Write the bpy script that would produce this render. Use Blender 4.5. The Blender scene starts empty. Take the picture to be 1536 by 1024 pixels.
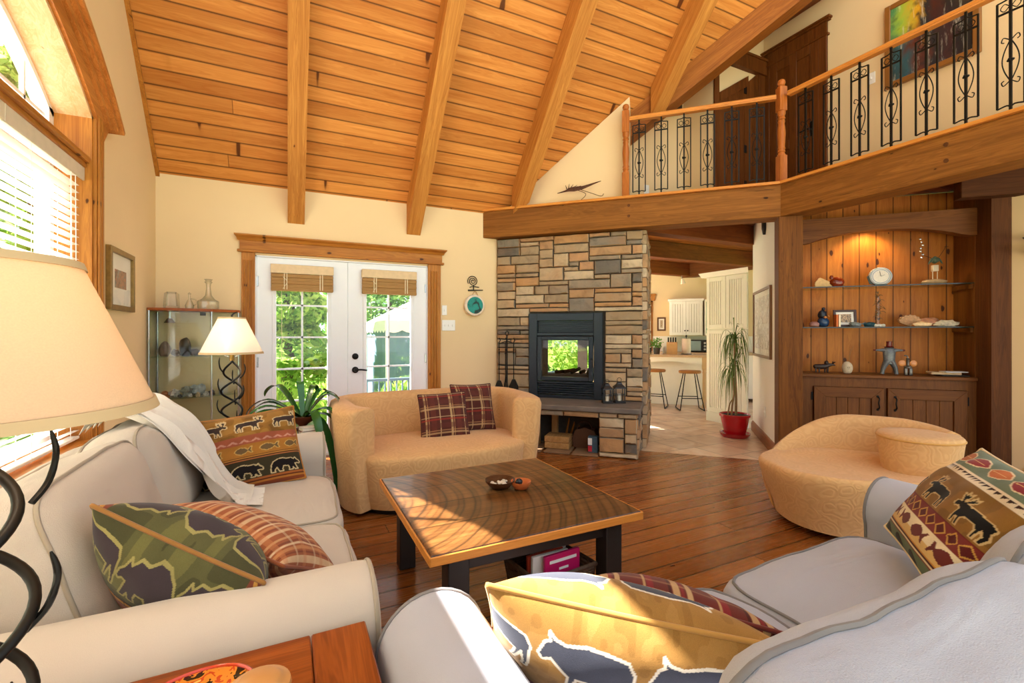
import bpy, bmesh, math, random
import numpy as np
from mathutils import Vector, Matrix, noise as mnoise
random.seed(7)
rng = np.random.default_rng(7)
scn = bpy.context.scene
COL = scn.collection
PI = math.pi

def lin(c):
    if isinstance(c, str):
        c = c.lstrip('#'); c = [int(c[i:i+2], 16)/255 for i in (0, 2, 4)]
    return tuple((x/12.92 if x <= .04045 else ((x+.055)/1.055)**2.4) for x in c[:3])
def lin4(c): return lin(c) + (1.0,)

# ------------------------------------------------------------------ materials
class NT:
    def __init__(s, name):
        s.m = bpy.data.materials.new(name); s.m.use_nodes = True
        s.t = s.m.node_tree; s.t.nodes.clear()
        s.out = s.t.nodes.new('ShaderNodeOutputMaterial')
    def n(s, typ, **kw):
        nd = s.t.nodes.new('ShaderNode'+typ)
        for k, v in kw.items(): setattr(nd, k, v)
        return nd
    def l(s, a, b): s.t.links.new(a, b)
    def setin(s, nd, key, v):
        if hasattr(v, 'is_linked') or isinstance(v, bpy.types.NodeSocket): s.l(v, nd.inputs[key])
        else: nd.inputs[key].default_value = v
    def math(s, op, a, b=None, c=None, clamp=False):
        nd = s.n('Math', operation=op); nd.use_clamp = clamp
        s.setin(nd, 0, a)
        if b is not None: s.setin(nd, 1, b)
        if c is not None: s.setin(nd, 2, c)
        return nd.outputs[0]
    def mix(s, fac, a, b, blend='MIX'):
        nd = s.n('Mix', data_type='RGBA', blend_type=blend)
        s.setin(nd, 0, fac); s.setin(nd, 6, a); s.setin(nd, 7, b)
        return nd.outputs[2]
    def ramp(s, fac, stops, interp='LINEAR'):
        nd = s.n('ValToRGB'); cr = nd.color_ramp; cr.interpolation = interp
        while len(cr.elements) < len(stops): cr.elements.new(.5)
        for e, (p, c) in zip(cr.elements, stops):
            e.position = p; e.color = c if len(c) == 4 else tuple(c)+(1,)
        s.setin(nd, 0, fac)
        return nd.outputs[0]
    def noise(s, vec, scale, detail=3, rough=.5, dist=0):
        nd = s.n('TexNoise'); s.setin(nd, 'Vector', vec)
        nd.inputs['Scale'].default_value = scale; nd.inputs['Detail'].default_value = detail
        nd.inputs['Roughness'].default_value = rough; nd.inputs['Distortion'].default_value = dist
        return nd.outputs[0]
    def coord(s, kind='Object', rot=(0, 0, 0), scale=(1, 1, 1), loc=(0, 0, 0)):
        tc = s.n('TexCoord'); mp = s.n('Mapping')
        s.l(tc.outputs[kind], mp.inputs[0])
        mp.inputs['Rotation'].default_value = rot; mp.inputs['Scale'].default_value = scale; mp.inputs['Location'].default_value = loc
        return mp.outputs[0]
    def bsdf(s, color, rough=.5, metal=0., spec=.5, bump=None, bstr=.3, bdist=.01, **kw):
        p = s.n('BsdfPrincipled')
        s.setin(p, 'Base Color', color if not isinstance(color, tuple) or len(color) == 4 else tuple(color)+(1,))
        s.setin(p, 'Roughness', rough); s.setin(p, 'Metallic', metal); s.setin(p, 'Specular IOR Level', spec)
        for k, v in kw.items(): s.setin(p, k.replace('_', ' '), v)
        if bump is not None:
            b = s.n('Bump'); b.inputs['Strength'].default_value = bstr; b.inputs['Distance'].default_value = bdist
            s.l(bump, b.inputs['Height']); s.l(b.outputs[0], p.inputs['Normal'])
        s.l(p.outputs[0], s.out.inputs[0])
        return p

def plain(name, c, rough=.5, metal=0, spec=.5, nz=0.06, nscale=8, bump=0, bscale=60, **kw):
    t = NT(name); v = t.coord()
    c = lin(c)
    f = t.noise(v, nscale, 4)
    col = t.ramp(f, [(.3, tuple(x*(1-nz) for x in c)), (.7, tuple(min(1, x*(1+nz)) for x in c))])
    bp = t.noise(v, bscale, 3) if bump else None
    t.bsdf(col, rough, metal, spec, bp, bump, .005, **kw)
    return t.m

def fabric(name, c, weave=900, rough=.95, var=.05, big=5, bump=.25, c2=None, motif=False, motif_scale=9, folds=0):
    t = NT(name); v = t.coord()
    c = lin(c)
    f = t.noise(v, big, 5, .6)
    w = t.noise(v, weave, 1)
    col = t.ramp(f, [(.25, tuple(x*(1-var) for x in c)), (.75, tuple(min(1, x*(1+var)) for x in c))])
    col = t.mix(t.math('MULTIPLY', w, .22), col, tuple(x*.72 for x in c)+(1,))
    bp = t.math('ADD', t.math('MULTIPLY', f, .6), t.math('MULTIPLY', w, .12))
    if folds:   # soft creases pulled across the cloth
        fv = t.coord(scale=(3., 9, 6)); fo = t.noise(fv, 1., 2, .4, 1.2)
        bp = t.math('ADD', bp, t.math('MULTIPLY', fo, folds))
    if motif:   # embossed swirling scroll pattern in a woven damask
        tc = t.coord()
        d = t.n('TexNoise'); d.inputs['Scale'].default_value = motif_scale*.7; t.l(tc, d.inputs['Vector'])
        mx = t.n('Mix', data_type='RGBA'); mx.inputs[0].default_value = .14
        t.l(tc, mx.inputs[6]); t.l(d.outputs['Color'], mx.inputs[7])
        vo = t.n('TexVoronoi', feature='F1'); vo.inputs['Scale'].default_value = motif_scale
        t.l(mx.outputs[2], vo.inputs['Vector'])
        rings = t.math('SINE', t.math('MULTIPLY', vo.outputs['Distance'], 30.))
        rr = t.math('MULTIPLY_ADD', rings, .5, .5)
        ln = t.math('SMOOTH_MIN', rr, .8, .2)
        col = t.mix(t.math('MULTIPLY', ln, .34), col, lin4(c2))
        bp = t.math('ADD', bp, t.math('MULTIPLY', ln, .35))
    t.bsdf(col, rough, 0, .25, bp, bump, .02 if folds else .006, Sheen_Weight=.15)
    return t.m

def wood(name, cA, cB, cK, rot=(0, 0, 0), grain=1., plank=None, length=2.4, axis='Y', rough=.5, var=.25, groove=.02,
         knots=.5, bstr=.25, spec=.22, gcol=None, seed=0, coat=0, checks=0, fine=1.):
    """grain runs along local X after rot; plank = board width across `axis`"""
    t = NT(name); v = t.coord('Object', rot, loc=(seed*3.1, seed*1.7, seed*.9))
    sx = t.n('SeparateXYZ'); t.l(v, sx.inputs[0])
    X, Y, Z = sx.outputs
    line = None; rnd = None
    if plank:
        A = {'Y': Y, 'Z': Z, 'X': X}[axis]
        q = t.math('DIVIDE', A, plank); iy = t.math('FLOOR', q); fy = t.math('FRACT', q)
        wn = t.n('TexWhiteNoise', noise_dimensions='1D'); t.l(iy, wn.inputs['W'])
        r1 = wn.outputs['Value']
        xx = t.math('DIVIDE', t.math('ADD', X, t.math('MULTIPLY', r1, 7.3)), length)
        ix = t.math('FLOOR', xx); fx = t.math('FRACT', xx)
        wn2 = t.n('TexWhiteNoise', noise_dimensions='2D')
        cb = t.n('CombineXYZ'); t.l(iy, cb.inputs[0]); t.l(ix, cb.inputs[1]); t.l(cb.outputs[0], wn2.inputs['Vector'])
        rnd = wn2.outputs['Value']
        e = t.math('MINIMUM', fy, t.math('SUBTRACT', 1., fy))
        e = t.math('MULTIPLY', e, plank)
        ex = t.math('MULTIPLY', t.math('MINIMUM', fx, t.math('SUBTRACT', 1., fx)), length)
        ee = t.math('MINIMUM', e, t.math('MULTIPLY', ex, 1.6))
        line = t.math('SUBTRACT', 1., t.math('DIVIDE', ee, groove, clamp=True), clamp=True)
    off = t.math('MULTIPLY', rnd, 37.) if rnd is not None else 0.
    def vec(a, b, c):
        cb = t.n('CombineXYZ')
        t.l(t.math('MULTIPLY_ADD', X, a, off), cb.inputs[0])
        t.l(t.math('MULTIPLY_ADD', Y, b, off), cb.inputs[1])
        t.l(t.math('MULTIPLY', Z, c), cb.inputs[2])
        return cb.outputs[0]
    g1 = t.noise(vec(.55*grain, 9*grain, 9*grain), 1.6, 4, .55, 1.2)
    rg = t.math('MULTIPLY_ADD', t.math('SINE', t.math('MULTIPLY', g1, 62.)), .5, .5)
    g2 = t.noise(vec(2.*grain, 80*grain, 80*grain), 1., 3, .6)
    f = t.math('ADD', t.math('ADD', t.math('MULTIPLY', g1, .62+.19*(1-fine)), t.math('MULTIPLY', rg, .13*(.4+.6*fine))), t.math('MULTIPLY_ADD', g2, .25*fine, .06*(1-fine)))
    a, b, k = lin(cA), lin(cB), lin(cK)
    col = t.ramp(f, [(.28, b), (.52, tuple((x+y)/2 for x, y in zip(a, b))), (.72, a)])
    if rnd is not None:
        br = t.math('MULTIPLY_ADD', rnd, 2*var, 1-var)
        cc = t.n('CombineColor'); t.l(br, cc.inputs[0]); t.l(t.math('POWER', br, 1.25), cc.inputs[1]); t.l(t.math('POWER', br, 1.5), cc.inputs[2])
        col = t.mix(1., col, cc.outputs[0], 'MULTIPLY')
    if knots:
        vo = t.n('TexVoronoi', feature='F1', voronoi_dimensions='2D')
        kb = t.n('CombineXYZ'); t.l(t.math('MULTIPLY_ADD', X, 2.6*grain, off), kb.inputs[0]); t.l(t.math('MULTIPLY_ADD', t.math('ADD', Y, Z), 5.5*grain, off), kb.inputs[1])
        t.l(kb.outputs[0], vo.inputs['Vector']); vo.inputs['Scale'].default_value = 1.25
        nn = t.n('TexWhiteNoise', noise_dimensions='3D'); t.l(vo.outputs['Position'], nn.inputs['Vector'])
        rad = t.math('MULTIPLY_ADD', nn.outputs['Value'], .22, -.21+.085*knots)
        wob = t.math('MULTIPLY', t.math('SUBTRACT', t.noise(kb.outputs[0], 9., 2), .5), .09)
        rad = t.math('ADD', rad, wob)
        kk = t.math('DIVIDE', t.math('SUBTRACT', rad, vo.outputs['Distance']), .03, clamp=True)
        halo = t.math('DIVIDE', t.math('SUBTRACT', t.math('MULTIPLY', rad, 2.4), vo.outputs['Distance']), .2, clamp=True)
        col = t.mix(t.math('MULTIPLY', halo, .45), col, tuple(y*.8 for y in b)+(1,))
        col = t.mix(t.math('MULTIPLY', kk, .9), col, k+(1,))
    h = g2
    if checks:
        ck = t.noise(vec(.5, 16, 16), 1.3, 2, .5, .6)
        cl = t.math('SUBTRACT', 1., t.math('DIVIDE', t.math('ABSOLUTE', t.math('SUBTRACT', ck, .5)), .006, clamp=True))
        msk = t.math('GREATER_THAN', t.noise(vec(.6, 2, 2), 1.2, 1), .60)
        cl = t.math('MULTIPLY', cl, msk)
        col = t.mix(t.math('MULTIPLY', cl, .8*checks), col, k+(1,))
        h = t.math('SUBTRACT', h, t.math('MULTIPLY', cl, 1.))
    if line is not None:
        col = t.mix(t.math('MULTIPLY', line, .93), col, (lin(gcol) if gcol else tuple(x*.35 for x in k))+(1,))
        h = t.math('SUBTRACT', h, t.math('MULTIPLY', line, 2.2))
    ro = t.math('MULTIPLY_ADD', g2, .2, rough-.1)
    t.bsdf(col, ro, 0, spec, h, bstr, .004, Coat_Weight=coat, Coat_Roughness=.12)
    return t.m

def thin_glass(name, tint=(1, 1, 1), refl=1.0, dens=0.):
    t = NT(name)
    tr = t.n('BsdfTransparent'); tr.inputs[0].default_value = tuple(tint)+(1,)
    gl = t.n('BsdfGlossy'); gl.inputs['Roughness'].default_value = .02
    lw = t.n('LayerWeight'); lw.inputs[0].default_value = .5
    fr = t.math('MULTIPLY_ADD', t.math('POWER', lw.outputs['Facing'], 5.), .9, .035)   # Schlick, the same from both sides
    mx = t.n('MixShader'); t.l(t.math('MULTIPLY', fr, refl*.6, clamp=True), mx.inputs[0])
    t.l(tr.outputs[0], mx.inputs[1]); t.l(gl.outputs[0], mx.inputs[2]); t.l(mx.outputs[0], t.out.inputs[0])
    return t.m

def clear_glass(name, tint=(1, 1, 1), edge=(.55, .6, .58)):
    """blown or cut glass: clear face-on, brighter and denser toward its edges"""
    t = NT(name)
    lw = t.n('LayerWeight'); lw.inputs[0].default_value = .5
    col = t.ramp(lw.outputs['Facing'], [(.0, tint), (1., edge)])
    tr = t.n('BsdfTransparent'); t.l(col, tr.inputs[0])
    gl = t.n('BsdfGlossy'); gl.inputs['Roughness'].default_value = .04
    mx = t.n('MixShader'); t.l(t.math('MULTIPLY_ADD', t.math('POWER', lw.outputs['Facing'], 3.), .8, .05, clamp=True), mx.inputs[0])
    t.l(tr.outputs[0], mx.inputs[1]); t.l(gl.outputs[0], mx.inputs[2]); t.l(mx.outputs[0], t.out.inputs[0])
    return t.m

def shade_mat(name, c, trans=.5):
    t = NT(name); v = t.coord()
    f = t.noise(v, 500, 2); c = lin(c)
    col = t.ramp(f, [(.3, tuple(x*.93 for x in c)), (.7, c)])
    d = t.n('BsdfDiffuse'); tl = t.n('BsdfTranslucent'); t.l(col, d.inputs[0]); t.l(col, tl.inputs[0])
    mx = t.n('MixShader'); mx.inputs[0].default_value = trans
    t.l(d.outputs[0], mx.inputs[1]); t.l(tl.outputs[0], mx.inputs[2]); t.l(mx.outputs[0], t.out.inputs[0])
    return t.m

def emit(name, c, s):
    t = NT(name); e = t.n('Emission'); e.inputs[0].default_value = lin4(c); e.inputs[1].default_value = s
    t.l(e.outputs[0], t.out.inputs[0]); return t.m

def stone_mat(name, stops, nz=.25):
    t = NT(name); v = t.coord()
    g = t.n('NewGeometry')
    col = t.ramp(g.outputs['Random Per Island'], stops, 'CONSTANT')
    cb = t.n('CombineXYZ'); t.l(g.outputs['Random Per Island'], cb.inputs[0])
    sc = t.n('VectorMath', operation='SCALE'); t.l(cb.outputs[0], sc.inputs[0]); sc.inputs['Scale'].default_value = 90
    ad = t.n('VectorMath', operation='ADD'); t.l(v, ad.inputs[0]); t.l(sc.outputs[0], ad.inputs[1])
    f = t.noise(ad.outputs[0], 7, 6, .62, .8)
    col = t.mix(1., col, t.ramp(f, [(.25, (1-nz*1.5,)*3), (.5, (1, 1, 1)), (.8, (1.15, 1.1, 1.0))]), 'MULTIPLY')
    rust = t.noise(ad.outputs[0], 3.2, 3)
    col = t.mix(t.math('MULTIPLY', t.math('SUBTRACT', rust, .52, clamp=True), 1.6), col, lin4('#a5713f'))
    t.bsdf(col, .85, 0, .25, t.noise(ad.outputs[0], 22, 6, .65), .55, .02)
    return t.m

def leaf_mat(name, c1, c2, trans=.35, rough=.5):
    t = NT(name)
    g = t.n('NewGeometry')
    col = t.ramp(g.outputs['Random Per Island'], [(0, lin(c1)), (1, lin(c2))])
    p = t.n('BsdfPrincipled'); t.l(col, p.inputs['Base Color']); p.inputs['Roughness'].default_value = rough
    tl = t.n('BsdfTranslucent'); t.l(col, tl.inputs[0])
    mx = t.n('MixShader'); mx.inputs[0].default_value = trans
    t.l(p.outputs[0], mx.inputs[1]); t.l(tl.outputs[0], mx.inputs[2]); t.l(mx.outputs[0], t.out.inputs[0])
    return t.m

def vcol_mat(name, rough=.95, bump=.3, weave=700):
    t = NT(name); v = t.coord()
    a = t.n('VertexColor', layer_name='Col')
    w = t.noise(v, weave, 1); f = t.noise(v, 14, 4)
    col = t.mix(t.math('MULTIPLY', w, .5), a.outputs[0], (.30, .26, .2, 1), 'MULTIPLY')
    col = t.mix(1., col, t.ramp(f, [(.3, (.9, .9, .9)), (.7, (1.08, 1.08, 1.08))]), 'MULTIPLY')
    t.bsdf(col, rough, 0, .2, t.math('ADD', t.math('MULTIPLY', f, .5), t.math('MULTIPLY', w, .2)), bump, .005, Sheen_Weight=.1)
    return t.m

# ------------------------------------------------------------------ mesh builder
class MB:
    def __init__(s): s.bm = bmesh.new(); s.mi = 0
    def _f(s, vs):
        try:
            f = s.bm.faces.new(vs); f.material_index = s.mi; return f
        except ValueError: return None
    def verts(s, pts): return [s.bm.verts.new(p) for p in pts]
    def face(s, pts): return s._f(s.verts(pts))
    def hexa(s, p, bevel=0, seg=1):
        """p: 8 points, bottom 0-3 ccw then top 4-7"""
        v = s.verts(p); fs = []
        for q in ((3, 2, 1, 0), (4, 5, 6, 7), (0, 1, 5, 4), (1, 2, 6, 5), (2, 3, 7, 6), (3, 0, 4, 7)):
            fs.append(s._f([v[i] for i in q]))
        if bevel:
            es = list({e for f in fs if f for e in f.edges})
            r = bmesh.ops.bevel(s.bm, geom=es, offset=bevel, segments=seg, affect='EDGES', profile=.5)
            for f in r['faces']: f.material_index = s.mi
        return v
    def box(s, x0, x1, y0, y1, z0, z1, bevel=0, seg=1):
        s.hexa([(x0, y0, z0), (x1, y0, z0), (x1, y1, z0), (x0, y1, z0), (x0, y0, z1), (x1, y0, z1), (x1, y1, z1), (x0, y1, z1)], bevel, seg); return s
    def cbox(s, c, d, bevel=0, M=None, seg=1):
        hx, hy, hz = d[0]/2, d[1]/2, d[2]/2
        p = [Vector(q) for q in ((-hx, -hy, -hz), (hx, -hy, -hz), (hx, hy, -hz), (-hx, hy, -hz), (-hx, -hy, hz), (hx, -hy, hz), (hx, hy, hz), (-hx, hy, hz))]
        if M is not None: p = [M @ q for q in p]
        s.hexa([q+Vector(c) for q in p], bevel, seg); return s
    def prism(s, poly, f0, f1, bevel=0):
        """poly: 2-D points; f0/f1: functions (a,b)->3-D for both ends"""
        a = s.verts([f0(*p) for p in poly]); b = s.verts([f1(*p) for p in poly]); n = len(poly)
        fs = [s._f(a[::-1]), s._f(b)]
        for i in range(n): fs.append(s._f([a[i], a[(i+1) % n], b[(i+1) % n], b[i]]))
        if bevel:
            es = list({e for f in fs[:2] if f for e in f.edges})
            r = bmesh.ops.bevel(s.bm, geom=es, offset=bevel, segments=2, affect='EDGES', profile=.5)
            for f in r['faces']: f.material_index = s.mi
        return s
    def ext_z(s, poly, z0, z1, bevel=0): return s.prism(poly, lambda a, b: (a, b, z0), lambda a, b: (a, b, z1), bevel)
    def ext_x(s, poly, x0, x1, bevel=0): return s.prism(poly, lambda a, b: (x0, a, b), lambda a, b: (x1, a, b), bevel)
    def ext_y(s, poly, y0, y1, bevel=0): return s.prism(poly, lambda a, b: (a, y0, b), lambda a, b: (a, y1, b), bevel)
    def rings(s, rs, close=True, cap=True, loop=False):
        """loft a list of equally long closed rings"""
        vv = [s.verts(r) for r in rs]; n = len(rs[0]); m = len(vv)
        for i in range(m if loop else m-1):
            a, b = vv[i], vv[(i+1) % m]
            for j in range(n if close else n-1):
                k = (j+1) % n
                s._f([a[j], a[k], b[k], b[j]])
        if cap and not loop:
            s._f(vv[0][::-1]); s._f(vv[-1])
        return s
    def tube(s, pts, r, seg=8, closed=False, cap=True, flat=None):
        pts = [Vector(p) for p in pts]; n = len(pts)
        rr = r if hasattr(r, '__len__') else [r]*n
        rs = []; up = None
        for i in range(n):
            if closed: d = pts[(i+1) % n]-pts[i-1]
            else: d = pts[min(i+1, n-1)]-pts[max(i-1, 0)]
            if d.length < 1e-9: d = Vector((0, 0, 1))
            d.normalize()
            if up is None:
                up = Vector((0, 0, 1)) if abs(d.z) < .9 else Vector((1, 0, 0))
            a = (up - d*up.dot(d))
            if a.length < 1e-6: a = Vector((1, 0, 0))-d*d.x
            a.normalize(); b = d.cross(a); up = a
            rs.append([pts[i]+(a*math.cos(t)*(flat or 1)+b*math.sin(t))*rr[i] for t in [2*PI*j/seg for j in range(seg)]])
        s.rings(rs, loop=closed, cap=cap); return s
    def bar(s, a, b, w, h=None, bevel=0):
        """square bar from a to b"""
        a = Vector(a); b = Vector(b); d = b-a; L = d.length
        q = d.to_track_quat('X', 'Z').to_matrix()
        s.cbox((a+b)/2, (L, w, h or w), bevel, q); return s
    def lathe(s, prof, c=(0, 0, 0), seg=24, sx=1, sy=1, M=None, cap=True):
        rs = []
        for r, z in prof:
            ring = [Vector((math.cos(2*PI*j/seg)*max(r, 1e-4)*sx, math.sin(2*PI*j/seg)*max(r, 1e-4)*sy, z)) for j in range(seg)]
            if M is not None: ring = [M @ p for p in ring]
            rs.append([p+Vector(c) for p in ring])
        s.rings(rs, cap=cap); return s
    def ball(s, c, r, seg=12, sx=1, sy=1, sz=1, M=None):
        n = max(5, seg//2)
        return s.lathe([(r*math.sin(PI*i/n), -r*sz*math.cos(PI*i/n)) for i in range(n+1)], c, seg, sx, sy, M)
    def cyl(s, a, b, r, seg=16): return s.tube([a, b], r, seg)
    def grid(s, P):
        """P[i][j] -> faces"""
        vv = [s.verts(r) for r in P]
        for i in range(len(P)-1):
            for j in range(len(P[0])-1):
                s._f([vv[i][j], vv[i+1][j], vv[i+1][j+1], vv[i][j+1]])
        return s
    def build(s, name, mat, parent=None, smooth=None, M=None, fix=True):
        if fix: bmesh.ops.recalc_face_normals(s.bm, faces=s.bm.faces)
        me = bpy.data.meshes.new(name); s.bm.to_mesh(me); s.bm.free()
        for m in (mat if isinstance(mat, (list, tuple)) else [mat]): me.materials.append(m)
        if smooth is not None:
            me.polygons.foreach_set('use_smooth', [True]*len(me.polygons)); me.set_sharp_from_angle(angle=math.radians(smooth))
        o = bpy.data.objects.new(name, me); COL.objects.link(o)
        if M is not None: o.matrix_world = M
        if parent is not None: o.parent = parent
        return o

def tag(o, label=None, cat=None, group=None, kind=None):
    if label: o['label'] = label
    if cat: o['category'] = cat
    if group: o['group'] = group
    if kind: o['kind'] = kind
    return o
def thing(name, label, cat, loc=(0, 0, 0), rz=0, group=None, kind=None):
    o = bpy.data.objects.new(name, None); COL.objects.link(o)
    o.location = loc; o.rotation_euler = (0, 0, rz); o.empty_display_size = .1
    return tag(o, label, cat, group, kind)
def struct(o): o['kind'] = 'structure'; return o
def at(o, loc, rz=0): o.location = loc; o.rotation_euler = (0, 0, rz); return o
def copy_tree(o, loc, rz=None, label=None, parent=None):
    c = o.copy(); COL.objects.link(c)
    if parent is None:
        c.location = loc
        if rz is not None: c.rotation_euler = (0, 0, rz)
        if label: c['label'] = label
    else: c.parent = parent
    for ch in list(o.children): copy_tree(ch, None, None, None, c)
    return c
R45 = -PI/4
def arc(c, r, a0, a1, n): return [(c[0]+r*math.cos(a0+(a1-a0)*i/n), c[1]+r*math.sin(a0+(a1-a0)*i/n)) for i in range(n+1)]
def smooth(pts, n=6):
    """Catmull-Rom through points"""
    P = [Vector(p) for p in pts]; out = []
    for i in range(len(P)-1):
        p0, p1, p2, p3 = P[max(i-1, 0)], P[i], P[i+1], P[min(i+2, len(P)-1)]
        for k in range(n):
            t = k/n
            out.append(.5*((2*p1)+(p2-p0)*t+(2*p0-5*p1+4*p2-p3)*t*t+(3*p1-p0-3*p2+p3)*t**3))
    out.append(P[-1]); return out

# ------------------------------------------------------------------ palette
M = {}
M['wall'] = plain('cream_paint', '#e8cda0', .85, nz=.02, nscale=2, bump=.04, bscale=90, spec=.2)
M['wall_white'] = plain('white_paint', '#efe9df', .85, nz=.015, nscale=2, spec=.2)
M['white'] = plain('white_gloss_paint', '#eef0f4', .35, nz=.01, spec=.4)
M['cabwhite'] = plain('antique_white_paint', '#f6f1e6', .5, nz=.02, spec=.3)
M['plastic'] = plain('white_plastic', '#efeeea', .35, nz=.005)
M['floor'] = wood('pine_floor', '#985a26', '#7c4519', '#2c1205', plank=.135, length=3.2, rough=.27, var=.22, groove=.009, knots=.75, bstr=.12, spec=.4, coat=.2, fine=.0)
M['ceil'] = wood('ceiling_boards', '#dc994f', '#b56b29', '#4a200a', plank=.083, length=16., axis='Y', rough=.5, var=.13, groove=.007, knots=1.15, bstr=.2, fine=.5, gcol='#3a1a08')
M['trim'] = wood('pine_trim', '#c9873a', '#96581d', '#3b1b08', rough=.4, knots=1.0, bstr=.15)
M['trim_y'] = wood('pine_trim_along', '#c9873a', '#96581d', '#3b1b08', rot=(0, 0, PI/2), rough=.4, knots=1.0, bstr=.15)
M['trim_z'] = wood('pine_trim_upright', '#c9873a', '#96581d', '#3b1b08', rot=(0, PI/2, 0), rough=.4, knots=1.0, bstr=.15)
M['rafter'] = wood('rafter_timber', '#d19247', '#a26224', '#54290e', rot=(math.atan(1.12), 0, PI/2), rough=.6, knots=.4, bstr=.3, checks=.5)
M['beam'] = wood('hewn_beam', '#9e662a', '#6d4014', '#260f04', rough=.7, knots=.75, bstr=.4, checks=.8, grain=.9)
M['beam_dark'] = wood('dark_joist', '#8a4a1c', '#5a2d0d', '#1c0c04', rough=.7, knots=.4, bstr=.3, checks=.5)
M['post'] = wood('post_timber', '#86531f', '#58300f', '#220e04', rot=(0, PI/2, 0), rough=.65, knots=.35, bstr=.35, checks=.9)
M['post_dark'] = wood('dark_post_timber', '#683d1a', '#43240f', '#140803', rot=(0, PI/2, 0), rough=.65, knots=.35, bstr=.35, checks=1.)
M['hutch'] = wood('hutch_pine', '#7f4d20', '#573010', '#220e04', rough=.5, knots=.6, bstr=.2)
M['hutch_z'] = wood('hutch_pine_upright', '#7f4d20', '#573010', '#220e04', rot=(0, PI/2, 0), rough=.5, knots=.6, bstr=.2)
M['hutch_back'] = wood('knotty_back_boards', '#c47c30', '#97551b', '#3c1a08', rot=(0, PI/2, 0), plank=.145, axis='Z', length=9., rough=.45, var=.13, groove=.008, knots=1.4, bstr=.2, fine=.5)
M['darkdoor'] = wood('dark_pine_door', '#7a451c', '#4c2509', '#1a0a03', rot=(0, PI/2, 0), rough=.4, knots=.4, bstr=.2)
M['rail'] = wood('handrail_pine', '#e09846', '#c0742e', '#6b3510', rough=.35, knots=0, bstr=.1)
M['newel'] = wood('newel_pine', '#c47535', '#94501d', '#4b240c', rot=(0, PI/2, 0), rough=.3, knots=0, bstr=.1)
M['iron'] = plain('wrought_iron', '#171512', .5, .6, .5, nz=.1)
M['black'] = plain('black_enamel', '#1b1b1d', .38, .1, .5, nz=.06)
M['steel_black'] = plain('black_stove_steel', '#2a333d', .38, .5, .5, nz=.05)
M['tablebase'] = plain('black_painted_table_base', '#24201e', .42, 0, .5, nz=.08)
M['sofa'] = fabric('oatmeal_canvas', '#c0b4a3', 500, var=.03, bump=.5, folds=1.1)
M['sofa_arm'] = fabric('oatmeal_canvas_taut', '#c0b4a3', 500, var=.03, bump=.3)
M['sofa_b_arm'] = fabric('daylit_canvas_taut', '#adaeb7', 500, var=.03, bump=.3)  # same canvas as the other sofa, cool daylight put into the colour
M['sofa_b'] = fabric('daylit_canvas', '#adaeb7', 500, var=.03, bump=.5, folds=1.1)
M['gold'] = fabric('gold_damask', '#d9ab74', 700, var=.04, bump=.6, c2='#bc8b54', motif=True, motif_scale=10)
M['throw'] = fabric('ivory_knit', '#d9d0c2', 260, var=.03, bump=.5)
M['glass'] = thin_glass('window_glass')
M['shelfglass'] = thin_glass('shelf_glass', (.86, .95, .92), 1.3)
M['cabglass'] = thin_glass('cabinet_glass', (.93, .95, .93), 1.2)
M['crystal'] = clear_glass('clear_crystal')
M['glassedge'] = plain('green_glass_edge', '#27332c', .15, 0, .6)
M['chrome'] = plain('brushed_chrome', '#b9bcbe', .25, .9)
M['leafpot'] = plain('terracotta', '#9a5a3a', .6)
# ================================================================== SHELL
H0 = 1.265
KR = 1.12
def roof(y): return 2.72+KR*(5.16-y)
XL = -1.075
def tile_mat():
    t = NT('travertine_tile'); v = t.coord(loc=(.13, .07, 0))
    sx = t.n('SeparateXYZ'); t.l(v, sx.inputs[0]); X, Y, Z = sx.outputs
    iy = t.math('FLOOR', t.math('DIVIDE', Y, .42)); fy = t.math('FRACT', t.math('DIVIDE', Y, .42))
    xo = t.math('ADD', X, t.math('MULTIPLY', t.math('MODULO', iy, 2.), .21))
    ix = t.math('FLOOR', t.math('DIVIDE', xo, .42)); fx = t.math('FRACT', t.math('DIVIDE', xo, .42))
    wn = t.n('TexWhiteNoise', noise_dimensions='2D'); cb = t.n('CombineXYZ'); t.l(ix, cb.inputs[0]); t.l(iy, cb.inputs[1]); t.l(cb.outputs[0], wn.inputs['Vector'])
    e = t.math('MINIMUM', t.math('MINIMUM', fx, t.math('SUBTRACT', 1., fx)), t.math('MINIMUM', fy, t.math('SUBTRACT', 1., fy)))
    ln = t.math('SUBTRACT', 1., t.math('DIVIDE', e, .022, clamp=True), clamp=True)
    f = t.noise(v, 3.5, 6, .6, 1.)
    col = t.ramp(f, [(.25, lin('#b98f6c')), (.5, lin('#d8b896')), (.75, lin('#e8d4bb'))])
    br = t.math('MULTIPLY_ADD', wn.outputs['Value'], .26, .84)
    cc = t.n('CombineColor'); [t.l(br, cc.inputs[i]) for i in range(3)]
    col = t.mix(1., col, cc.outputs[0], 'MULTIPLY')
    col = t.mix(ln, col, lin4('#7a5a42'))
    t.bsdf(col, .3, 0, .5, t.math('SUBTRACT', f, ln), .12, .004)
    return t.m
M['tile'] = tile_mat()

b = MB(); b.ext_z([(-1.325, -1.9), (5.62, -1.9), (5.62, 1.667), (6.1, 2.0), (5.0, 3.2), (4.70, 2.95), (4.40, 2.887), (2.127, 5.16), (-1.325, 5.16)], -.06, 0)
struct(b.build('floor', M['floor']))
b = MB(); b.ext_z([(2.127, 5.16), (5.62, 1.667), (6.4, 1.667), (10.2, 4.4), (10.2, 9), (6, 9.5), (2.127, 6.6)], -.06, -.001)
struct(b.build('floor_kitchen', M['tile']))

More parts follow.
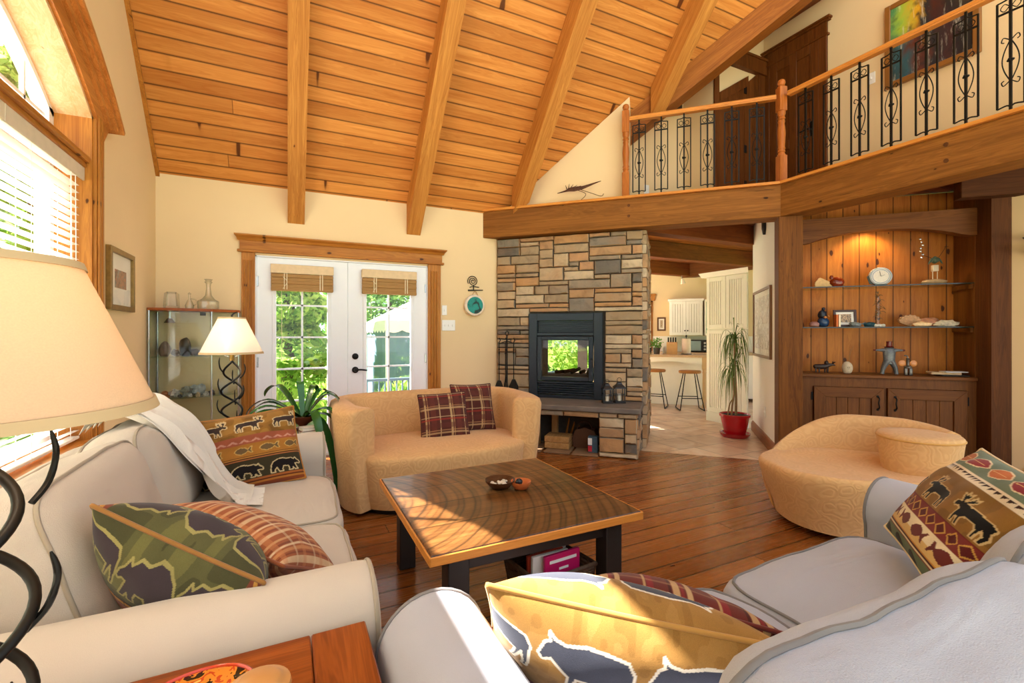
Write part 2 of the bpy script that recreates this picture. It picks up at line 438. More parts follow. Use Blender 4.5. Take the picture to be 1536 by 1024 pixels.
# left gable wall with the arched window opening
WY0, WY1, SILL, SPR = .62, 3.66, .62, 2.585
AC = (WY0+WY1)/2; AH = (WY1-WY0)/2; AR = AH/.6; AZ = SPR-AR*.8
def arch_z(y): return AZ+math.sqrt(max(AR*AR-(y-AC)**2, 0))
YR = .7   # ridge
def top_l(y): return min(roof(y), roof(YR)-KR*(YR-y))
b = MB()
xo, xi = XL-.25, XL
def slab(poly): b.ext_x(poly, xo, xi)
slab([(-1.9, -.06), (WY0, -.06), (WY0, top_l(WY0)), (-1.9, top_l(-1.9))])
slab([(WY0, -.06), (WY1, -.06), (WY1, SILL-.03), (WY0, SILL-.03)])
ys = [WY0+(WY1-WY0)*i/24 for i in range(25)]
for y0, y1 in zip(ys[:-1], ys[1:]): slab([(y0, arch_z(y0)), (y1, arch_z(y1)), (y1, top_l(y1)), (y0, top_l(y0))])
slab([(WY1, -.06), (5.36, -.06), (5.36, roof(5.16)+.15), (5.16, roof(5.16)), (WY1, roof(WY1))])
struct(b.build('wall_left', M['wall']))
# back wall with the door opening
DX0, DX1, DZ = -.287, 1.441, 2.035
b = MB()
b.box(XL, DX0, 5.16, 5.36, -.06, 2.9); b.box(DX0, DX1, 5.16, 5.36, DZ, 2.9); b.box(DX1, 2.31, 5.16, 5.36, -.06, 2.9); b.box(2.2, 2.7, 5.215, 5.36, -.06, 2.66)
struct(b.build('wall_back', M['wall']))
# sloping boarded ceiling
b = MB()
pl = [(XL-.25, 5.3), (2.5, 5.3), (3.3, 4.5), (3.42, 4.43), (4.2, 3.72), (4.85, 3.2), (5.75, 2.98), (5.75, YR), (XL-.25, YR)]
b.prism(pl, lambda x, y: (x, y, roof(y)), lambda x, y: (x, y, roof(y)+.12))
struct(b.build('ceiling', M['ceil']))
# thin ceiling edge trim along the gable wall
b = MB(); b.prism([(XL, 0), (XL+.03, 0), (XL+.03, 1), (XL, 1)], lambda x, s: (x, 5.16, roof(5.16)-.03*s), lambda x, s: (x, YR, roof(YR)-.03*s))
struct(b.build('trim_1', M['trim_y']))
# rafters
for i, (x, ye) in enumerate(((0., 5.16), (1.2, 5.16), (2.40, 4.93), (3.68, 3.98))):
    b = MB(); d = .345
    w = .155
    b.prism([(x, 0), (x+w, 0), (x+w, 1), (x, 1)], lambda a, s: (a, ye if i != 2 else ye-(a-x)*.98, roof(ye if i != 2 else ye-(a-x)*.98)-d*(1-s)), lambda a, s: (a, YR, roof(YR)-d*(1-s)), .006)
    struct(b.build('ceiling_rafter', M['rafter']))
# the heavy diagonal timber over the loft
d3 = Vector((.62, -.525, .588)); p0 = Vector((3.35, 4.33, 3.62))
b = MB(); nrm = Vector((.65, .76, 0)); L = 3.6
ring = lambda p: [p, p+nrm*.26, p+nrm*.26+Vector((0, 0, -.30)), p+Vector((0, 0, -.30))]
b.rings([ring(p0+Vector((0, 0, .02))), ring(p0+d3*L+Vector((0, 0, .02)))])
struct(b.build('ceiling_beam', wood('valley_timber', '#b06c2a', '#7c4416', '#3a1c0a', rot=tuple(Vector((.62, -.525, .588)).normalized().rotation_difference(Vector((1, 0, 0))).to_euler('XYZ')), rough=.6, knots=.35, bstr=.25, checks=.4)))
# boarded soffit behind it, its shade put into a darker timber colour
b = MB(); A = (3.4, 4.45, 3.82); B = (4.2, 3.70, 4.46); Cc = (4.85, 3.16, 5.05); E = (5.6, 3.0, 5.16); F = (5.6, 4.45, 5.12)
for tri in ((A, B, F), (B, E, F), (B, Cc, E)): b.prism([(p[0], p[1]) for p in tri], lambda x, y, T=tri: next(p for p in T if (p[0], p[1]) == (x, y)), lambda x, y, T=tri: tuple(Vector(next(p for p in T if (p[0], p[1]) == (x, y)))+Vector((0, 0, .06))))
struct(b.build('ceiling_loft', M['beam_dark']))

# loft: gable piece over the beam, back wall, side wall
def dfr(o, x, y): o.location = (x, y, 0); o.rotation_euler = (0, 0, R45); return o
GW = (2.36, 5.16); gl = 1.545
b = MB(); b.ext_y([(.0, 2.735), (gl, 2.735), (gl, roof(5.16-gl*.7071)-.02), (0, roof(5.16)-.0)], 0, .12)
struct(dfr(b.build('wall_gable', M['wall']), *GW))
b = MB(); b.box(3.17, 4.66, 4.43, 4.53, 2.735, 4.85); b.box(4.66, 4.70, 3.97, 4.53, 2.735, 4.6)
b.ext_y([(4.70, 2.735), (5.6, 2.735), (5.6, 5.3), (4.7, 4.62)], 3.965, 4.06)
struct(b.build('wall_loft', M['wall']))
b = MB(); b.ext_x([(.2, 2.735), (4.5, 2.735), (4.5, 5.3), (3.05, 5.2), (YR, roof(YR)), (.2, roof(YR)-.5)], 5.6, 5.72); b.box(5.62, 5.74, .55, 1.70, -.06, 2.66)
struct(b.build('wall_right', M['wall']))

# loft floor edge: hewn beams on posts
J = (4.37, 2.916); BT, BB = 2.735, 2.42; BD = .25
m = BD*math.tan(PI/8)
LW = 3.172
b = MB()
b.prism([(0, 0), (LW, 0), (LW+m, BD), (0, BD)], lambda x, y: (x, y, BB), lambda x, y: (x, y, BT), .008)
o = struct(dfr(b.build('trim_2', M['beam']), 2.127, 5.16)); o.name = 'loft_beam'
def pegs(par, pts, ax):
    for p in pts:
        b = MB(); p = Vector(p); b.tube([p, p-Vector(ax)*.004], .016, 12); b.build('peg', M['post_dark'], par)
pegs(o, [(1.715, 0, 2.66), (1.715, 0, 2.545)], (0, 1, 0))
beam_y = wood('hewn_beam_along', '#9e662a', '#6d4014', '#260f04', rot=(0, 0, PI/2), rough=.7, knots=.75, bstr=.45, checks=1., seed=3)
b = MB(); b.prism([(4.37, 2.916), (4.37, .2), (4.62, .2), (4.62, 2.916+m)], lambda x, y: (x, y, BB), lambda x, y: (x, y, BT), .008)
o = struct(b.build('loft_beam', beam_y))
pegs(o, [(4.37, 1.648, 2.66), (4.37, 1.648, 2.54)], (1, 0, 0))
# light wood nosing on the beams
b = MB(); b.prism([(0, -.03), (LW-.012, -.03), (LW+.03, .08), (0, .08)], lambda x, y: (x, y, BT), lambda x, y: (x, y, BT+.028), .004)
struct(dfr(b.build('trim_3', M['rail']), 2.127, 5.16))
b = MB(); b.prism([(4.34, 2.904), (4.34, .2), (4.45, .2), (4.45, 2.95)], lambda x, y: (x, y, BT), lambda x, y: (x, y, BT+.028), .004)
struct(b.build('trim_4', wood('nosing_pine', '#e09846', '#c0742e', '#6b3510', rot=(0, 0, PI/2), rough=.35, knots=0)))
# loft deck and the boards seen under it
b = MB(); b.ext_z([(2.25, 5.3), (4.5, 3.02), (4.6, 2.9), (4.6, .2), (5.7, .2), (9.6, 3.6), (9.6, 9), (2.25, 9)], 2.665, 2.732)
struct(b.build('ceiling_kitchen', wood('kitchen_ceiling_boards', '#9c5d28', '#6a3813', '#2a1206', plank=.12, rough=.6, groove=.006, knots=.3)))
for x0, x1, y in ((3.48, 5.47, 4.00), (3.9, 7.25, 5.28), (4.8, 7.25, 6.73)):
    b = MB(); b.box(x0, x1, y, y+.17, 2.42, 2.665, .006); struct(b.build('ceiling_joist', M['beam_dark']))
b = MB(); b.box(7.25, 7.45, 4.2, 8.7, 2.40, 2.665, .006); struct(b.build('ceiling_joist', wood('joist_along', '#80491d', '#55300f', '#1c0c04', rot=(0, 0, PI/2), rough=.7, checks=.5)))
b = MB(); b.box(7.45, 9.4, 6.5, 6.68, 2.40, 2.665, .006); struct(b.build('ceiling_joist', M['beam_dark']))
# posts
b = MB(); b.box(-.271, -.062, -.2, .0, 0, 2.42, .006)
struct(dfr(b.build('loft_post', M['post']), 4.691, 2.878))
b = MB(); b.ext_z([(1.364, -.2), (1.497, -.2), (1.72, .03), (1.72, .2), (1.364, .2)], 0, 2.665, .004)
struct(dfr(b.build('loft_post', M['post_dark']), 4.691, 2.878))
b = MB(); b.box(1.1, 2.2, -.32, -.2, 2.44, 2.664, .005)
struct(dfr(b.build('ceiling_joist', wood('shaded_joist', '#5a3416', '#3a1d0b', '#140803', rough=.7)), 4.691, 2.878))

# white wall running back from the post to the pantry, with its baseboard
S2 = math.sqrt(.5)
def bfr(o): o.location = (4.395, 2.945, 0); o.rotation_euler = (0, 0, PI/4); return o
b = MB(); b.box(0, 1.56, -.12, 0, 0, 2.665)
struct(bfr(b.build('wall_kitchen', M['wall_white'])))
M['base45'] = wood('baseboard_pine', '#a8672f', '#7c4419', '#331706', rough=.4, knots=.3)
b = MB(); b.ext_x([(0, 0), (.022, 0), (.022, .085), (.012, .115), (0, .125)], .0, 1.56)
struct(bfr(b.build('baseboard_kitchen', M['base45'])))
b = MB(); b.ext_y([(5.62, 0), (5.598, 0), (5.598, .1), (5.61, .13), (5.62, .13)], .55, 1.6)
struct(b.build('baseboard_right', M['base45']))
for x0, x1 in ((XL, -.415), (1.6, 2.2)):
    b = MB(); b.ext_x([(5.16, 0), (5.138, 0), (5.138, .1), (5.15, .13), (5.16, .13)], x0, x1)
    struct(b.build('baseboard_back', M['base45']))

# kitchen back wall
b = MB(); b.box(-1.62, 2.4, 0, .1, 0, 2.66); struct(dfr(b.build('wall_kitchen', M['wall']), 7.1, 7.1))

# ---------------------------------------------------------------- window in the gable wall
win = thing('window_1', None, None, (0, 0, 0), kind='structure')
def archpoly(off0, off1, n=24, ya=WY0, yb=WY1):
    """quads between the arch offset outward by off0 and off1"""
    out = []
    for i in range(n+1):
        y = ya+(yb-ya)*i/n; a = math.atan2(arch_z(y)-AZ, y-AC)
        out.append(((AC+(AR+off0)*math.cos(a), AZ+(AR+off0)*math.sin(a)), (AC+(AR+off1)*math.cos(a), AZ+(AR+off1)*math.sin(a))))
    return out
def archband(b, off0, off1, x0, x1):
    q = archpoly(off0, off1)
    b.rings([[(x0, *p), (x0, *r), (x1, *r), (x1, *p)] for p, r in q])
# wood reveal (jambs, soffit, sill)
b = MB(); b.box(XL-.2, XL+.004, WY1-.022, WY1, SILL, SPR+.01); b.box(XL-.2, XL+.004, WY0, WY0+.022, SILL, SPR+.01)
b.build('jamb', M['trim_z'], win)
b = MB(); archband(b, -.022, 0, XL-.2, XL+.004); b.build('soffit', wood('lit_soffit_pine', '#e8c79c', '#cf9f68', '#5b3212', rot=(0, 0, PI/2), rough=.35, knots=.4), win)  # paler than the other trim: bright glare put into the wood colour
b = MB(); b.box(XL-.25, XL, WY0+.001, WY1-.001, SILL-.029, SILL); b.box(XL, XL+.06, WY0-.08, WY1+.1, SILL-.03, SILL, .004); b.build('sill', M['trim_y'], win)
b = MB()
for y0, y1 in ((WY1, WY1+.1), (WY0-.1, WY0)):
    b.box(XL, XL+.02, y0, y1, SILL-.1, SPR+.03, .003); b.box(XL+.02, XL+.032, y0+.012, y0+.045, SILL-.1, SPR+.02, .003); b.box(XL+.02, XL+.032, y0+.06, y0+.09, SILL-.1, SPR+.02, .003)
b.box(XL, XL+.02, WY0-.1, WY1+.1, SILL-.13, SILL-.03, .003)
b.build('casing', M['trim_z'], win)
def longer(q): return q
b = MB()
def archband2(off0, off1, x0, x1, ext):
    q = archpoly(off0, off1, 28, WY0-ext, WY1+ext) if False else None
    out = []
    for i in range(31):
        a0 = math.asin((WY1+ext-AC)/(AR+off0)); t = a0-2*a0*i/30
        out.append([(AC+r*math.sin(t), AZ+r*math.cos(t)) for r in (AR+off0, AR+off1)])
    b.rings([[(x0, *p), (x0, *r), (x1, *r), (x1, *p)] for p, r in out])
archband2(.0, .12, XL, XL+.024, .12); archband2(.10, .145, XL, XL+.045, .17); archband2(.14, .175, XL, XL+.07, .22); archband2(.17, .2, XL, XL+.09, .26)
b.build('arched_crown', wood('crown_pine', '#d58f49', '#a25f25', '#4b240c', rot=(0, 0, PI/2), rough=.4, knots=.3), win, 40)
# rail between arched light and lower lights
b = MB(); b.box(XL-.17, XL-.02, WY0+.02, WY1-.02, 2.265, 2.30, .006); b.box(XL-.05, XL+.0, WY0+.02, WY1-.02, 2.295, 2.335, .012, 2)
b.build('rail', M['trim_y'], win)
# white frames and panes
xg = XL-.2
b = MB(); archband(b, -.055, -.02, xg-.04, xg+.03)
b.box(xg-.04, xg+.03, WY1-.08, WY1-.021, 2.386, SPR); b.box(xg-.04, xg+.03, WY0+.021, WY0+.08, 2.386, SPR)
b.box(xg-.04, xg+.03, WY0+.02, WY1-.02, 2.30, 2.385)
for y in (WY0+1.01, WY0+2.03): b.box(xg-.04, xg+.03, y-.03, y+.03, 2.386, arch_z(y)-.05)
for y in (1.05, 2.1, 2.55, 3.05, 3.35): b.box(xg-.008, xg+.012, y-.009, y+.009, 2.386, arch_z(y)-.05)
b.box(xg-.008, xg+.012, WY0+.05, WY1-.05, 2.52, 2.54)
for y0, y1 in ((WY0+.02, WY0+1.01), (WY0+1.01, WY0+2.03), (WY0+2.03, WY1-.02)):
    b.box(xg-.04, xg+.03, y0+.001, y0+.05, SILL+.002, 2.26); b.box(xg-.04, xg+.03, y1-.05, y1-.001, SILL+.002, 2.26)
    for z0, z1 in ((SILL+.002, SILL+.06), (2.2, 2.26), (1.4, 1.45)): b.box(xg-.038, xg+.028, y0+.05, y1-.05, z0, z1)
b.build('sash_frame', M['white'], win)
b = MB(); b.box(xg-.002, xg+.002, WY0+.03, WY1-.03, SILL+.02, 2.25)
b.rings([[(xg, y, 2.36), (xg, y, arch_z(y)-.05), (xg+.003, y, arch_z(y)-.05), (xg+.003, y, 2.36)] for y in ys[1:-1]])
b.build('pane', M['glass'], win)

# venetian blind on the lower lights
bl = thing('venetian_blind', 'white slatted venetian blind lowered over the window under the arched light', 'blind', (XL-.075, 2.14, 2.2))
M['slat'] = plain('white_slat', '#f3f1ea', .45, nz=.01)
b = MB(); W2 = 1.485
for k in range(34):
    z = -.05-.0445*k
    a = math.radians(8); dx = .025*math.cos(a); dz = .025*math.sin(a)
    b.rings([[(-dx, y, z-dz), (0, y, z+.0035), (dx, y, z+dz), (0, y, z+.0012)] for y in (-W2, W2)])
b.build('slats', M['slat'], bl)
b = MB(); b.box(-.03, .03, -W2, W2, .01, .055); b.build('head_rail', M['slat'], bl)
b = MB(); b.box(.035, .047, -W2-.01, W2+.01, -.012, .068, .003); b.box(.034, .049, .62, .626, -.012, .068); b.build('valance', plain('limed_valance', '#d9cbb4', .5, nz=.05, nscale=20), bl)
b = MB(); b.box(-.026, .026, -W2, W2, -1.565, -1.548, .003); b.build('bottom_rail', M['slat'], bl)
b = MB()
for y in (-1.3, -.75, -.2, .35, .9, 1.35):
    for dx in (-.028, .028): b.tube([(dx, y, 0), (dx, y, -1.55)], .0016, 4)
for y in (1.32, 1.38): b.tube([(.04, y, 0), (.045, y, -1.0)], .0022, 5)
b.build('cord', M['slat'], bl)
b = MB(); b.lathe([(.002, .03), (.012, .02), (.016, 0), (.012, -.02), (.003, -.03)], (.05, .42, -.15), 12); b.tube([(.05, .42, 0), (.05, .42, -.12)], .0015, 4)
b.build('cord_tassel', M['trim_z'], bl, 50)

# ---------------------------------------------------------------- french doors
dr = thing('door_1', None, None, (0, 5.16, 0), kind='structure')
b = MB()
b.box(DX0-.115, DX0, -.022, 0, 0, 2.055, .003); b.box(DX1, DX1+.15, -.022, 0, 0, 2.055, .003)
for x0 in (DX0-.115, DX1+.015):
    for k in range(3): b.box(x0+.020+.031*k, x0+.034+.031*k, -.040, -.02, .12, 1.98, .005)
b.build('casing', M['trim_z'], dr)
b = MB(); b.box(DX0-.13, DX1+.165, -.026, 0, 2.075, 2.17, .003); b.box(DX0-.15, DX1+.185, -.045, 0, 2.055, 2.08, .006, 2)
b.prism([(0, 2.165), (-.035, 2.168), (-.05, 2.19), (-.085, 2.21), (-.085, 2.222), (0, 2.222)], lambda y, z: (DX0-.13+y*.5, y, z), lambda y, z: (DX1+.165-y*.5, y, z))
b.build('header', M['trim'], dr)
b = MB(); b.box(DX0, DX0+.012, 0, .14, 0, DZ); b.box(DX1-.012, DX1, 0, .14, 0, DZ); b.box(DX0, DX1, 0, .14, DZ-.012, DZ); b.box(DX0, DX1, -.01, .2, 0, .02); b.build('jamb', M['white'], dr)
MID = .577
def leaf(x0, x1, g0, g1, right):
    lf = MB(); y0, y1 = .018, .06; z0, z1 = .25, 1.87
    lf.box(x0, g0, y0, y1, .022, DZ-.014); lf.box(g1, x1, y0, y1, .022, DZ-.014)
    lf.box(g0, g1, y0, y1, .022, z0); lf.box(g0, g1, y0, y1, z1, DZ-.014)
    lo = lf.build('door_leaf', M['white'], dr)
    f = MB()
    for q in ((g0-.03, g0+.008, z0-.03, z1+.03), (g1-.008, g1+.03, z0-.03, z1+.03)): f.box(q[0], q[1], y0-.012, y0+.001, q[2], q[3], .004)
    for q in ((z0-.03, z0+.008), (z1-.008, z1+.03)): f.box(g0-.03, g1+.03, y0-.012, y0+.001, q[0], q[1], .004)
    gm = (g0+g1)/2; f.box(gm-.009, gm+.009, y0+.006, y0+.02, z0, z1)
    for z in (.58, .905, 1.226, 1.55): f.box(g0, g1, y0+.006, y0+.02, z-.009, z+.009)
    f.build('muntin', M['white'], lo)
    p = MB(); p.box(g0, g1, y0+.022, y0+.026, z0, z1); p.build('pane', M['glass'], lo)
    h = MB(); xh = x1-.004 if right else x0+.004
    for z in (.25, .98, 1.78): h.box(xh-.012, xh+.012, y0-.006, y0+.004, z-.05, z+.05, .002)
    h.build('hinge', M['chrome'], lo)
    if right:
        k = MB(); k.lathe([(.033, 0), (.033, .012), (.024, .02), (.001, .021)], (.652, y0, 1.02), 20, M=Matrix.Rotation(PI/2, 3, 'X')); k.build('deadbolt', M['iron'], lo, 40)
        k = MB(); k.lathe([(.034, 0), (.034, .012), (.02, .018), (.012, .05), (.001, .052)], (.652, y0, .875), 20, M=Matrix.Rotation(PI/2, 3, 'X'))
        k.tube(smooth([(.652, y0-.045, .875), (.7, y0-.05, .878), (.75, y0-.047, .872), (.768, y0-.045, .868)]), [.009]*12+[.008]*6+[.006], 8); k.build('lever_handle', M['iron'], lo, 50)
leaf(DX0+.013, MID-.002, -.11, .379, False); leaf(MID+.002, DX1-.013, .761, 1.254, True)
# bamboo shades hung on the leaves
bam = NT('bamboo_slats'); _v = bam.coord(); _s = bam.n('SeparateXYZ'); bam.l(_v, _s.inputs[0])
_st = bam.math('MULTIPLY_ADD', bam.math('SINE', bam.math('MULTIPLY', _s.outputs[2], 700.)), .5, .5)
bam.bsdf(bam.mix(bam.noise(_v, 30, 3), bam.ramp(_st, [(0, lin('#8a6236')), (1, lin('#c99f66'))]), lin4('#a87f4b')), .7, 0, .3, _st, .5, .004)
M['bamboo'] = bam.m
for x0, x1, zb, lab in ((-.152, .431, 1.70, 'rolled-up bamboo shade on the french door leaf nearer the glass curio cabinet'), (.713, 1.307, 1.68, 'rolled-up bamboo shade on the french door leaf with the black lever handle')):
    s_ = thing('bamboo_shade', lab, 'blind', ((x0+x1)/2, 5.16, 1.95), group='bamboo shades on the french doors')
    w = (x1-x0)/2
    b = MB(); b.box(-w, w, -.045, .005, -.085, .005, .004); b.build('valance', plain('pale_bamboo_valance', '#dcc096', .6, nz=.06, nscale=25), s_)
    b = MB()
    for k in range(5): b.box(-w+.004, w-.004, -.05+.006*(k % 2), .002, -.09-.033*(k+1)-.004, -.09-.033*k, .006)
    b.build('folded_slats', M['bamboo'], s_)
    b = MB()
    for x in (-w*.58, -w*.5, w*.55, w*.63): b.box(x-.004, x+.004, -.056, -.045, -.245, -.08)
    b.tube(smooth([(-w*.62, -.052, -.12), (-w*.5, -.06, -.17), (-w*.62, -.056, -.24)]), .003, 5); b.tube([(-w*.66, -.01, -.2), (-w*.66, -.01, -.95)], .002, 4)
    b.build('cord', plain('cream_cord', '#e3d3b0', .8), s_)
# ================================================================== FIREPLACE
FX, FY = 3.534, 3.933
STONE = stone_mat('ledge_stone', [(0, lin('#ae9474')), (.14, lin('#bda381')), (.28, lin('#b58d67')), (.38, lin('#a38d70')), (.5, lin('#af8b65')), (.6, lin('#968671')), (.7, lin('#c6b192')), (.83, lin('#867c6e')), (.88, lin('#ba8e61')), (.96, lin('#6e665c'))])
MORTAR = plain('dark_mortar', '#4d463e', .95, nz=.15, nscale=30, bump=.4, bscale=80)
fp = thing('stone_fireplace', 'floor-to-beam fireplace of stacked tan and grey ledge stone with raised slab hearth', 'fireplace', (FX, FY, 0), R45)
def ashlar(b, org, ux, n, W, Hh, holes=(), cw=.06, ch=.052, depth=.05, seed=1, back=.05):
    """irregular coursed stones filling W x Hh; holes in face coordinates (u0,u1,v0,v1)"""
    r = random.Random(seed); org = Vector(org); ux = Vector(ux); n = Vector(n); uz = Vector((0, 0, 1))
    nx, nz = max(1, round(W/cw)), max(1, round(Hh/ch)); cw, ch = W/nx, Hh/nz
    occ = [[any(h[0]-.001 < (i+.5)*cw < h[1]+.001 and h[2]-.001 < (k+.5)*ch < h[3]+.001 for h in holes) for i in range(nx)] for k in range(nz)]
    for k in range(nz):
        i = 0
        while i < nx:
            if occ[k][i]: i += 1; continue
            hh = r.choices((1, 2, 3), (.28, .54, .18))[0]
            ww = r.randint(3, 8) if hh < 3 else r.randint(3, 6)
            if nx < 12: ww = min(ww, r.randint(2, 5))
            w = 0
            while w < ww and i+w < nx and not occ[k][i+w]: w += 1
            h = 1
            while h < hh and k+h < nz and not any(occ[k+h][i+q] for q in range(w)): h += 1
            j = i+w
            rem = 0
            while j < nx and not occ[k][j]: rem += 1; j += 1
            if rem == 1:
                w += 1
                if any(occ[k+q][i+w-1] for q in range(h)): h = 1
            for q in range(h):
                for p in range(w): occ[k+q][i+p] = True
            g = .0055
            u0, u1, v0, v1 = i*cw+g, (i+w)*cw-g, k*ch+g*.8, (k+h)*ch-g*.8
            d = depth*r.uniform(.55, 1.)
            jt = lambda s=.006: r.uniform(-s, s)
            bu, bv = .012, .009
            out = []
            # outline with slightly broken edges
            lo = [(u0+(u1-u0)*t, v0+jt(.003)) for t in (0, .35, .7)]; ri = [(u1+jt(.003), v0+(v1-v0)*t) for t in (0, .5)]
            up = [(u1-(u1-u0)*t, v1+jt(.003)) for t in (0, .35, .7)]; le = [(u0+jt(.003), v1-(v1-v0)*t) for t in (0, .5)]
            base = lo+ri+up+le
            cu, cv = (u0+u1)/2, (v0+v1)/2
            def ring(s, dd, jj):
                o = []
                for (u, v) in base:
                    uu = u+(-1 if u > cu else 1)*min(bu*s, abs(u-cu)*.8); vv = v+(-1 if v > cv else 1)*min(bv*s, abs(v-cv)*.8)
                    o.append(org+ux*uu+uz*vv+n*(dd+r.uniform(-jj, jj)))
                return o
            b.rings([ring(0, -back, 0), ring(0, d*.62, .002), ring(.55, d*.93, .003), ring(1.5, d, .005)])
            i += w
IX0, IX1, IZ0, IZ1 = -1.308, -.438, .512, 1.50
b = MB()
ashlar(b, (-1.72, 0, .515), (1, 0, 0), (0, -1, 0), 1.715, 1.893, holes=((1.72+IX0, 1.72+IX1, -.1, IZ1-.515),), seed=11)
ashlar(b, (0, 0, .0), (0, 1, 0), (1, 0, 0), .95, 2.41, seed=5)
b.build('stonework', STONE, fp, 35)
b = MB()
ye = .95
def core(x0, x1, z0, z1): b.ext_z([(x0, .0), (x1, .0), (x1, ye), (max(x0, -.75) if x0 < -.76 else x0, ye)], z0, z1)
b.ext_z([(-1.72, .02), (IX0, .02), (IX0, .4), (-1.33, .42)], 0, 2.41); b.ext_z([(IX1, 0), (-.01, 0), (-.01, ye), (IX1, ye)], 0, 2.41)
b.ext_z([(IX0, 0), (IX1, 0), (IX1, ye), (-.75, ye), (IX0, .42)], IZ1, 2.41); b.ext_z([(IX0, 0), (IX1, 0), (IX1, ye), (-.75, ye), (IX0, .42)], 0, IZ0)
b.build('mortar', MORTAR, fp)
# raised hearth: slab on stone piers with a low niche below
b = MB()
NX0, NX1, HY = -1.34, -.414, -.527
ashlar(b, (NX1, HY+.03, 0), (1, 0, 0), (0, -1, 0), -.03-NX1, .455, seed=21)
ashlar(b, (-1.72, HY+.03, 0), (1, 0, 0), (0, -1, 0), NX0+1.72, .455, seed=22)
ashlar(b, (NX0, HY+.03, .395), (1, 0, 0), (0, -1, 0), NX1-NX0, .06, cw=.06, ch=.06, seed=29)
ashlar(b, (-.03-.025, HY+.01, 0), (0, 1, 0), (1, 0, 0), .5, .455, seed=24)
ashlar(b, (NX1+.02, HY+.06, 0), (0, 1, 0), (-1, 0, 0), .42, .40, seed=25, depth=.02)
b.build('hearth_stonework', STONE, fp, 35)
b = MB(); b.box(NX1+.02, -.05, HY+.04, 0, 0, .455); b.box(-1.72, NX0-.02, HY+.04, -.02, 0, .455); b.box(NX0-.02, NX1+.02, HY+.04, 0, .395, .455); b.box(NX0-.02, NX1+.02, -.03, 0, 0, .4)
b.build('hearth_mortar', MORTAR, fp)
b = MB(); b.box(-1.72, 0.005, HY-.035, .0, .457, .512, .008); b.build('hearth_slab', plain('bluestone_slab', '#6f655c', .7, nz=.18, nscale=9, bump=.3, bscale=40), fp)
b = MB()
for x in (-1.30, -.99, -.69): b.box(x, x+.275, HY-.03, -.16, .002, .018, .003)
b.build('niche_tile', plain('brown_slate_tile', '#8a6a4c', .6, nz=.12, nscale=12), fp)
# black stove insert
SB = M['steel_black']; b = MB()
x0, x1, z0, z1 = IX0+.002, IX1-.002, IZ0+.002, IZ1
for q in ((x0, x0+.10, z0, z1), (x1-.10, x1, z0, z1), (x0+.10, x1-.10, z1-.085, z1)): b.box(q[0], q[1], -.055, .02, q[2], q[3], .004)
b.box(x0+.1, x1-.1, -.045, .02, z0, z0+.035, .003)
b.build('surround', SB, fp)
b = MB(); a0, a1 = x0+.10, x1-.10
b.box(a0, a1, .02, .05, 1.27, 1.415); b.box(a0, a1, -.05, .03, 1.24, 1.275, .004)
for k in range(6): b.box(a0, a1, -.02+.0, .02, 1.285+.022*k, 1.295+.022*k)
b.build('louvre', SB, fp); b = MB()
b.box(a0, a1, .02, .04, .55, .685); b.box(a0, a1, -.05, .03, .685, .712, .004)
for k in range(5): b.box(a0, a1, -.025, .02, .562+.025*k, .574+.025*k)
b.build('louvre', SB, fp)
b = MB()
for q in ((a0+.006, a0+.055, .718, 1.234), (a1-.055, a1-.006, .718, 1.234)): b.box(q[0], q[1], -.075, -.01, q[2], q[3], .006)
for q in ((.718, .762), (1.188, 1.234)): b.box(a0+.055, a1-.055, -.075, -.01, q[0], q[1], .006)
do = b.build('stove_door', SB, fp)
b = MB(); b.box(a0+.05, a1-.05, -.035, -.03, .75, 1.195); b.build('pane', thin_glass('stove_glass', (.70, .70, .68), 1.6), do)
b = MB(); b.tube(smooth([(a1-.02, -.08, .98), (a1-.005, -.1, .96), (a1-.005, -.1, .90), (a1-.015, -.085, .88)]), .008, 8); b.build('door_handle', M['black'], do, 50)
b = MB(); yb = ye-.02   # firebrick tunnel right through to the kitchen side
b.box(x0+.1, x0+.112, .03, .42, .76, 1.2); b.box(a1-.012, a1, .03, yb, .76, 1.2); [b.ext_z([(x0+.1, .03), (a1, .03), (a1, yb), (-.78, yb), (x0+.1, .40)], *zz) for zz in ((.735, .76), (1.185, 1.25))]
b.box(-.78, a0+.3, yb-.03, yb, .76, 1.2); b.box(a1-.07, a1, yb-.03, yb, .76, 1.2); b.box(a0+.3, a1-.07, yb-.03, yb, .76, .80); b.box(a0+.3, a1-.07, yb-.03, yb, 1.10, 1.2)
b.build('firebox', plain('firebrick', '#6e5f50', .9, nz=.2, nscale=20), fp)
b = MB()
for k in range(5):
    a = k*1.1; b.tube([(a0+.15+.1*k, .25+.05*(k % 2), .79), (a0+.3+.06*k, .4, .8+.015*(k % 3))], .022, 7)
b.build('charred_log', plain('charred_wood', '#2a211b', .95, nz=.4, nscale=30), fp)

# things stored in the niche (local frame of the fireplace)
CR, SR = math.cos(R45), math.sin(R45)
def fl(x, y, z): return (FX+x*CR-y*SR, FY+x*SR+y*CR, z)
KR_ = plain('kraft_card', '#b58a52', .8); PR = plain('printed_label', '#c9c6dc', .6, nz=.5, nscale=60)
t = thing('cardboard_carton', 'brown cardboard carton with printed picture labels in the hearth niche', 'box', fl(-1.21, -.33, .0198), R45)
b = MB(); b.box(-.1, .1, -.1, .1, 0, .30, .003); b.build('carton', KR_, t)
b = MB(); b.box(-.095, -.03, -.103, -.1, .2, .265); b.box(-.025, .02, -.103, -.1, .2, .265); b.box(.05, .09, -.103, -.1, .2, .265); b.build('label_panel', PR, t)
b = MB(); b.box(-.08, .085, -.102, -.0995, .02, .18); b.build('picture_panel', plain('carton_picture', '#43413c', .6, nz=.5, nscale=25), t)
WD = wood('split_firewood', '#c79a62', '#9c6c38', '#5b3818', rot=(0, 0, PI/2), rough=.8, knots=0)
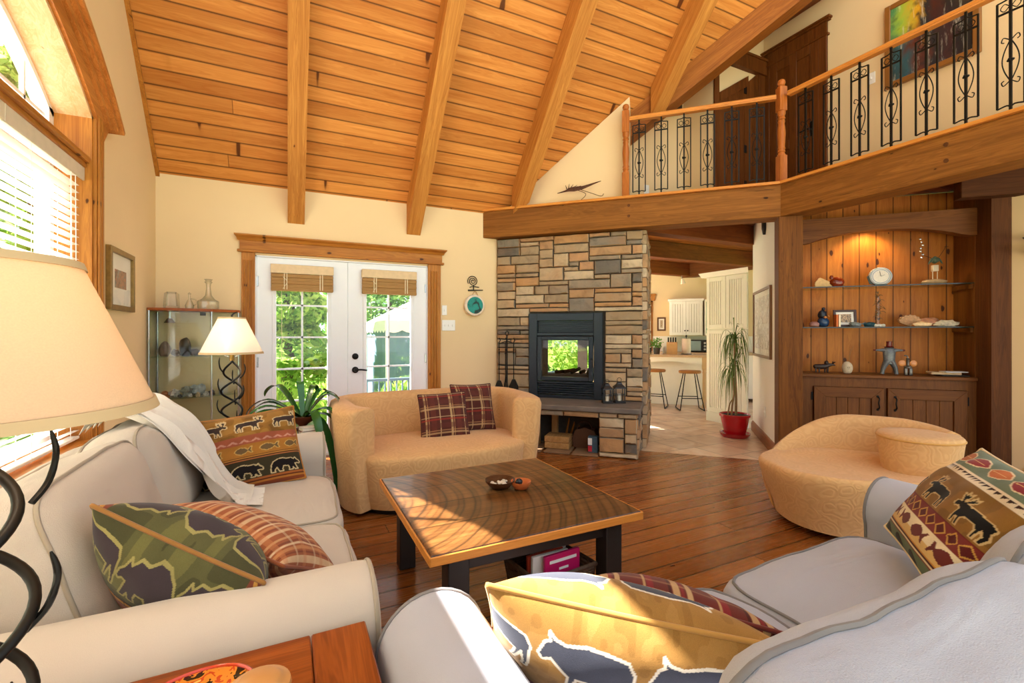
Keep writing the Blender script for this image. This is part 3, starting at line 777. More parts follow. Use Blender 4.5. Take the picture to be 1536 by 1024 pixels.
for k, (z, lab) in enumerate(((.0198, 'squared firewood block at the bottom of the pair in the hearth niche'), (.0868, 'squared firewood block lying on top of the other one'))):
    b = MB(); b.box(-.135, .135, -.1, .12, 0, .066, .008, 2); o = b.build('firewood_block', WD, None)
    tag(o, lab, 'firewood', 'firewood blocks in the hearth niche'); at(o, fl(-.88, -.33, z), R45)
b = MB(); b.box(-.035, .035, -.03, .03, 0, .36, .006); o = tag(b.build('kindling_post', wood('upright_kindling', '#c79a62', '#9c6c38', '#5b3818', rot=(0, PI/2, 0), knots=0, rough=.8)), 'upright square-cut log standing behind the firewood blocks', 'firewood'); at(o, fl(-.97, -.12, .002), R45)
t = thing('twig_bundle', 'thin kindling twigs leaning behind the firewood blocks', 'kindling', fl(-.84, -.13, .002), R45)
for k in range(5):
    b = MB(); b.tube([(-.03+.02*k, 0, 0), (.03+.03*k-.03*(k % 2), .03, .30-.02*k)], .005, 5); b.build('twig', M['trim_z'], t)
t = thing('leather_log_carrier', 'dark brown leather log carrier slumped in the hearth niche', 'bag', fl(-.60, -.2, .0198), R45)
b = MB(); b.rings([[(-.12, y, .0), (-.14, y, .1), (-.1, y, .19), (0, y, .22), (.1, y, .19), (.14, y, .1), (.12, y, .0)] for y in (-.09, .08)])
b.build('bag_body', plain('brown_leather', '#5d3a24', .55, nz=.15), t, 40)
b = MB(); b.tube(smooth([(-.09, -.08, .18), (-.05, -.1, .28), (.05, -.1, .28), (.09, -.08, .18)]), .007, 6); b.build('handle', plain('dark_leather', '#3c2416', .5), t, 40)
t = thing('firelighter_box', 'small blue, white and red printed box at the right end of the niche', 'box', fl(-.485, -.42, .0198), R45)
b = MB(); b.box(-.05, .05, -.04, .04, 0, .165, .002); b.build('carton', plain('blue_card', '#3b5568', .5, nz=.2, nscale=40), t)
b = MB(); b.box(-.05, -.008, -.042, -.04, .08, .15); b.build('white_panel', M['plastic'], t)
b = MB(); b.box(-.05, -.008, -.042, -.04, .01, .07); b.build('red_panel', plain('red_card', '#c22b3a', .5), t)

# fireplace tools on the hearth
t = thing('fireplace_tool_set', 'black iron fireplace tool set on the hearth behind the loveseat arm', 'fireplace tools', fl(-1.53, -.20, .5135), R45)
b = MB(); b.lathe([(.1, 0), (.1, .012), (.02, .025), (.009, .04)], (0, 0, 0), 20); b.cyl((0, 0, .03), (0, 0, .72), .009); b.tube(smooth([(-.09, 0, .63), (0, 0, .66), (.09, 0, .63)]), .006, 6)
b.tube(smooth([(0, 0, .72), (.02, 0, .75), (0, 0, .78), (-.02, 0, .75), (0, 0, .72)]), .006, 6); b.build('stand', M['iron'], t, 40)
def tool(x, y, nm, head):
    b = MB(); b.tube(smooth([(x, y, .70), (x+.014, y, .67), (x, y, .64), (x, y, .5), (x, y, .2)]), .006, 6)
    for z in (.52, .56): b.ball((x, y, z), .011, 8)
    head(b, x, y); b.build(nm, M['iron'], t, 40)
tool(-.09, -.02, 'shovel', lambda b, x, y: b.rings([[(x-.02, y, .2), (x+.02, y, .2), (x+.02, y+.006, .2), (x-.02, y+.006, .2)], [(x-.05, y-.01, .13), (x+.05, y-.01, .13), (x+.05, y, .13), (x-.05, y, .13)], [(x-.055, y-.03, .03), (x+.055, y-.03, .03), (x+.055, y-.02, .03), (x-.055, y-.02, .03)]]))
tool(.09, -.02, 'brush', lambda b, x, y: b.rings([[(x-.015, y-.012, .22), (x+.015, y-.012, .22), (x+.015, y+.012, .22), (x-.015, y+.012, .22)], [(x-.05, y-.02, .14), (x+.05, y-.02, .14), (x+.05, y+.02, .14), (x-.05, y+.02, .14)], [(x-.06, y-.025, .02), (x+.06, y-.025, .02), (x+.06, y+.025, .02), (x-.06, y+.025, .02)]]))
tool(.0, -.05, 'poker', lambda b, x, y: b.tube(smooth([(x, y, .22), (x, y, .05), (x+.025, y, .07), (x+.03, y, .1)]), .006, 6))
tool(-.035, .05, 'tongs', lambda b, x, y: (b.tube([(x, y, .25), (x-.025, y, .06)], .005, 6), b.tube([(x, y, .25), (x+.025, y, .06)], .005, 6)))
# two lanterns on the hearth slab
def lantern(x, y, s, lab):
    t = thing('candle_lantern', lab, 'lantern', fl(x, y, .5135), R45+.35, group='black lanterns on the hearth')
    b = MB(); b.box(-.055*s, .055*s, -.055*s, .055*s, 0, .014, .003); b.box(-.045*s, .045*s, -.045*s, .045*s, .014, .022); b.build('base', M['black'], t)
    b = MB()
    for i in (-1, 1):
        for j in (-1, 1): b.box(i*.045*s-.005, i*.045*s+.005, j*.045*s-.005, j*.045*s+.005, .02, .15*s)
    for z in (.085*s, .15*s):
        for i in (-1, 1): b.box(-.045*s, .045*s, i*.045*s-.003, i*.045*s+.003, z-.004, z+.004); b.box(i*.045*s-.003, i*.045*s+.003, -.045*s, .045*s, z-.004, z+.004)
    b.build('frame', M['black'], t)
    b = MB(); b.lathe([(.08*s, .148*s), (.078*s, .158*s), (.035*s, .19*s), (.03*s, .205*s), (.02*s, .212*s), (.001, .218*s)], (0, 0, 0), 4, M=Matrix.Rotation(PI/4, 3, 'Z')); b.build('roof', M['black'], t)
    b = MB(); b.tube([(.022*s*math.cos(a), 0, .232*s+.022*s*math.sin(a)) for a in [2*PI*i/14 for i in range(14)]], .003, 6, closed=True); b.build('ring', M['black'], t, 40)
    b = MB(); b.cyl((0, 0, .022), (0, 0, .09*s), .02*s); b.build('candle', plain('ivory_wax', '#e8ddc4', .5), t, 40)
    b = MB()
    for i in (-1, 1): b.box(-.04*s, .04*s, i*.043*s-.001, i*.043*s+.001, .025, .145*s); b.box(i*.043*s-.001, i*.043*s+.001, -.04*s, .04*s, .025, .145*s)
    b.build('pane', M['glass'], t)
lantern(-.365, -.24, 1., 'black lantern standing nearer the stove insert on the hearth')
lantern(-.245, -.16, 1.06, 'slightly taller black lantern beside the other lantern, farther from the stove insert')

# roadrunner ornament on the ledge of the beam
t = thing('roadrunner_ornament', 'rusty metal running-bird silhouette standing on the beam above the fireplace', 'ornament', (2.93, 4.44, 2.763), R45)
RU = plain('rusty_metal', '#5b3a26', .7, .4, nz=.3, nscale=30)
b = MB(); b.rings([[(p.x+s*.0, q, p.z+r*(1 if q > 0 else 1)) for q, r in ((-.008, 0), (0, h), (.008, 0), (0, -h))] for p, s, h in [(Vector((-.17, 0, .125)), 0, .004), (Vector((-.08, 0, .14)), 0, .01), (Vector((-.03, 0, .155)), 0, .022), (Vector((.03, 0, .155)), 0, .028), (Vector((.12, 0, .16)), 0, .02), (Vector((.27, 0, .20)), 0, .008), (Vector((.33, 0, .215)), 0, .003)]]); b.build('body', RU, t)
b = MB()
for k in range(5): b.tube([(-.06+.02*k, 0, .165), (-.075+.045*k, 0, .22-.012*abs(k-1))], [.006, .002], 5)
b.build('crest', RU, t)
for pts in ([(.06, 0, .14), (.16, 0, .085), (.1, 0, .02), (.04, 0, .003)], [(.1, 0, .14), (.22, 0, .09), (.33, 0, .045), (.36, 0, .07)]):
    b = MB(); b.tube(smooth(pts, 4), .0035, 5); b.build('leg', RU, t, 50)

# ================================================================== LOFT
def baluster(par, px, py, rz):
    b = MB(); zb, zt = BT+.028, 3.60
    s = .0075
    b.box(-s, s, -s, s, zb, zt)
    w = .066
    def bar(x0, z0, x1, z1, r=.0055): b.bar((x0, 0, z0), (x1, 0, z1), 2*r)
    bar(-w, 2.815, -w, 3.545); bar(w, 2.815, w, 3.545)
    for sg in (-1, 1):
        b.tube(smooth([(0, 0, 2.81), (sg*.02, 0, 2.825), (sg*w, 0, 2.815)], 4), .0055, 5); b.tube(smooth([(0, 0, 3.565), (sg*.02, 0, 3.55), (sg*w, 0, 3.545)], 4), .0055, 5)
        b.tube(smooth([(sg*.005, 0, 2.99), (sg*.035, 0, 2.965), (sg*.045, 0, 2.99), (sg*.032, 0, 3.0)], 4), .0035, 5)
        b.tube(smooth([(sg*.005, 0, 3.27), (sg*.035, 0, 3.295), (sg*.045, 0, 3.27), (sg*.032, 0, 3.26)], 4), .0035, 5)
        b.tube(smooth([(0, 0, 2.985), (sg*.03, 0, 3.06), (sg*.042, 0, 3.13), (sg*.03, 0, 3.2), (0, 0, 3.275)], 4), .0038, 5)
        b.tube(smooth([(sg*.006, 0, 3.5), (sg*.03, 0, 3.525), (sg*.05, 0, 3.5), (sg*.03, 0, 3.475), (sg*.006, 0, 3.5)], 4), .003, 5)
    bar(-w, 3.462, w, 3.462)
    for k in range(5): a = 2*PI*k/5; b.ball((.012*math.cos(a), .012*math.sin(a), 3.13+.004*(k % 2)), .009, 6)
    b.ball((0, 0, 3.13), .013, 8, sz=1.4)
    o = b.build('baluster', M['iron'], par, 40); o.location = (px, py, 0); o.rotation_euler = (0, 0, rz); return o
def baluster_copies(par, first, pts, rz):
    for (x, y) in pts:
        c = first.copy(); COL.objects.link(c); c.parent = par; c.location = (x, y, 0); c.rotation_euler = (0, 0, rz)
def rail_prof(p, ax):
    return [p+ax*a+Vector((0, 0, z)) for a, z in ((-.028, 0), (-.034, .012), (-.024, .02), (-.03, .038), (-.015, .05), (.015, .05), (.03, .038), (.024, .02), (.034, .012), (.028, 0))]
ra = thing('balcony_railing', 'wrought iron balcony railing with pine handrail over the fireplace beam', 'railing', (2.127, 5.16, 0), R45)
b = MB(); b.rings([rail_prof(Vector((x, .06, 3.60)), Vector((0, 1, 0))) for x in (1.72, LW-.03)]); b.build('handrail', M['rail'], ra, 35)
f = baluster(ra, LW-.2, .06, 0); baluster_copies(ra, f, [(LW-.2-.2303*k, .06) for k in range(1, 6)], 0)
rb = thing('balcony_railing', 'wrought iron balcony railing with pine handrail in front of the loft painting', 'railing', (4.43, 2.9, 0), 0)
b = MB(); b.rings([rail_prof(Vector((0, y, 3.60)), Vector((1, 0, 0))) for y in (-.03, -2.7)]); b.build('handrail', wood('handrail_along', '#e09846', '#c0742e', '#6b3510', rot=(0, 0, PI/2), rough=.35, knots=0, bstr=.1), rb, 35)
f = baluster(rb, 0, -.19, PI/2); baluster_copies(rb, f, [(0, -.19-.2303*k) for k in range(1, 11)], PI/2)
def newel(x, y, lab, rz):
    t = thing('newel_post', lab, 'newel post', (x, y, BT), rz)
    for z0, z1 in ((.028, .30), (.74, .98)): b = MB(); b.box(-.038, .038, -.038, .038, z0, z1, .004); b.build('post_block', M['newel'], t)
    b = MB(); b.lathe([(.036, .295), (.036, .31), (.028, .325), (.036, .34), (.03, .355), (.036, .37), (.03, .385), (.033, .43), (.038, .52), (.034, .58), (.027, .62), (.034, .64), (.027, .655), (.036, .67), (.028, .69), (.037, .715), (.037, .742)], (0, 0, 0), 24); b.build('turned_shaft', M['newel'], t, 40)
    b = MB(); b.lathe([(.03, .978), (.036, .986), (.022, .995), (.03, 1.005), (.037, 1.025), (.03, 1.048), (.012, 1.06), (.001, 1.063)], (0, 0, 0), 24); b.build('finial', M['newel'], t, 40)
newel(3.357, 4.015, 'turned pine newel post against the cream gable piece above the fireplace', R45)
newel(4.425, 2.945, 'turned pine newel post where the two balcony railings meet', -PI/8)

# loft doors
def crown(b, u0, u1, z, f):
    """stepped head moulding; f(u, out, z) -> point"""
    for a, o0, o1, z0, z1 in ((.0, 0, .025, 0, .16), (.02, 0, .04, -.012, .012), (.035, 0, .05, .15, .17), (.05, 0, .07, .17, .19)):
        p = [f(u0-a, o0, z+z0), f(u1+a, o0, z+z0), f(u1+a, o1, z+z0), f(u0-a, o1, z+z0), f(u0-a, o0, z+z1), f(u1+a, o0, z+z1), f(u1+a, o1, z+z1), f(u0-a, o1, z+z1)]
        b.hexa(p)
fd = lambda u, o, z: (5.6-o, u, z)
d2 = thing('door_2', None, None, (0, 0, 0), kind='structure')
b = MB(); crown(b, 3.17, 3.955, 4.71, fd); b.box(5.57, 5.6, 3.17, 3.26, 2.74, 4.71, .003); b.box(5.57, 5.6, 3.87, 3.955, 2.74, 4.71, .003); b.build('casing', M['darkdoor'], d2)
b = MB(); b.box(5.585, 5.6, 3.26, 3.87, 2.745, 4.71)
for y0, y1 in ((3.26, 3.36), (3.52, 3.61), (3.77, 3.87)): b.box(5.572, 5.587, y0, y1, 2.745, 4.709, .003)
for z0, z1 in ((2.745, 2.9), (3.55, 3.66), (4.58, 4.709)): b.box(5.572, 5.587, 3.36, 3.52, z0, z1, .003); b.box(5.572, 5.587, 3.61, 3.77, z0, z1, .003)
lo = b.build('door_leaf', M['darkdoor'], d2)
b = MB(); b.tube(smooth([(5.575, 3.34, 3.68), (5.53, 3.34, 3.68), (5.525, 3.38, 3.682), (5.527, 3.46, 3.675)]), .01, 8); b.box(5.568, 5.58, 3.315, 3.36, 3.6, 3.78, .004); b.build('lever_handle', M['iron'], lo, 50)
d3_ = thing('door_3', None, None, (0, 0, 0), kind='structure')
b = MB(); b.box(4.66, 4.74, 3.935, 3.96, 2.74, 4.5, .003); b.box(5.46, 5.575, 3.93, 3.965, 2.74, 4.62, .003)
b.ext_y([(4.86, 4.60), (5.575, 4.60), (5.575, 4.79), (5.06, 4.79)], 3.90, 3.964); b.box(5.04, 5.575, 3.885, 3.964, 4.77, 4.80)
b.ext_y([(4.74, 4.21), (5.25, 4.53), (5.25, 4.40), (4.74, 4.10)], 3.925, 3.963)
b.build('casing', M['darkdoor'], d3_)
b = MB(); b.ext_y([(4.74, 2.745), (5.46, 2.745), (5.46, 4.62), (5.25, 4.45), (4.74, 4.12)], 3.945, 3.962)
for x in (4.9, 5.05, 5.2, 5.35): b.box(x-.004, x+.004, 3.941, 3.946, 2.76, 4.2)
b.build('door_leaf', M['darkdoor'], d3_)
b = MB()
for z in (3.15, 3.6, 4.35): b.box(5.19, 5.235, 3.935, 3.946, z-.05, z+.05, .003)
b.build('hinge', M['iron'], d3_)
# wall speaker
t = thing('wall_speaker', 'small black speaker mounted high on the cream loft wall under the diagonal timber', 'speaker', (4.47, 4.43, 4.2))
b = MB(); b.box(-.07, .07, -.1, -.01, -.12, .1, .01); b.build('cabinet', M['black'], t)
b = MB(); b.cyl((0, -.102, .0), (0, -.1, .0), .05); b.build('grille', plain('speaker_mesh', '#0c0c0c', .9), t)
b = MB(); b.box(-.015, .015, -.015, 0, -.04, .04); b.build('bracket', M['black'], t)
# painting in the loft : abstract brushwork
def painting_mat():
    t = NT('abstract_brushwork'); v = t.coord()
    sx = t.n('SeparateXYZ'); t.l(v, sx.inputs[0]); Y, Z = sx.outputs[1], sx.outputs[2]
    wz = t.math('ADD', Z, t.math('MULTIPLY', t.math('SUBTRACT', t.noise(v, 5, 4, .6), .5), .5))
    wy = t.math('ADD', Y, t.math('MULTIPLY', t.math('SUBTRACT', t.noise(v, 4, 4, .6, 1.), .5), .35))
    left = t.ramp(t.math('MULTIPLY_ADD', wy, -1.4, .5), [(0, lin('#4f8f5a')), (.16, lin('#9fbf3f')), (.27, lin('#b9b33a')), (.38, lin('#d7a21f')), (.47, lin('#23282c')), (.6, lin('#4a2018')), (.75, lin('#1d2024')), (.9, lin('#3f3426'))])
    low = t.ramp(t.math('MULTIPLY_ADD', wy, -1.4, .5), [(0, lin('#2a3330')), (.2, lin('#2b5a66')), (.36, lin('#5e2c20')), (.5, lin('#20242b')), (.7, lin('#3a1f24')), (.85, lin('#15191f'))])
    col = t.mix(t.math('MULTIPLY_ADD', wz, 4., .3, clamp=True), low, left)
    mp = t.n('Mapping'); t.l(v, mp.inputs[0]); mp.inputs['Scale'].default_value = (8, 30, 5)
    st = t.noise(mp.outputs[0], 1., 4, .6)
    col = t.mix(t.math('MULTIPLY', t.math('SUBTRACT', st, .56, clamp=True), 3.2, clamp=True), col, lin4('#e6e2d2'))
    col = t.mix(t.math('MULTIPLY', t.math('SUBTRACT', t.noise(v, 11, 3), .58, clamp=True), 4., clamp=True), col, lin4('#15161a'))
    t.bsdf(col, .5, 0, .4, st, .4, .01); return t.m
t = thing('abstract_painting', 'large colourful abstract oil painting in a brown frame on the loft wall', 'painting', (5.6, 2.225, 4.21))
b = MB(); w, h = .365, .42
for q in ((-w, -w+.05, -h, h), (w-.05, w, -h, h)): b.box(-.05, 0, q[0], q[1], q[2], q[3], .005)
for q in ((-h, -h+.05), (h-.05, h)): b.box(-.05, 0, -w+.05, w-.05, q[0], q[1], .005)
b.build('frame', plain('chestnut_frame', '#8a5a26', .4, nz=.1), t)
b = MB(); b.box(-.035, -.005, -w+.04, w-.04, -h+.04, h-.04); b.build('canvas', painting_mat(), t)
def plate(name, lab, loc, rz, w, h, nrock, cat, tilt=None):
    t = thing(name, lab, cat, loc, rz)
    b = MB(); b.box(-w/2, w/2, -.008, 0, -h/2, h/2, .003); b.build('cover_plate', M['plastic'], t)
    for k in range(nrock):
        x = (k-(nrock-1)/2)*.046
        b = MB(); b.box(x-.006, x+.006, -.018, -.007, -.013, .013, .003); b.build('toggle' if cat == 'light switch' else 'socket', M['plastic'], t)
plate('light_switch', 'white light switch plate beside the loft painting', (5.6, 2.73, 3.985), -PI/2, .075, .12, 1, 'light switch')
plate('wall_outlet', 'white outlet on the cream loft wall behind the balusters', (4.03, 4.43, 3.06), 0, .075, .12, 1, 'outlet')

# ================================================================== HUTCH
HX, HYY = 4.691, 2.878
def hl(x, y, z): return (HX+x*CR-y*SR, HYY+x*SR+y*CR, z)
hu = thing('built_in_hutch', 'built-in knotty pine hutch with arched top, glass shelves and two base doors', 'hutch', (HX, HYY, 0), R45)
HW = 1.36; HB = .36
b = MB(); b.box(-.062, HW+.06, HB, HB+.025, .0, 2.66); b.box(-.062, -.04, 0, HB, .0, 2.66); b.build('back_boards', M['hutch_back'], hu)
b = MB(); b.box(HW, HW+.04, .02, HB, .0, 2.66); b.build('side_board', M['hutch_z'], hu)
b = MB(); b.box(-.05, HW, -.03, HB, .832, .862, .004); b.build('counter', M['hutch'], hu)
b = MB(); n = 24; xs = [-.06+(HW+.06)*i/n for i in range(n+1)]
def az(x):
    u = (x-.65)/.62; return 2.165 if abs(u) > 1 else 2.165+.10*(1-u*u)**.8
b.rings([[(x, -.015, az(x)), (x, -.015, 2.41), (x, .09, 2.41), (x, .09, az(x))] for x in xs]); b.build('arched_valance', M['hutch'], hu)
b = MB(); b.box(-.06, HW, 0, .03, .74, .832); b.box(-.06, .07, 0, .03, .05, .74); b.box(HW-.07, HW, 0, .03, .05, .74); b.box(.655, .680, 0, .03, .05, .74); b.box(-.06, HW, .01, .05, 0, .06); b.box(-.06, HW, .03, HB, .03, .06); b.build('face_frame', M['hutch_z'], hu)
for x0, x1, hs in ((.075, .652, 1), (.684, 1.285, -1)):
    z0, z1 = .075, .738; st = .098
    b = MB()
    for k in range(4):
        w = (x1-x0-2*st)/4; b.box(x0+st+w*k+.0015, x0+st+w*(k+1)-.0015, -.012, 0, z0+st, z1-st, .002)
    b.box(x0+.002, x1-.002, -.004, 0, z0+.002, z1-.002)
    d_ = b.build('cabinet_door', M['hutch_z'], hu)
    for q, nm, m_ in (([(x0, z0), (x0+st, z0+st), (x0+st, z1-st), (x0, z1)], 'stile', 'hutch_z'), ([(x1, z0), (x1, z1), (x1-st, z1-st), (x1-st, z0+st)], 'stile', 'hutch_z'), ([(x0, z1), (x0+st, z1-st), (x1-st, z1-st), (x1, z1)], 'rail', 'hutch'), ([(x0, z0), (x1, z0), (x1-st, z0+st), (x0+st, z0+st)], 'rail', 'hutch')):
        b = MB(); b.ext_y(q, -.028, -.0045, .003); b.build(nm, M[m_], d_)
    xh = x1-.05 if hs > 0 else x0+.055
    b = MB(); b.tube(smooth([(xh, -.03, .655), (xh+.006, -.05, .64), (xh-.003, -.06, .60), (xh+.006, -.05, .555), (xh, -.03, .54)]), [.006]*24+[.006], 7); b.ball((xh, -.031, .66), .012, 8, sy=.4); b.ball((xh, -.031, .535), .012, 8, sy=.4); b.build('pull_handle', M['iron'], d_, 50)
    b = MB(); xg = x0-.012 if hs > 0 else x1+.012
    b.box(xg-.01, xg+.01, -.006, 0, .60, .68, .002); b.build('hinge', M['iron'], d_)
for z in (1.735, 1.33):
    b = MB(); b.box(-.04, HW-.002, .03, HB-.004, z-.010, z, .001); s_ = b.build('glass_shelf', M['shelfglass'], hu)
    b = MB(); b.box(-.04, HW-.002, .0285, .0305, z-.010, z); b.build('edge', M['glassedge'], s_)
    for x in (HW-.002,):
        b = MB(); b.box(x-.02, x, .04, HB-.02, z-.055, z-.012, .003); b.build('shelf_bracket', M['hutch'], hu)
b = MB(); b.lathe([(.035, 0), (.035, .012), (.001, .013)], (.62, .2, 2.40), 16); b.build('puck_light', M['chrome'], hu)
# ---------------------------------------------------------------- things on the hutch
def lump(b, c, r, sx=1, sy=1, sz=1, amp=.25, seed=0, seg=14, freq=1.6):
    """rounded irregular stone or shell body resting on z=0 of c"""
    n = seg//2+1; c = Vector(c)
    rs = []
    for i in range(n+1):
        th = PI*i/n; ring = []
        for j in range(seg):
            ph = 2*PI*j/seg; d = Vector((math.sin(th)*math.cos(ph), math.sin(th)*math.sin(ph), -math.cos(th)))
            k = 1+amp*mnoise.noise(d*freq+Vector((seed*7.1, seed*3.3, 1)))
            p = Vector((d.x*sx, d.y*sy, d.z*sz))*r*k; p.z = max(p.z, -r*sz*.85)+r*sz*.85; ring.append(c+p)
        rs.append(ring)
    return b.rings(rs)
def on(o, x, y, z, rz=0): o.location = hl(x, y, z); o.rotation_euler = (0, 0, R45+rz); return o
T1, T2, T3 = 1.7352, 1.3302, .8622
def simple(nm, lab, cat, b, mat, x, y, z, rz=0, sm=45, group=None): return on(tag(b.build(nm, mat, None, sm), lab, cat, group), x, y, z, rz)
b = MB(); out = [(-.07, 0), (.06, 0), (.085, .012), (.055, .03), (.06, .055), (-.02, .10), (-.04, .095), (-.05, .07), (-.072, .055), (-.068, .03)]
b.ext_y(out, -.012, .012, .004); simple('coral_piece', 'pale cream fan-shaped coral at the left end of the upper glass shelf', 'coral', b, plain('cream_coral', '#dcb67e', .8, nz=.12, nscale=40, bump=.4), .19, .13, T1)
b = MB(); lump(b, (0, 0, 0), .055, 1.15, .8, 1., .15, 3); b.lathe([(.016, .08), (.02, .1), (.012, .12)], (-.045, 0, 0), 8)
simple('amber_ornament', 'glossy amber-red rounded ornament beside the cream coral', 'ornament', b, plain('amber_glass', '#7a2a10', .15, 0, .6, nz=.25, nscale=20), .315, .14, T1)
t = thing('desk_clock', 'round white desk clock with blue rim in the middle of the upper shelf', 'clock', hl(.68, .13, T1+.003), R45)
Rx = Matrix.Rotation(PI/2, 3, 'X')
b = MB(); b.lathe([(.001, -.03), (.085, -.03), (.092, -.015), (.088, .012), (.076, .018), (.074, .012), (.001, .012)], (0, 0, .09), 36, 1.06, 1., M=Rx); b.build('case', plain('grey_blue_case', '#b9c2cb', .35), t, 40)
b = MB(); b.lathe([(.001, .0125), (.073, .0125)], (0, 0, .09), 36, 1.06, 1., M=Rx, cap=False); b.build('dial', plain('clock_dial', '#ece2d4', .5, nz=.06, nscale=120), t)
b = MB(); b.lathe([(.062, .013), (.067, .013)], (0, 0, .09), 36, 1.06, 1., M=Rx, cap=False); b.build('dial_ring', plain('blue_ring', '#7f97b5', .5), t)
b = MB(); b.bar((0, -.016, .09), (.03, -.016, .105), .004, .002); b.bar((0, -.016, .09), (-.012, -.016, .14), .003, .002); b.build('clock_hand', M['black'], t)
b = MB(); b.box(-.05, .05, -.02, .02, 0, .012); b.ext_y([(-.09, .02), (-.11, .09), (-.10, .1), (-.06, .01)], 0, .01); b.build('stand', plain('dark_green_stand', '#39433c', .5), t)
t = thing('wire_palm_sculpture', 'little sculpture of a green palm and wire arms on a driftwood base', 'sculpture', hl(1.115, .14, T1), R45)
b = MB(); lump(b, (0, 0, 0), .045, 2.2, .8, .62, .22, 5, 16); b.build('driftwood_base', plain('driftwood', '#a98d6a', .85, nz=.15, nscale=30), t, 50)
b = MB(); b.cyl((-.015, 0, .04), (-.015, 0, .13), .004, 6); b.cyl((.02, 0, .04), (.02, 0, .13), .004, 6); b.box(-.022, .024, -.02, .02, .125, .185, .003); b.build('trunk', plain('white_clay', '#d8c9ad', .8), t)
b = MB()
for k in range(7):
    a = -1.4+2.8*k/6; b.tube(smooth([(0, 0, .20), (.03*math.sin(a), -.01, .265-.02*abs(a)), (.055*math.sin(a), -.015, .22-.02*abs(a))], 4), [.004, .009, .01, .011, .01, .008, .007, .005, .002], 5)
b.ball((0, 0, .23), .03, 10); b.build('fronds', plain('dull_green_enamel', '#41543f', .5, nz=.3, nscale=40), t, 40)
b = MB(); b.tube(smooth([(.0, 0, .24), (-.05, .01, .27), (-.09, .02, .29)], 4), .002, 4); b.tube(smooth([(.02, 0, .24), (.08, .02, .33), (.1, .02, .38)], 4), .002, 4); b.tube([(.08, .02, .36), (.115, .02, .36)], .0015, 4); b.build('wire_arm', M['iron'], t)
t = thing('hanging_charm', 'string of small silver charms hanging beside the palm sculpture', 'ornament', hl(1.01, .16, 2.0), R45)
b = MB(); b.cyl((.01, .0, 0), (.01, 0, .26), .0012, 4); b.build('string', M['chrome'], t)
b = MB()
for k in range(7): b.ball((.01+.012*math.sin(k*1.9), 0, .0+.03*k), .011-.0008*(k % 3), 6)
b.build('beads', M['chrome'], t, 50)
b = MB(); lump(b, (0, 0, 0), .042, 1.1, .9, .75, .1, 8); simple('pink_shell', 'small pinkish rounded shell at the left end of the lower glass shelf', 'shell', b, plain('pink_shell', '#a97a70', .5, nz=.25, nscale=25), .113, .12, T2)
t = thing('bird_figurine', 'dark blue glazed bird figurine with an orange spot beside the pink shell', 'figurine', hl(.20, .15, T2), R45)
BG = plain('blue_glaze', '#1f3f63', .25, 0, .5, nz=.2, nscale=25)
b = MB(); lump(b, (0, 0, 0), .055, 1., .9, 1.05, .08, 2); b.build('body', BG, t, 50)
b = MB(); lump(b, (-.01, -.01, .085), .036, 1.1, .9, 1.3, .3, 4); b.ball((.0, -.01, .185), .018, 8); b.build('head', plain('blue_black_glaze', '#1a2230', .3, nz=.3, nscale=50), t, 50)
b = MB(); b.ball((.005, -.048, .10), .014, 8); b.ball((.035, -.04, .11), .01, 8); b.build('orange_spot', plain('orange_glaze', '#d08a4a', .4), t, 50)
for k, (x, c, h, lab) in enumerate(((.300, '#d9722f', .125, 'slim orange booklet leaning at the left edge of the small frame'), (.322, '#f0e0c4', .125, 'slim cream booklet between the orange booklet and the frame'))):
    b = MB(); b.box(-.0085, .0085, -.04, .04, 0, h, .002); simple('booklet', lab, 'book', b, plain('booklet_cover', c, .6), x, .11, T2, 0, None, 'booklets on the lower glass shelf')
def frame(nm, lab, w, h, bar, mat, art, matte, loc, rz, d=.02, lean=0, cat='picture'):
    t = thing(nm, lab, cat, loc, rz)
    if lean: t.rotation_euler = (lean, 0, rz)
    b = MB()
    b.ext_y([(-w/2, 0), (-w/2+bar, bar), (-w/2+bar, h-bar), (-w/2, h)], -d, 0, .002); b.ext_y([(w/2, 0), (w/2, h), (w/2-bar, h-bar), (w/2-bar, bar)], -d, 0, .002)
    b.ext_y([(-w/2, 0), (w/2, 0), (w/2-bar, bar), (-w/2+bar, bar)], -d, 0, .002); b.ext_y([(-w/2, h), (-w/2+bar, h-bar), (w/2-bar, h-bar), (w/2, h)], -d, 0, .002)
    b.build('frame', mat, t)
    m = matte
    b = MB(); b.box(-w/2+bar, w/2-bar, -d*.35, -.001, bar, h-bar); b.build('mat_board', plain('mat_board_'+nm, '#f1ece2', .8), t)
    b = MB(); b.box(-w/2+bar+m, w/2-bar-m, -d*.35-.001, -d*.35+.001, bar+m*1.15, h-bar-m); b.build('print', art, t)
    b = MB(); b.box(-w/2+bar*.8, w/2-bar*.8, -d*.6-.001, -d*.6, bar*.8, h-bar*.8); b.build('pane', M['glass'], t)
    return t
def art(name, stops, scale=12, seed=0, dist=1.5):
    t = NT(name); v = t.coord(loc=(seed, seed*2, seed*3)); f = t.noise(v, scale, 5, .6, dist)
    t.bsdf(t.ramp(f, [(p, lin(c)) for p, c in stops]), .6); return t.m
frame('small_picture_frame', 'small dark wooden frame with a brown print standing on the lower glass shelf', .2, .175, .022, plain('dark_frame', '#3a1d12', .4), art('brown_print', [(.3, '#2c2018'), (.48, '#6e5436'), (.52, '#c8a474'), (.7, '#d8b98a')], 60, 1), .022, hl(.395, .17, T2), R45, .018, -.12)
b = MB(); lump(b, (0, 0, 0), .034, 1.5, .9, .8, .4, 12); simple('grey_pebble', 'grey and white pebble in front of the small dark frame', 'stone', b, plain('grey_pebble', '#70777a', .6, nz=.4, nscale=40), .455, .09, T2)
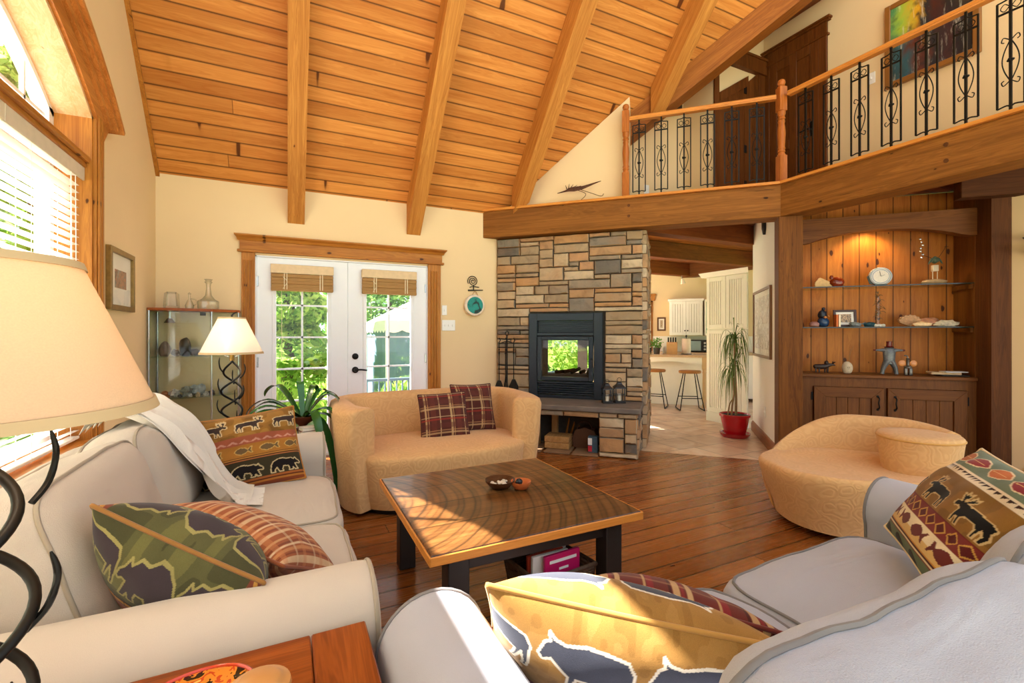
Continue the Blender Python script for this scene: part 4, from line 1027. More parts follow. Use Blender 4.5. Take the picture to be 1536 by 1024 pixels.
b = MB(); lump(b, (0, 0, 0), .035, 1.4, .8, .8, .3, 14); b.ext_y([(-.07, .03), (-.03, .05), (-.03, .02)], -.004, .004); simple('teal_fish', 'small dark teal fish ornament left of the beaded glass tree', 'ornament', b, plain('teal_glaze', '#16424c', .3, nz=.2), .585, .12, T2)
t = thing('beaded_tree', 'tall clear beaded glass tree with wiry branches on the lower shelf', 'ornament', hl(.665, .14, T2), R45)
r_ = random.Random(4)
b = MB()
for k in range(9): lump(b, (r_.uniform(-.05, .06), r_.uniform(-.03, .03), 0), .016, seed=k, seg=8)
b.build('pebble_base', plain('white_pebbles', '#e6dfd0', .6), t, 50)
b = MB(); b.cyl((.0, 0, .02), (.0, 0, .30), .016, 10); b.build('stem', M['crystal'], t, 40)
b = MB()
for k in range(46):
    z = r_.uniform(.05, .33); a = r_.uniform(0, 2*PI); q = r_.uniform(.03, .075)*(1.1-.9*abs(z-.17)/.2)
    b.tube(smooth([(0, 0, z), (math.cos(a)*q*.6, math.sin(a)*q*.4, z+.025), (math.cos(a)*q, math.sin(a)*q*.6, z+.01)], 3), .002, 4)
b.build('wire_branches', plain('bronze_wire', '#6d5a3e', .4, .5), t)
b = MB(); out = [(0, 0)]+[(.085*math.cos(a)*(1+.07*(i % 2)), .05+.062*math.sin(a)*(1+.07*(i % 2))) for i, a in enumerate([PI*1.05-PI*1.1*k/16 for k in range(17)])]
b.ext_y(out, -.02, .02, .008); simple('fan_shell', 'large brown ridged fan shell right of the beaded tree', 'shell', b, plain('brown_shell', '#b98e66', .7, nz=.25, nscale=50, bump=.5), .925, .16, T2)
b = MB(); lump(b, (0, 0, 0), .06, 1.3, .6, .4, .35, 21); simple('coral_chip', 'flat cream coral chip lying in front of the fan shell', 'coral', b, plain('cream_coral_chip', '#e6c79a', .8, nz=.15, nscale=40), .99, .075, T2)
b = MB(); lump(b, (0, 0, 0), .07, 1.25, .8, .7, .45, 23); simple('conch_shell', 'pinkish brown conch shell behind the cream coral chip', 'shell', b, plain('conch_shell', '#b07a5f', .55, nz=.35, nscale=25), 1.09, .18, T2)
b = MB(); lump(b, (0, 0, 0), .055, 1.75, .7, .6, .5, 27, freq=2.6); simple('oyster_shell', 'grey-white knobbly shell at the right end of the lower glass shelf', 'shell', b, plain('oyster_shell', '#cfc3ae', .7, nz=.3, nscale=35), 1.195, .11, T2)
t = thing('carved_animal', 'dark carved four-legged animal figurine at the left end of the hutch counter', 'figurine', hl(.185, .1, T3+.006), R45)
DW = plain('dark_carved_wood', '#2a1710', .5, nz=.2)
b = MB(); b.rings([[(x, y*w, z+hh*s) for y, s in ((-1, 0), (-.7, .7), (0, 1), (.7, .7), (1, 0), (.7, -.7), (0, -1), (-.7, -.7))] for x, z, w, hh in ((-.085, .062, .008, .01), (-.07, .06, .02, .024), (-.02, .06, .022, .026), (.03, .064, .02, .026), (.055, .078, .014, .02), (.085, .082, .01, .012), (.105, .076, .006, .006))]); b.ball((.03, 0, .098), .02, 8, sz=1.3)
b.build('body', DW, t, 50)
for x in (-.065, -.035, .02, .045):
    b = MB(); b.tube([(x, .008*(-1 if x < 0 else 1), .06), (x, .012*(-1 if x < 0 else 1), 0)], [.009, .006], 6); b.build('leg', DW, t, 50)
b = MB(); b.tube(smooth([(.085, 0, .088), (.09, .02, .105), (.10, .03, .11)], 3), [.005]*6+[.002], 5); b.tube(smooth([(.085, 0, .088), (.09, -.02, .105), (.10, -.03, .11)], 3), [.005]*6+[.002], 5); b.build('horn', DW, t, 50)
t = thing('painted_egg_stone', 'cream egg-shaped stone with a painted face and dry grass stalks', 'ornament', hl(.393, .1, T3), R45)
b = MB(); lump(b, (0, 0, 0), .06, .78, .7, 1.12, .05, 31, 16); b.build('stone', plain('cream_stone', '#cbb79a', .7, nz=.12, nscale=40), t, 50)
b = MB(); b.lathe([(.018, -.041), (.022, -.041)], (0, 0, .06), 16, 1, 1.2, M=Rx, cap=False); b.ball((-.007, -.042, .066), .004, 6); b.ball((.007, -.042, .066), .004, 6); b.box(-.008, .008, -.044, -.040, .05, .053); b.build('painted_face', plain('brown_paint', '#6d5138', .7), t)
b = MB(); b.tube(smooth([(.02, .02, .1), (.04, .04, .2), (.07, .05, .28)], 4), .0015, 4); b.tube(smooth([(.02, .02, .1), (.03, .04, .17), (.045, .05, .25)], 4), .0015, 4); b.build('grass_stalk', plain('dry_stalk', '#8a6a3c', .8), t)
t = thing('glazed_figure', 'grey glazed standing figure with outstretched arms and a red collar', 'figurine', hl(.74, .1, T3+.008), R45)
GG = plain('grey_speckled_glaze', '#5d6266', .28, 0, .6, nz=.25, nscale=60)
b = MB()
for s in (-1, 1): b.tube(smooth([(s*.058, 0, 0), (s*.05, 0, .05), (s*.03, 0, .1), (s*.012, 0, .13)], 4), [.024, .022, .021, .022, .024, .026, .028, .03, .032, .034, .036, .036, .036], 12, flat=.8)
b.rings([[(math.cos(a)*w, math.sin(a)*w*.62, z) for a in [2*PI*j/16 for j in range(16)]] for z, w in ((.1, .05), (.14, .048), (.18, .05), (.22, .053), (.245, .045), (.258, .03), (.265, .018))])
for s in (-1, 1): b.tube(smooth([(s*.02, 0, .225), (s*.06, 0, .232), (s*.118, 0, .23)], 5), [.026, .025, .023, .021, .018, .016, .013, .011, .009, .007, .003], 10)
b.build('body', GG, t, 60)
b = MB(); b.lathe([(.03, .255), (.046, .262), (.024, .272), (.022, .30), (.026, .318), (.001, .32)], (0, 0, 0), 16, 1, .7); b.build('collar', plain('oxblood_glaze', '#5f1613', .3, nz=.2), t, 50)
for s in (-1, 1):
    b = MB(); b.ball((s*.116, 0, .231), .009, 8, sx=1.6); b.build('hand_tip', plain('oxblood_glaze_tip', '#5f1613', .3), t, 50)
t = thing('winged_candleholder', 'small pewter figure with amber wings beside the grey glazed figure', 'figurine', hl(.885, .09, T3), R45)
b = MB(); b.box(-.03, -.004, -.015, .015, 0, .07, .006, 2); b.box(.006, .034, -.015, .015, 0, .07, .006, 2); b.lathe([(.03, .07), (.032, .085), (.012, .095), (.012, .15), (.018, .158), (.01, .165)], (0, 0, 0), 14); b.tube(smooth([(0, 0, .16), (-.005, 0, .185), (-.03, -.005, .19)], 4), .006, 6); b.build('body', plain('pewter', '#6f6a66', .35, .6, nz=.2, nscale=30), t, 50)
for s in (-1, 1):
    b = MB(); b.lathe([(.001, -.003), (.026, -.003), (.03, 0), (.026, .003), (.001, .003)], (s*.045, 0, .115), 18, M=Rx); b.build('wing', plain('amber_disc', '#c98345', .25, nz=.15), t, 50)
b = MB(); b.box(-.115, .10, -.07, .07, 0, .014, .003); simple('dark_portfolio', 'dark flat portfolio lying on the counter under the papers', 'folder', b, plain('dark_cover', '#2e241e', .6), 1.24, .12, T3, .05, None)
b = MB(); b.box(-.12, .10, -.075, .06, 0, .022, .004); simple('folded_map', 'cream folded map on top of the dark portfolio', 'paper', b, plain('map_paper', '#cdb08c', .8, nz=.2, nscale=20), 1.19, .14, T3+.0142, -.1, None)
b = MB(); b.box(-.09, .09, -.05, .05, 0, .010, .003); simple('white_booklet', 'white glossy booklet lying over the folded map', 'book', b, plain('white_cover', '#dfe3ea', .3), 1.24, .10, T3+.0365, .12, None)

# ================================================================== KITCHEN
IX, IY = 5.70, 6.20     # island front-left corner
def kitchen_at(o, x, y, z, rz=0):
    o.location = (IX+x*CR-y*SR, IY+x*SR+y*CR, z); o.rotation_euler = (0, 0, R45+rz); return o
def kw(o, x, y, z): o.location = (7.1+x*CR-y*SR, 7.1+x*SR+y*CR, z); o.rotation_euler = (0, 0, R45); return o
TOP = plain('pale_counter', '#c9ab86', .35, nz=.1, nscale=30)
t = thing('kitchen_island', 'white kitchen island with an arched apron and tan countertop', 'kitchen island', (0, 0, 0)); kitchen_at(t, 0, 0, 0)
b = MB(); b.box(-.25, .96, -.06, .74, .86, .895, .006); b.build('countertop', TOP, t)
b = MB(); b.box(-.2, .90, .30, .70, 0, .86); b.build('cabinet_body', M['cabwhite'], t)
b = MB(); n = 16; b.rings([[(x, 0, .84-.11-.0+.055*math.sin(PI*i/n)), (x, 0, .86), (x, .03, .86), (x, .03, .73+.055*math.sin(PI*i/n))] for i, x in enumerate([-.2+1.06*i/n for i in range(n+1)])]); b.build('apron', M['cabwhite'], t)
for x in (-.2, .86):
    b = MB(); b.box(x-.0, x+.085, 0, .085, .66, .86, .004); b.lathe([(.04, .0), (.04, .06), (.03, .08), (.036, .11), (.034, .4), (.03, .58), (.038, .6), (.03, .62), (.038, .66)], (x+.042, .042, 0), 16); b.build('leg', plain('tan_island_leg', '#d9b486', .5), t, 40)
SEAT = wood('stool_seat_wood', '#b98146', '#855226', '#4b2a12', rough=.5, knots=0)
def stool(x, y, rz, lab):
    t = thing('bar_stool', lab, 'bar stool', (0, 0, 0), 0, 'bar stools at the kitchen island'); kitchen_at(t, x, y, 0, rz)
    b = MB(); b.lathe([(.001, .605), (.16, .605), (.17, .615), (.17, .64), (.16, .65), (.001, .645)], (0, 0, 0), 28, 1.05, .85); b.build('seat', SEAT, t, 40)
    for sx_ in (-1, 1):
        b = MB(); f = [(sx_*.09, -.06, .605), (sx_*.19, -.17, .008), (sx_*.19, .17, .008), (sx_*.09, .06, .605)]
        b.tube([f[0], f[1]], .008, 6); b.tube([f[1], f[2]], .008, 6); b.tube([f[2], f[3]], .008, 6); b.build('leg_frame', M['iron'], t, 40)
    b = MB(); b.tube([(-.16, -.135, .2), (.16, -.135, .2)], .007, 6); b.tube([(-.16, .135, .2), (.16, .135, .2)], .007, 6); b.build('footrest', M['iron'], t, 40)
stool(.66, -.2, .2, 'backless wooden-seat bar stool with black iron legs nearer the white pantry')
stool(.10, -.08, -.15, 'backless wooden-seat bar stool with black iron legs nearer the stone fireplace')
t = thing('knife_block', 'beech knife block with black knives on the kitchen island', 'knife block', (0, 0, 0)); kitchen_at(t, .38, .2, .895)
b = MB(); b.ext_x([(-.08, 0), (.08, 0), (.08, .13), (-.04, .22), (-.08, .2)], -.09, .09, .004); b.build('block', plain('beech', '#c99a62', .5, nz=.08), t)
for k in range(4):
    b = MB(); b.bar((-.06+.04*k, .0, .19), (-.06+.04*k, -.03, .30), .024, .02, .004); b.build('knife_handle', M['black'], t)
t = thing('paper_towel_roll', 'paper towel roll on a dark stand on the kitchen island', 'paper towels', (0, 0, 0)); kitchen_at(t, .62, .3, .895)
b = MB(); b.lathe([(.001, 0), (.09, 0), (.09, .012), (.001, .014)], (0, 0, 0), 20); b.cyl((0, 0, .01), (0, 0, .32), .008); b.ball((0, 0, .325), .018, 8); b.build('stand', M['black'], t, 40)
b = MB(); b.lathe([(.02, .016), (.075, .016), (.075, .28), (.02, .28)], (0, 0, 0), 24); b.build('roll', plain('paper_towel', '#efd9bf', .9), t, 40)
t = thing('toaster_oven', 'black and chrome toaster oven on the kitchen counter', 'toaster oven', (0, 0, 0)); kw(t, .48, -.40, .9)
b = MB(); b.box(-.22, .22, 0, .3, .01, .24, .01); b.build('case', M['black'], t)
b = MB(); b.box(-.2, .08, -.012, 0, .03, .22, .004); b.build('oven_door', plain('oven_glass', '#8fa4a4', .15, .3), t)
for z in (.06, .12, .18):
    b = MB(); b.cyl((.15, -.015, z), (.15, .0, z), .02); b.build('knob', M['chrome'], t, 40)
LF = leaf_mat('potted_herb_leaf', '#3f7a25', '#86b545')
for x, y, r, lab in ((.02, .42, .085, 'smaller leafy green herb in a dark pot at the end of the kitchen island'), (.17, .30, .11, 'fuller leafy green herb in a dark pot on the kitchen island')):
    t = thing('potted_herb', lab, 'plant', (0, 0, 0), 0, 'herbs on the kitchen island'); kitchen_at(t, x-.05, y, .895)
    b = MB(); b.lathe([(.05, 0), (.062, .1), (.066, .1), (.066, .11), (.001, .105)], (0, 0, 0), 16); b.build('pot', plain('dark_pot', '#4b463f', .5), t, 40)
    b = MB()
    for k in range(150):
        d = Vector((r_.gauss(0, 1), r_.gauss(0, 1), r_.gauss(0, 1))).normalized()*r*r_.uniform(.4, 1); p = d+Vector((0, 0, .19)); s = .022
        u = Vector((r_.gauss(0, 1), r_.gauss(0, 1), r_.gauss(0, 1))).normalized(); v = u.cross(d).normalized() if u.cross(d).length > 1e-4 else Vector((0, 0, 1))
        b.face([p-u*s, p+v*s*.6, p+u*s, p-v*s*.6])
    b.build('foliage', LF, t)
t = thing('white_canister', 'small white canister beside the herb pots on the island', 'canister', (0, 0, 0)); kitchen_at(t, .27, .45, .895)
b = MB(); b.lathe([(.045, 0), (.05, .01), (.05, .1), (.04, .115)], (0, 0, 0), 16); b.build('jar', M['plastic'], t, 40)
b = MB(); b.lathe([(.042, .112), (.044, .125), (.012, .135), (.012, .15), (.001, .155)], (0, 0, 0), 16); b.build('lid', M['plastic'], t, 40)
# wall cabinets and back counter on the kitchen wall (local frame of that wall)
def bead_door(par, x0, x1, z0, z1, y, knob=None, nm='cabinet_door'):
    b = MB(); s = .055
    b.box(x0, x0+s, y-.02, y, z0, z1, .003); b.box(x1-s, x1, y-.02, y, z0, z1, .003); b.box(x0+s, x1-s, y-.02, y, z0, z0+s, .003); b.box(x0+s, x1-s, y-.02, y, z1-s, z1, .003)
    n = max(3, int((x1-x0-2*s)/.042)); w = (x1-x0-2*s)/n
    for k in range(n): b.box(x0+s+w*k+.003, x0+s+w*(k+1)-.003, y-.012, y-.002, z0+s, z1-s, .003)
    o = b.build(nm, M['cabwhite'], par)
    g = MB(); g.box(x0+s, x1-s, y-.004, y-.001, z0+s, z1-s); g.build('groove_backing', plain('glazed_groove', '#9c8a6a', .6), o)  # darker tan behind the gaps between the boards
    if knob: k = MB(); k.ball((knob[0], y-.03, knob[1]), .013, 8); k.cyl((knob[0], y-.03, knob[1]), (knob[0], y-.015, knob[1]), .005, 6); k.build('knob', M['iron'], o, 50)
t = thing('wall_cabinet', 'white two-door beadboard wall cabinet over the kitchen counter', 'cabinet', (0, 0, 0)); kw(t, 0, 0, 0)
x0, x1 = -.02, .60
b = MB(); b.box(x0, x1, -.34, -.01, 1.225, 1.91); b.build('carcass', M['cabwhite'], t)
b = MB(); b.box(x0-.03, x1+.02, -.385, -.01, 1.905, 1.95, .01); b.build('crown', M['cabwhite'], t)
bead_door(t, x0+.01, (x0+x1)/2-.003, 1.235, 1.90, -.342, (.27, 1.32)); bead_door(t, (x0+x1)/2+.003, x1-.01, 1.235, 1.90, -.342, (.32, 1.32))
t = thing('corner_wall_cabinet', 'white corner wall cabinet with a glass door coloured by a green reflection', 'cabinet', (0, 0, 0)); kw(t, 0, 0, 0)
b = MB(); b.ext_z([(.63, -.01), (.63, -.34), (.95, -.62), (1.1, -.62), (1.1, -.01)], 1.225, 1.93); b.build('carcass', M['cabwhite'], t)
b = MB(); b.prism([(.66, -.375), (.92, -.602), (.914, -.608), (.654, -.381)], lambda a, c: (a, c, 1.27), lambda a, c: (a, c, 1.88)); b.build('glass_door', plain('reflection_green_door', '#8fae90', .2), t)  # green reflection put into the colour of the glass
t = thing('kitchen_counter', 'white base cabinets with a pale counter along the kitchen wall', 'kitchen counter', (0, 0, 0)); kw(t, 0, 0, 0)
b = MB(); b.box(-.5, 1.8, -.6, -.01, .06, .86); b.build('cabinet_body', M['cabwhite'], t)
b = MB(); b.box(-.52, 1.8, -.63, -.01, .86, .9, .005); b.build('countertop', TOP, t)
b = MB(); b.box(-.5, 1.8, -.012, -.002, .9, 1.21); b.build('backsplash', M['wall_white'], t)
frame('small_wall_picture', 'small dark-framed picture on the kitchen wall beside the wall cabinet', .17, .28, .03, plain('brown_frame', '#5b3519', .4), art('tiny_print', [(.3, '#d9cdb8'), (.6, '#a58563'), (.7, '#6e5235')], 25, 3), .03, (7.1-.175*CR, 7.1-.175*SR, 1.32), R45, .02)
wk = thing('window_2', None, None, (0, 0, 0), kind='structure'); kw(wk, 0, 0, 0)
b = MB(); b.box(-.46, -.35, -.03, 0, .9, 1.95, .004); b.box(-1.5, -1.4, -.03, 0, .9, 1.95, .004); b.box(-1.6, -.3, -.05, 0, 1.95, 2.06, .006); b.box(-1.62, -.28, -.08, 0, 2.05, 2.09, .008); b.build('casing', M['trim_z'], wk)
b = MB(); b.box(-1.4, -.46, -.012, -.003, .9, 1.95); b.build('pane', emit('daylit_pane', '#dfe9ee', 1.4) if False else plain('pale_window_pane', '#dfe6ea', .1), wk)
t = thing('window_curtain', 'ivory curtain panel hanging at the kitchen window behind the fireplace', 'curtain', (0, 0, 0)); kw(t, -.5, -.07, 0)
b = MB(); b.rings([[(-.12+.24*i/24, .02*math.sin(i*1.5)+dy, z) for dy in (0,) for i in range(25)]+[(-.12+.24*i/24, .02*math.sin(i*1.5)+.004, z) for i in range(24, -1, -1)] for z in (.95, 1.4, 1.92)]); b.build('cloth', M['throw'], t, 60)
b = MB(); b.cyl((-.3, 0, 1.93), (.15, 0, 1.93), .01, 8); b.build('rod', M['iron'], t, 40)
t = thing('track_light', 'small frosted track light under the kitchen joists', 'track light', (6.95, 6.65, 2.39))
b = MB(); b.cyl((0, 0, .01), (0, 0, -.05), .008, 8); b.build('stem', M['chrome'], t, 40)
b = MB(); b.lathe([(.02, -.05), (.03, -.07), (.05, -.15), (.046, -.15), (.02, -.06)], (0, 0, 0), 16, M=Matrix.Rotation(-.25, 3, 'Y')); b.build('lamp_shade', plain('frosted_shade', '#f1e6cf', .4), t, 40)
# pantry
t = thing('pantry_cabinet', 'tall white beadboard pantry cabinet behind the red-potted plant', 'cabinet', (0, 0, 0))
b = MB(); b.ext_z([(5.52, 4.13), (6.1, 4.71), (6.1, 4.80), (5.52, 4.80)], .0, 2.08); b.build('carcass', M['cabwhite'], t)
b = MB()
b.hexa([(5.46, 4.085, 2.075), (6.1, 4.72, 2.075), (6.1, 4.85, 2.075), (5.46, 4.85, 2.075), (5.43, 4.07, 2.14), (6.1, 4.72, 2.14), (6.1, 4.88, 2.14), (5.43, 4.88, 2.14)]); b.build('crown', M['cabwhite'], t)
b = MB(); b.box(5.50, 5.53, 4.13, 4.80, 0, .13); b.build('plinth', M['cabwhite'], t)
pe = bpy.data.objects.new('door_panel', None)
def pdoor(y0, y1, z0, z1):
    b = MB(); s = .055; x = 5.52
    b.box(x-.02, x, y0, y0+s, z0, z1, .003); b.box(x-.02, x, y1-s, y1, z0, z1, .003); b.box(x-.02, x, y0+s, y1-s, z0, z0+s, .003); b.box(x-.02, x, y0+s, y1-s, z1-s, z1, .003)
    n = 6; w = (y1-y0-2*s)/n
    for k in range(n): b.box(x-.012, x-.002, y0+s+w*k+.0025, y0+s+w*(k+1)-.0025, z0+s, z1-s, .003)
    o = b.build('cabinet_door', M['cabwhite'], t)
    g = MB(); g.box(x-.004, x-.0015, y0+s, y1-s, z0+s, z1-s); g.build('groove_backing', plain('tan_groove_p', '#9c8a6a', .6), o)  # darker tan behind the board gaps
for y0, y1 in ((4.14, 4.465), (4.47, 4.795)): pdoor(y0, y1, 1.34, 2.065); pdoor(y0, y1, .145, 1.315)
bpy.data.objects.remove(pe)
# picture, outlet and vent on the white wall (faces the room's right-hand side)
def bw(o, s, z, out=0):
    """s metres along the white wall from the post; the wall's visible face looks toward (-x, +y)... local y = 0"""
    o.location = (4.395+s*S2-out*S2*-1*0, 2.945+s*S2, z); o.rotation_euler = (0, 0, PI/4); return o
WF = 1   # visible side of that wall: the one turned to the kitchen opening
b = None
frame_t = frame('framed_print', 'large framed print of wispy plants on the white wall behind the palm', 1.06, .80, .03, plain('walnut_frame', '#7a5433', .4, nz=.1), art('plant_print', [(.38, '#e9e4e0'), (.46, '#f3eeea'), (.49, '#7a675c'), (.53, '#e0d8d2'), (.57, '#b39c8e'), (.62, '#efe9e4')], 5, 5, 3.5), .06, (4.395+.88*S2, 2.945+.88*S2, .985), PI/4+PI, .025)
plate('wall_outlet', 'white outlet low on the white wall near the red pot', (4.395+.72*S2, 2.945+.72*S2, .37), PI/4+PI, .075, .12, 1, 'outlet')
t = thing('wall_bracket', 'small black angled bracket high on the white wall beside the beam', 'bracket', (4.395+.72*S2, 2.945+.72*S2, 2.45), PI/4+PI)
b = MB(); b.ext_y([(-.06, .1), (.06, .1), (.06, .0), (.02, -.06), (-.06, .02)], -.03, 0, .003); b.build('plate', M['black'], t)
# palm in the red pot
PX, PY = 4.945, 3.885
t = thing('potted_palm', 'tall ponytail palm with drooping leaves in a glossy red pot', 'plant', (PX, PY, 0))
b = MB(); b.lathe([(.12, .035), (.165, .25), (.175, .25), (.178, .28), (.165, .28), (.155, .25), (.001, .25)], (0, 0, 0), 32); b.build('pot', plain('red_glaze', '#b3121c', .15, 0, .6, nz=.05), t, 40)
b = MB(); b.lathe([(.001, .002), (.15, .002), (.17, .03), (.175, .05), (.165, .05), (.15, .035), (.001, .033)], (0, 0, 0), 32); b.build('saucer', plain('red_saucer_glaze', '#a3101a', .15, 0, .6), t, 40)
b = MB(); b.lathe([(.001, .262), (.158, .262), (.158, .25)], (0, 0, 0), 20); b.build('soil', plain('dark_soil', '#2f261d', .95, nz=.3, nscale=40), t)
TR = plain('palm_trunk', '#8f7048', .8, nz=.2, nscale=40)
crowns = []
for pts, r0 in (([(.02, 0, .26), (.035, .01, .5), (.0, .0, .80), (-.01, 0, 1.15)], .016), ([(-.03, .02, .26), (-.02, .02, .38), (.01, .02, .52), (.0, .02, .72)], .013), ([(-.09, .03, .26), (-.05, .03, .4), (-.02, .0, .47)], .009)):
    b = MB(); P = smooth(pts, 5); b.tube(P, [r0*(1-.35*i/len(P)) for i in range(len(P))], 8); b.build('trunk', TR, t, 50)
PLF = leaf_mat('palm_blade', '#3f5a24', '#7d9448', .25)
def blade(b, base, az_, out, up, drop, w, n=8):
    d = Vector((math.cos(az_), math.sin(az_), 0)); side = Vector((-d.y, d.x, 0)); A = []; 
    for i in range(n+1):
        s = i/n; p = Vector(base)+d*out*(1-(1-s)**1.8)+Vector((0, 0, up*math.sin(min(1, s*1.9)*PI/2)*(1-s*.2)-drop*s*s))
        ww = w*(math.sin(PI*(.12+.88*s))**.7 if s < .97 else .12); A.append((p-side*ww+Vector((0, 0, ww*.3)), p, p+side*ww+Vector((0, 0, ww*.3))))
    b.grid([list(a) for a in A])
for cz, nn, L_, (cx, cy) in ((1.16, 46, .20, (-.01, 0)), (.78, 40, .21, (.0, .02)), (.98, 10, .13, (.07, -.02))):
    b = MB()
    for k in range(nn):
        out = L_*r_.uniform(.55, 1.05); b_ = r_.uniform(0, 2*PI); v = r_.random()
        blade(b, (cx, cy, cz+r_.uniform(-.06, .06)), b_, out*(.5 if v > .85 else 1), r_.uniform(.1, .22)*(1.8 if v > .85 else 1), r_.uniform(.3, .55) if v < .85 else .0, .0062)
    b.build('leaf_cluster', PLF, t, 80)
# ================================================================== GLASS CURIO CABINET
t = thing('curio_cabinet', 'corner glass curio cabinet with a thin wooden top and chrome posts', 'display cabinet', (0, 0, 0))
CP = [(-1.06, 5.14), (-1.06, 4.86), (-.84, 4.87), (-.62, 4.93), (-.42, 5.05), (-.42, 5.14)]
def inset(P, d):
    c = Vector((sum(p[0] for p in P)/len(P), sum(p[1] for p in P)/len(P))); return [tuple(Vector(p)+(c-Vector(p)).normalized()*d) for p in P]
TOPW = wood('curio_top_wood', '#b0602c', '#7f3c17', '#3b1707', rough=.3, knots=0)
b = MB(); b.ext_z(inset(CP, -.012), 1.462, 1.486, .004); b.build('top', TOPW, t)
b = MB(); b.ext_z(CP, 0, .06, .004); b.build('base', TOPW, t)
for i, z in enumerate((1.065, .70, .36)):
    b = MB(); b.ext_z(inset(CP, .012), z-.007, z); b.build('glass_shelf', M['shelfglass'], t)
b = MB()
for k in range(1, 5):
    p, q = CP[k], CP[k+1]; p, q = Vector(p), Vector(q); d = (q-p).normalized(); n_ = Vector((-d.y, d.x))*.003
    b.ext_z([tuple(p), tuple(q), tuple(q+n_), tuple(p+n_)], .06, 1.462)
b.ext_z([(-1.06, 5.14), (-1.057, 5.14), (-1.057, 4.86), (-1.06, 4.86)], .06, 1.462)
b.build('glass_pane', M['cabglass'], t)
b = MB(); b.box(-1.05, -.43, 5.133, 5.139, .06, 1.462)
bt = NT('wall_toned_back'); bt.bsdf(lin4('#c9b78c'), .25, .15, .5); b.build('back_panel', bt.m, t)  # no mirror: coloured like the cream wall as seen through the glass
b = MB()
for p in (CP[1], CP[3], CP[4], (-1.055, 5.13), (-.425, 5.13)): b.cyl((p[0], p[1], .06), (p[0], p[1], 1.462), .008, 8)
b.build('post', M['chrome'], t, 40)
b = MB(); b.box(-.70, -.66, 4.89, 4.925, 1.425, 1.455, .003); b.build('lock', M['black'], t)
b = MB(); b.cyl((-.95, 5.05, 1.462), (-.95, 5.05, 1.40), .01, 8); b.lathe([(.02, 1.40), (.045, 1.36), (.04, 1.36)], (-.95, 5.05, 0), 12); b.build('spotlight', M['chrome'], t, 40)
# on top
t = thing('crystal_vase', 'square clear crystal vase on the curio cabinet top', 'vase', (-.92, 4.97, 1.4865))
b = MB(); b.rings([[(x*w, y*w, z) for x, y in ((-1, -1), (1, -1), (1, 1), (-1, 1))] for z, w in ((0, .05), (.015, .052), (.13, .046), (.145, .03), (.135, .03), (.02, .04))]); b.build('vase_body', M['crystal'], t)
t = thing('glass_cruet', 'small clear glass cruet with a curled handle between vase and decanter', 'glassware', (-.795, 5.0, 1.4865))
b = MB(); b.lathe([(.03, 0), (.035, .03), (.02, .07), (.009, .09), (.009, .13), (.014, .135), (.001, .15)], (0, 0, 0), 18); b.build('bottle', M['crystal'], t, 40)
b = MB(); b.tube(smooth([(.01, -.01, .09), (.05, -.02, .08), (.055, -.02, .045), (.03, -.01, .03)], 5), .005, 6); b.build('handle', M['crystal'], t, 40)
t = thing('glass_decanter', 'clear square-based glass decanter with a flared mouth on the curio cabinet', 'decanter', (-.655, 5.03, 1.4865))
b = MB(); b.rings([[(math.copysign(abs(math.cos(a))**e, math.cos(a))*w, math.copysign(abs(math.sin(a))**e, math.sin(a))*w, z) for a in [2*PI*j/24+PI/24 for j in range(24)]] for z, w, e in ((0, .075, .4), (.01, .08, .4), (.075, .08, .4), (.095, .05, .7), (.13, .025, 1), (.2, .017, 1), (.235, .02, 1), (.25, .032, 1), (.262, .022, 1), (.275, .034, 1))]); b.build('decanter_body', M['crystal'], t, 40)
# upper glass shelf: dark stone carvings
SOAP = [plain('soapstone_%d' % k, c, .35, nz=.25, nscale=18) for k, c in enumerate(('#6b5a4c', '#33302d', '#4b4a48', '#7d8188', '#5b4a3a', '#3d3a3a'))]
for k, (x, y, s, sz, m_, lab) in enumerate(((-.965, 4.94, .045, 1.5, 0, 'grey-brown upright seal-like stone carving at the left of the curio shelf'), (-.885, 4.95, .04, .8, 2, 'low dark stone carving beside the grey-brown upright one'), (-.82, 4.94, .055, 1.55, 1, 'tallest black stone carving on the upper curio shelf'), (-.755, 4.97, .04, .9, 4, 'brown and tan stone carving right of the tallest black one'), (-.69, 4.97, .042, .7, 3, 'grey-blue low stone carving near the middle of the upper curio shelf'), (-.60, 5.01, .045, 1.0, 5, 'dark carving on the upper curio shelf partly behind the lampshade'))):
    b = MB(); lump(b, (0, 0, 0), s, 1.0, .8, sz, .35, 40+k, 16, 1.3); b.rings([[(s*.5*(1-q)+s*.35*math.cos(a)*(1-q*.5), s*.35*math.sin(a)*(1-q*.5), s*sz*(1.1+.75*q)) for a in [2*PI*j/10 for j in range(10)]] for q in (0, .3, .6, .8)])
    o = tag(b.build('stone_carving', SOAP[m_], None, 55), lab, 'carving', 'stone carvings in the curio cabinet'); o.location = (x, y, 1.0655); o.rotation_euler = (0, 0, k*1.1)
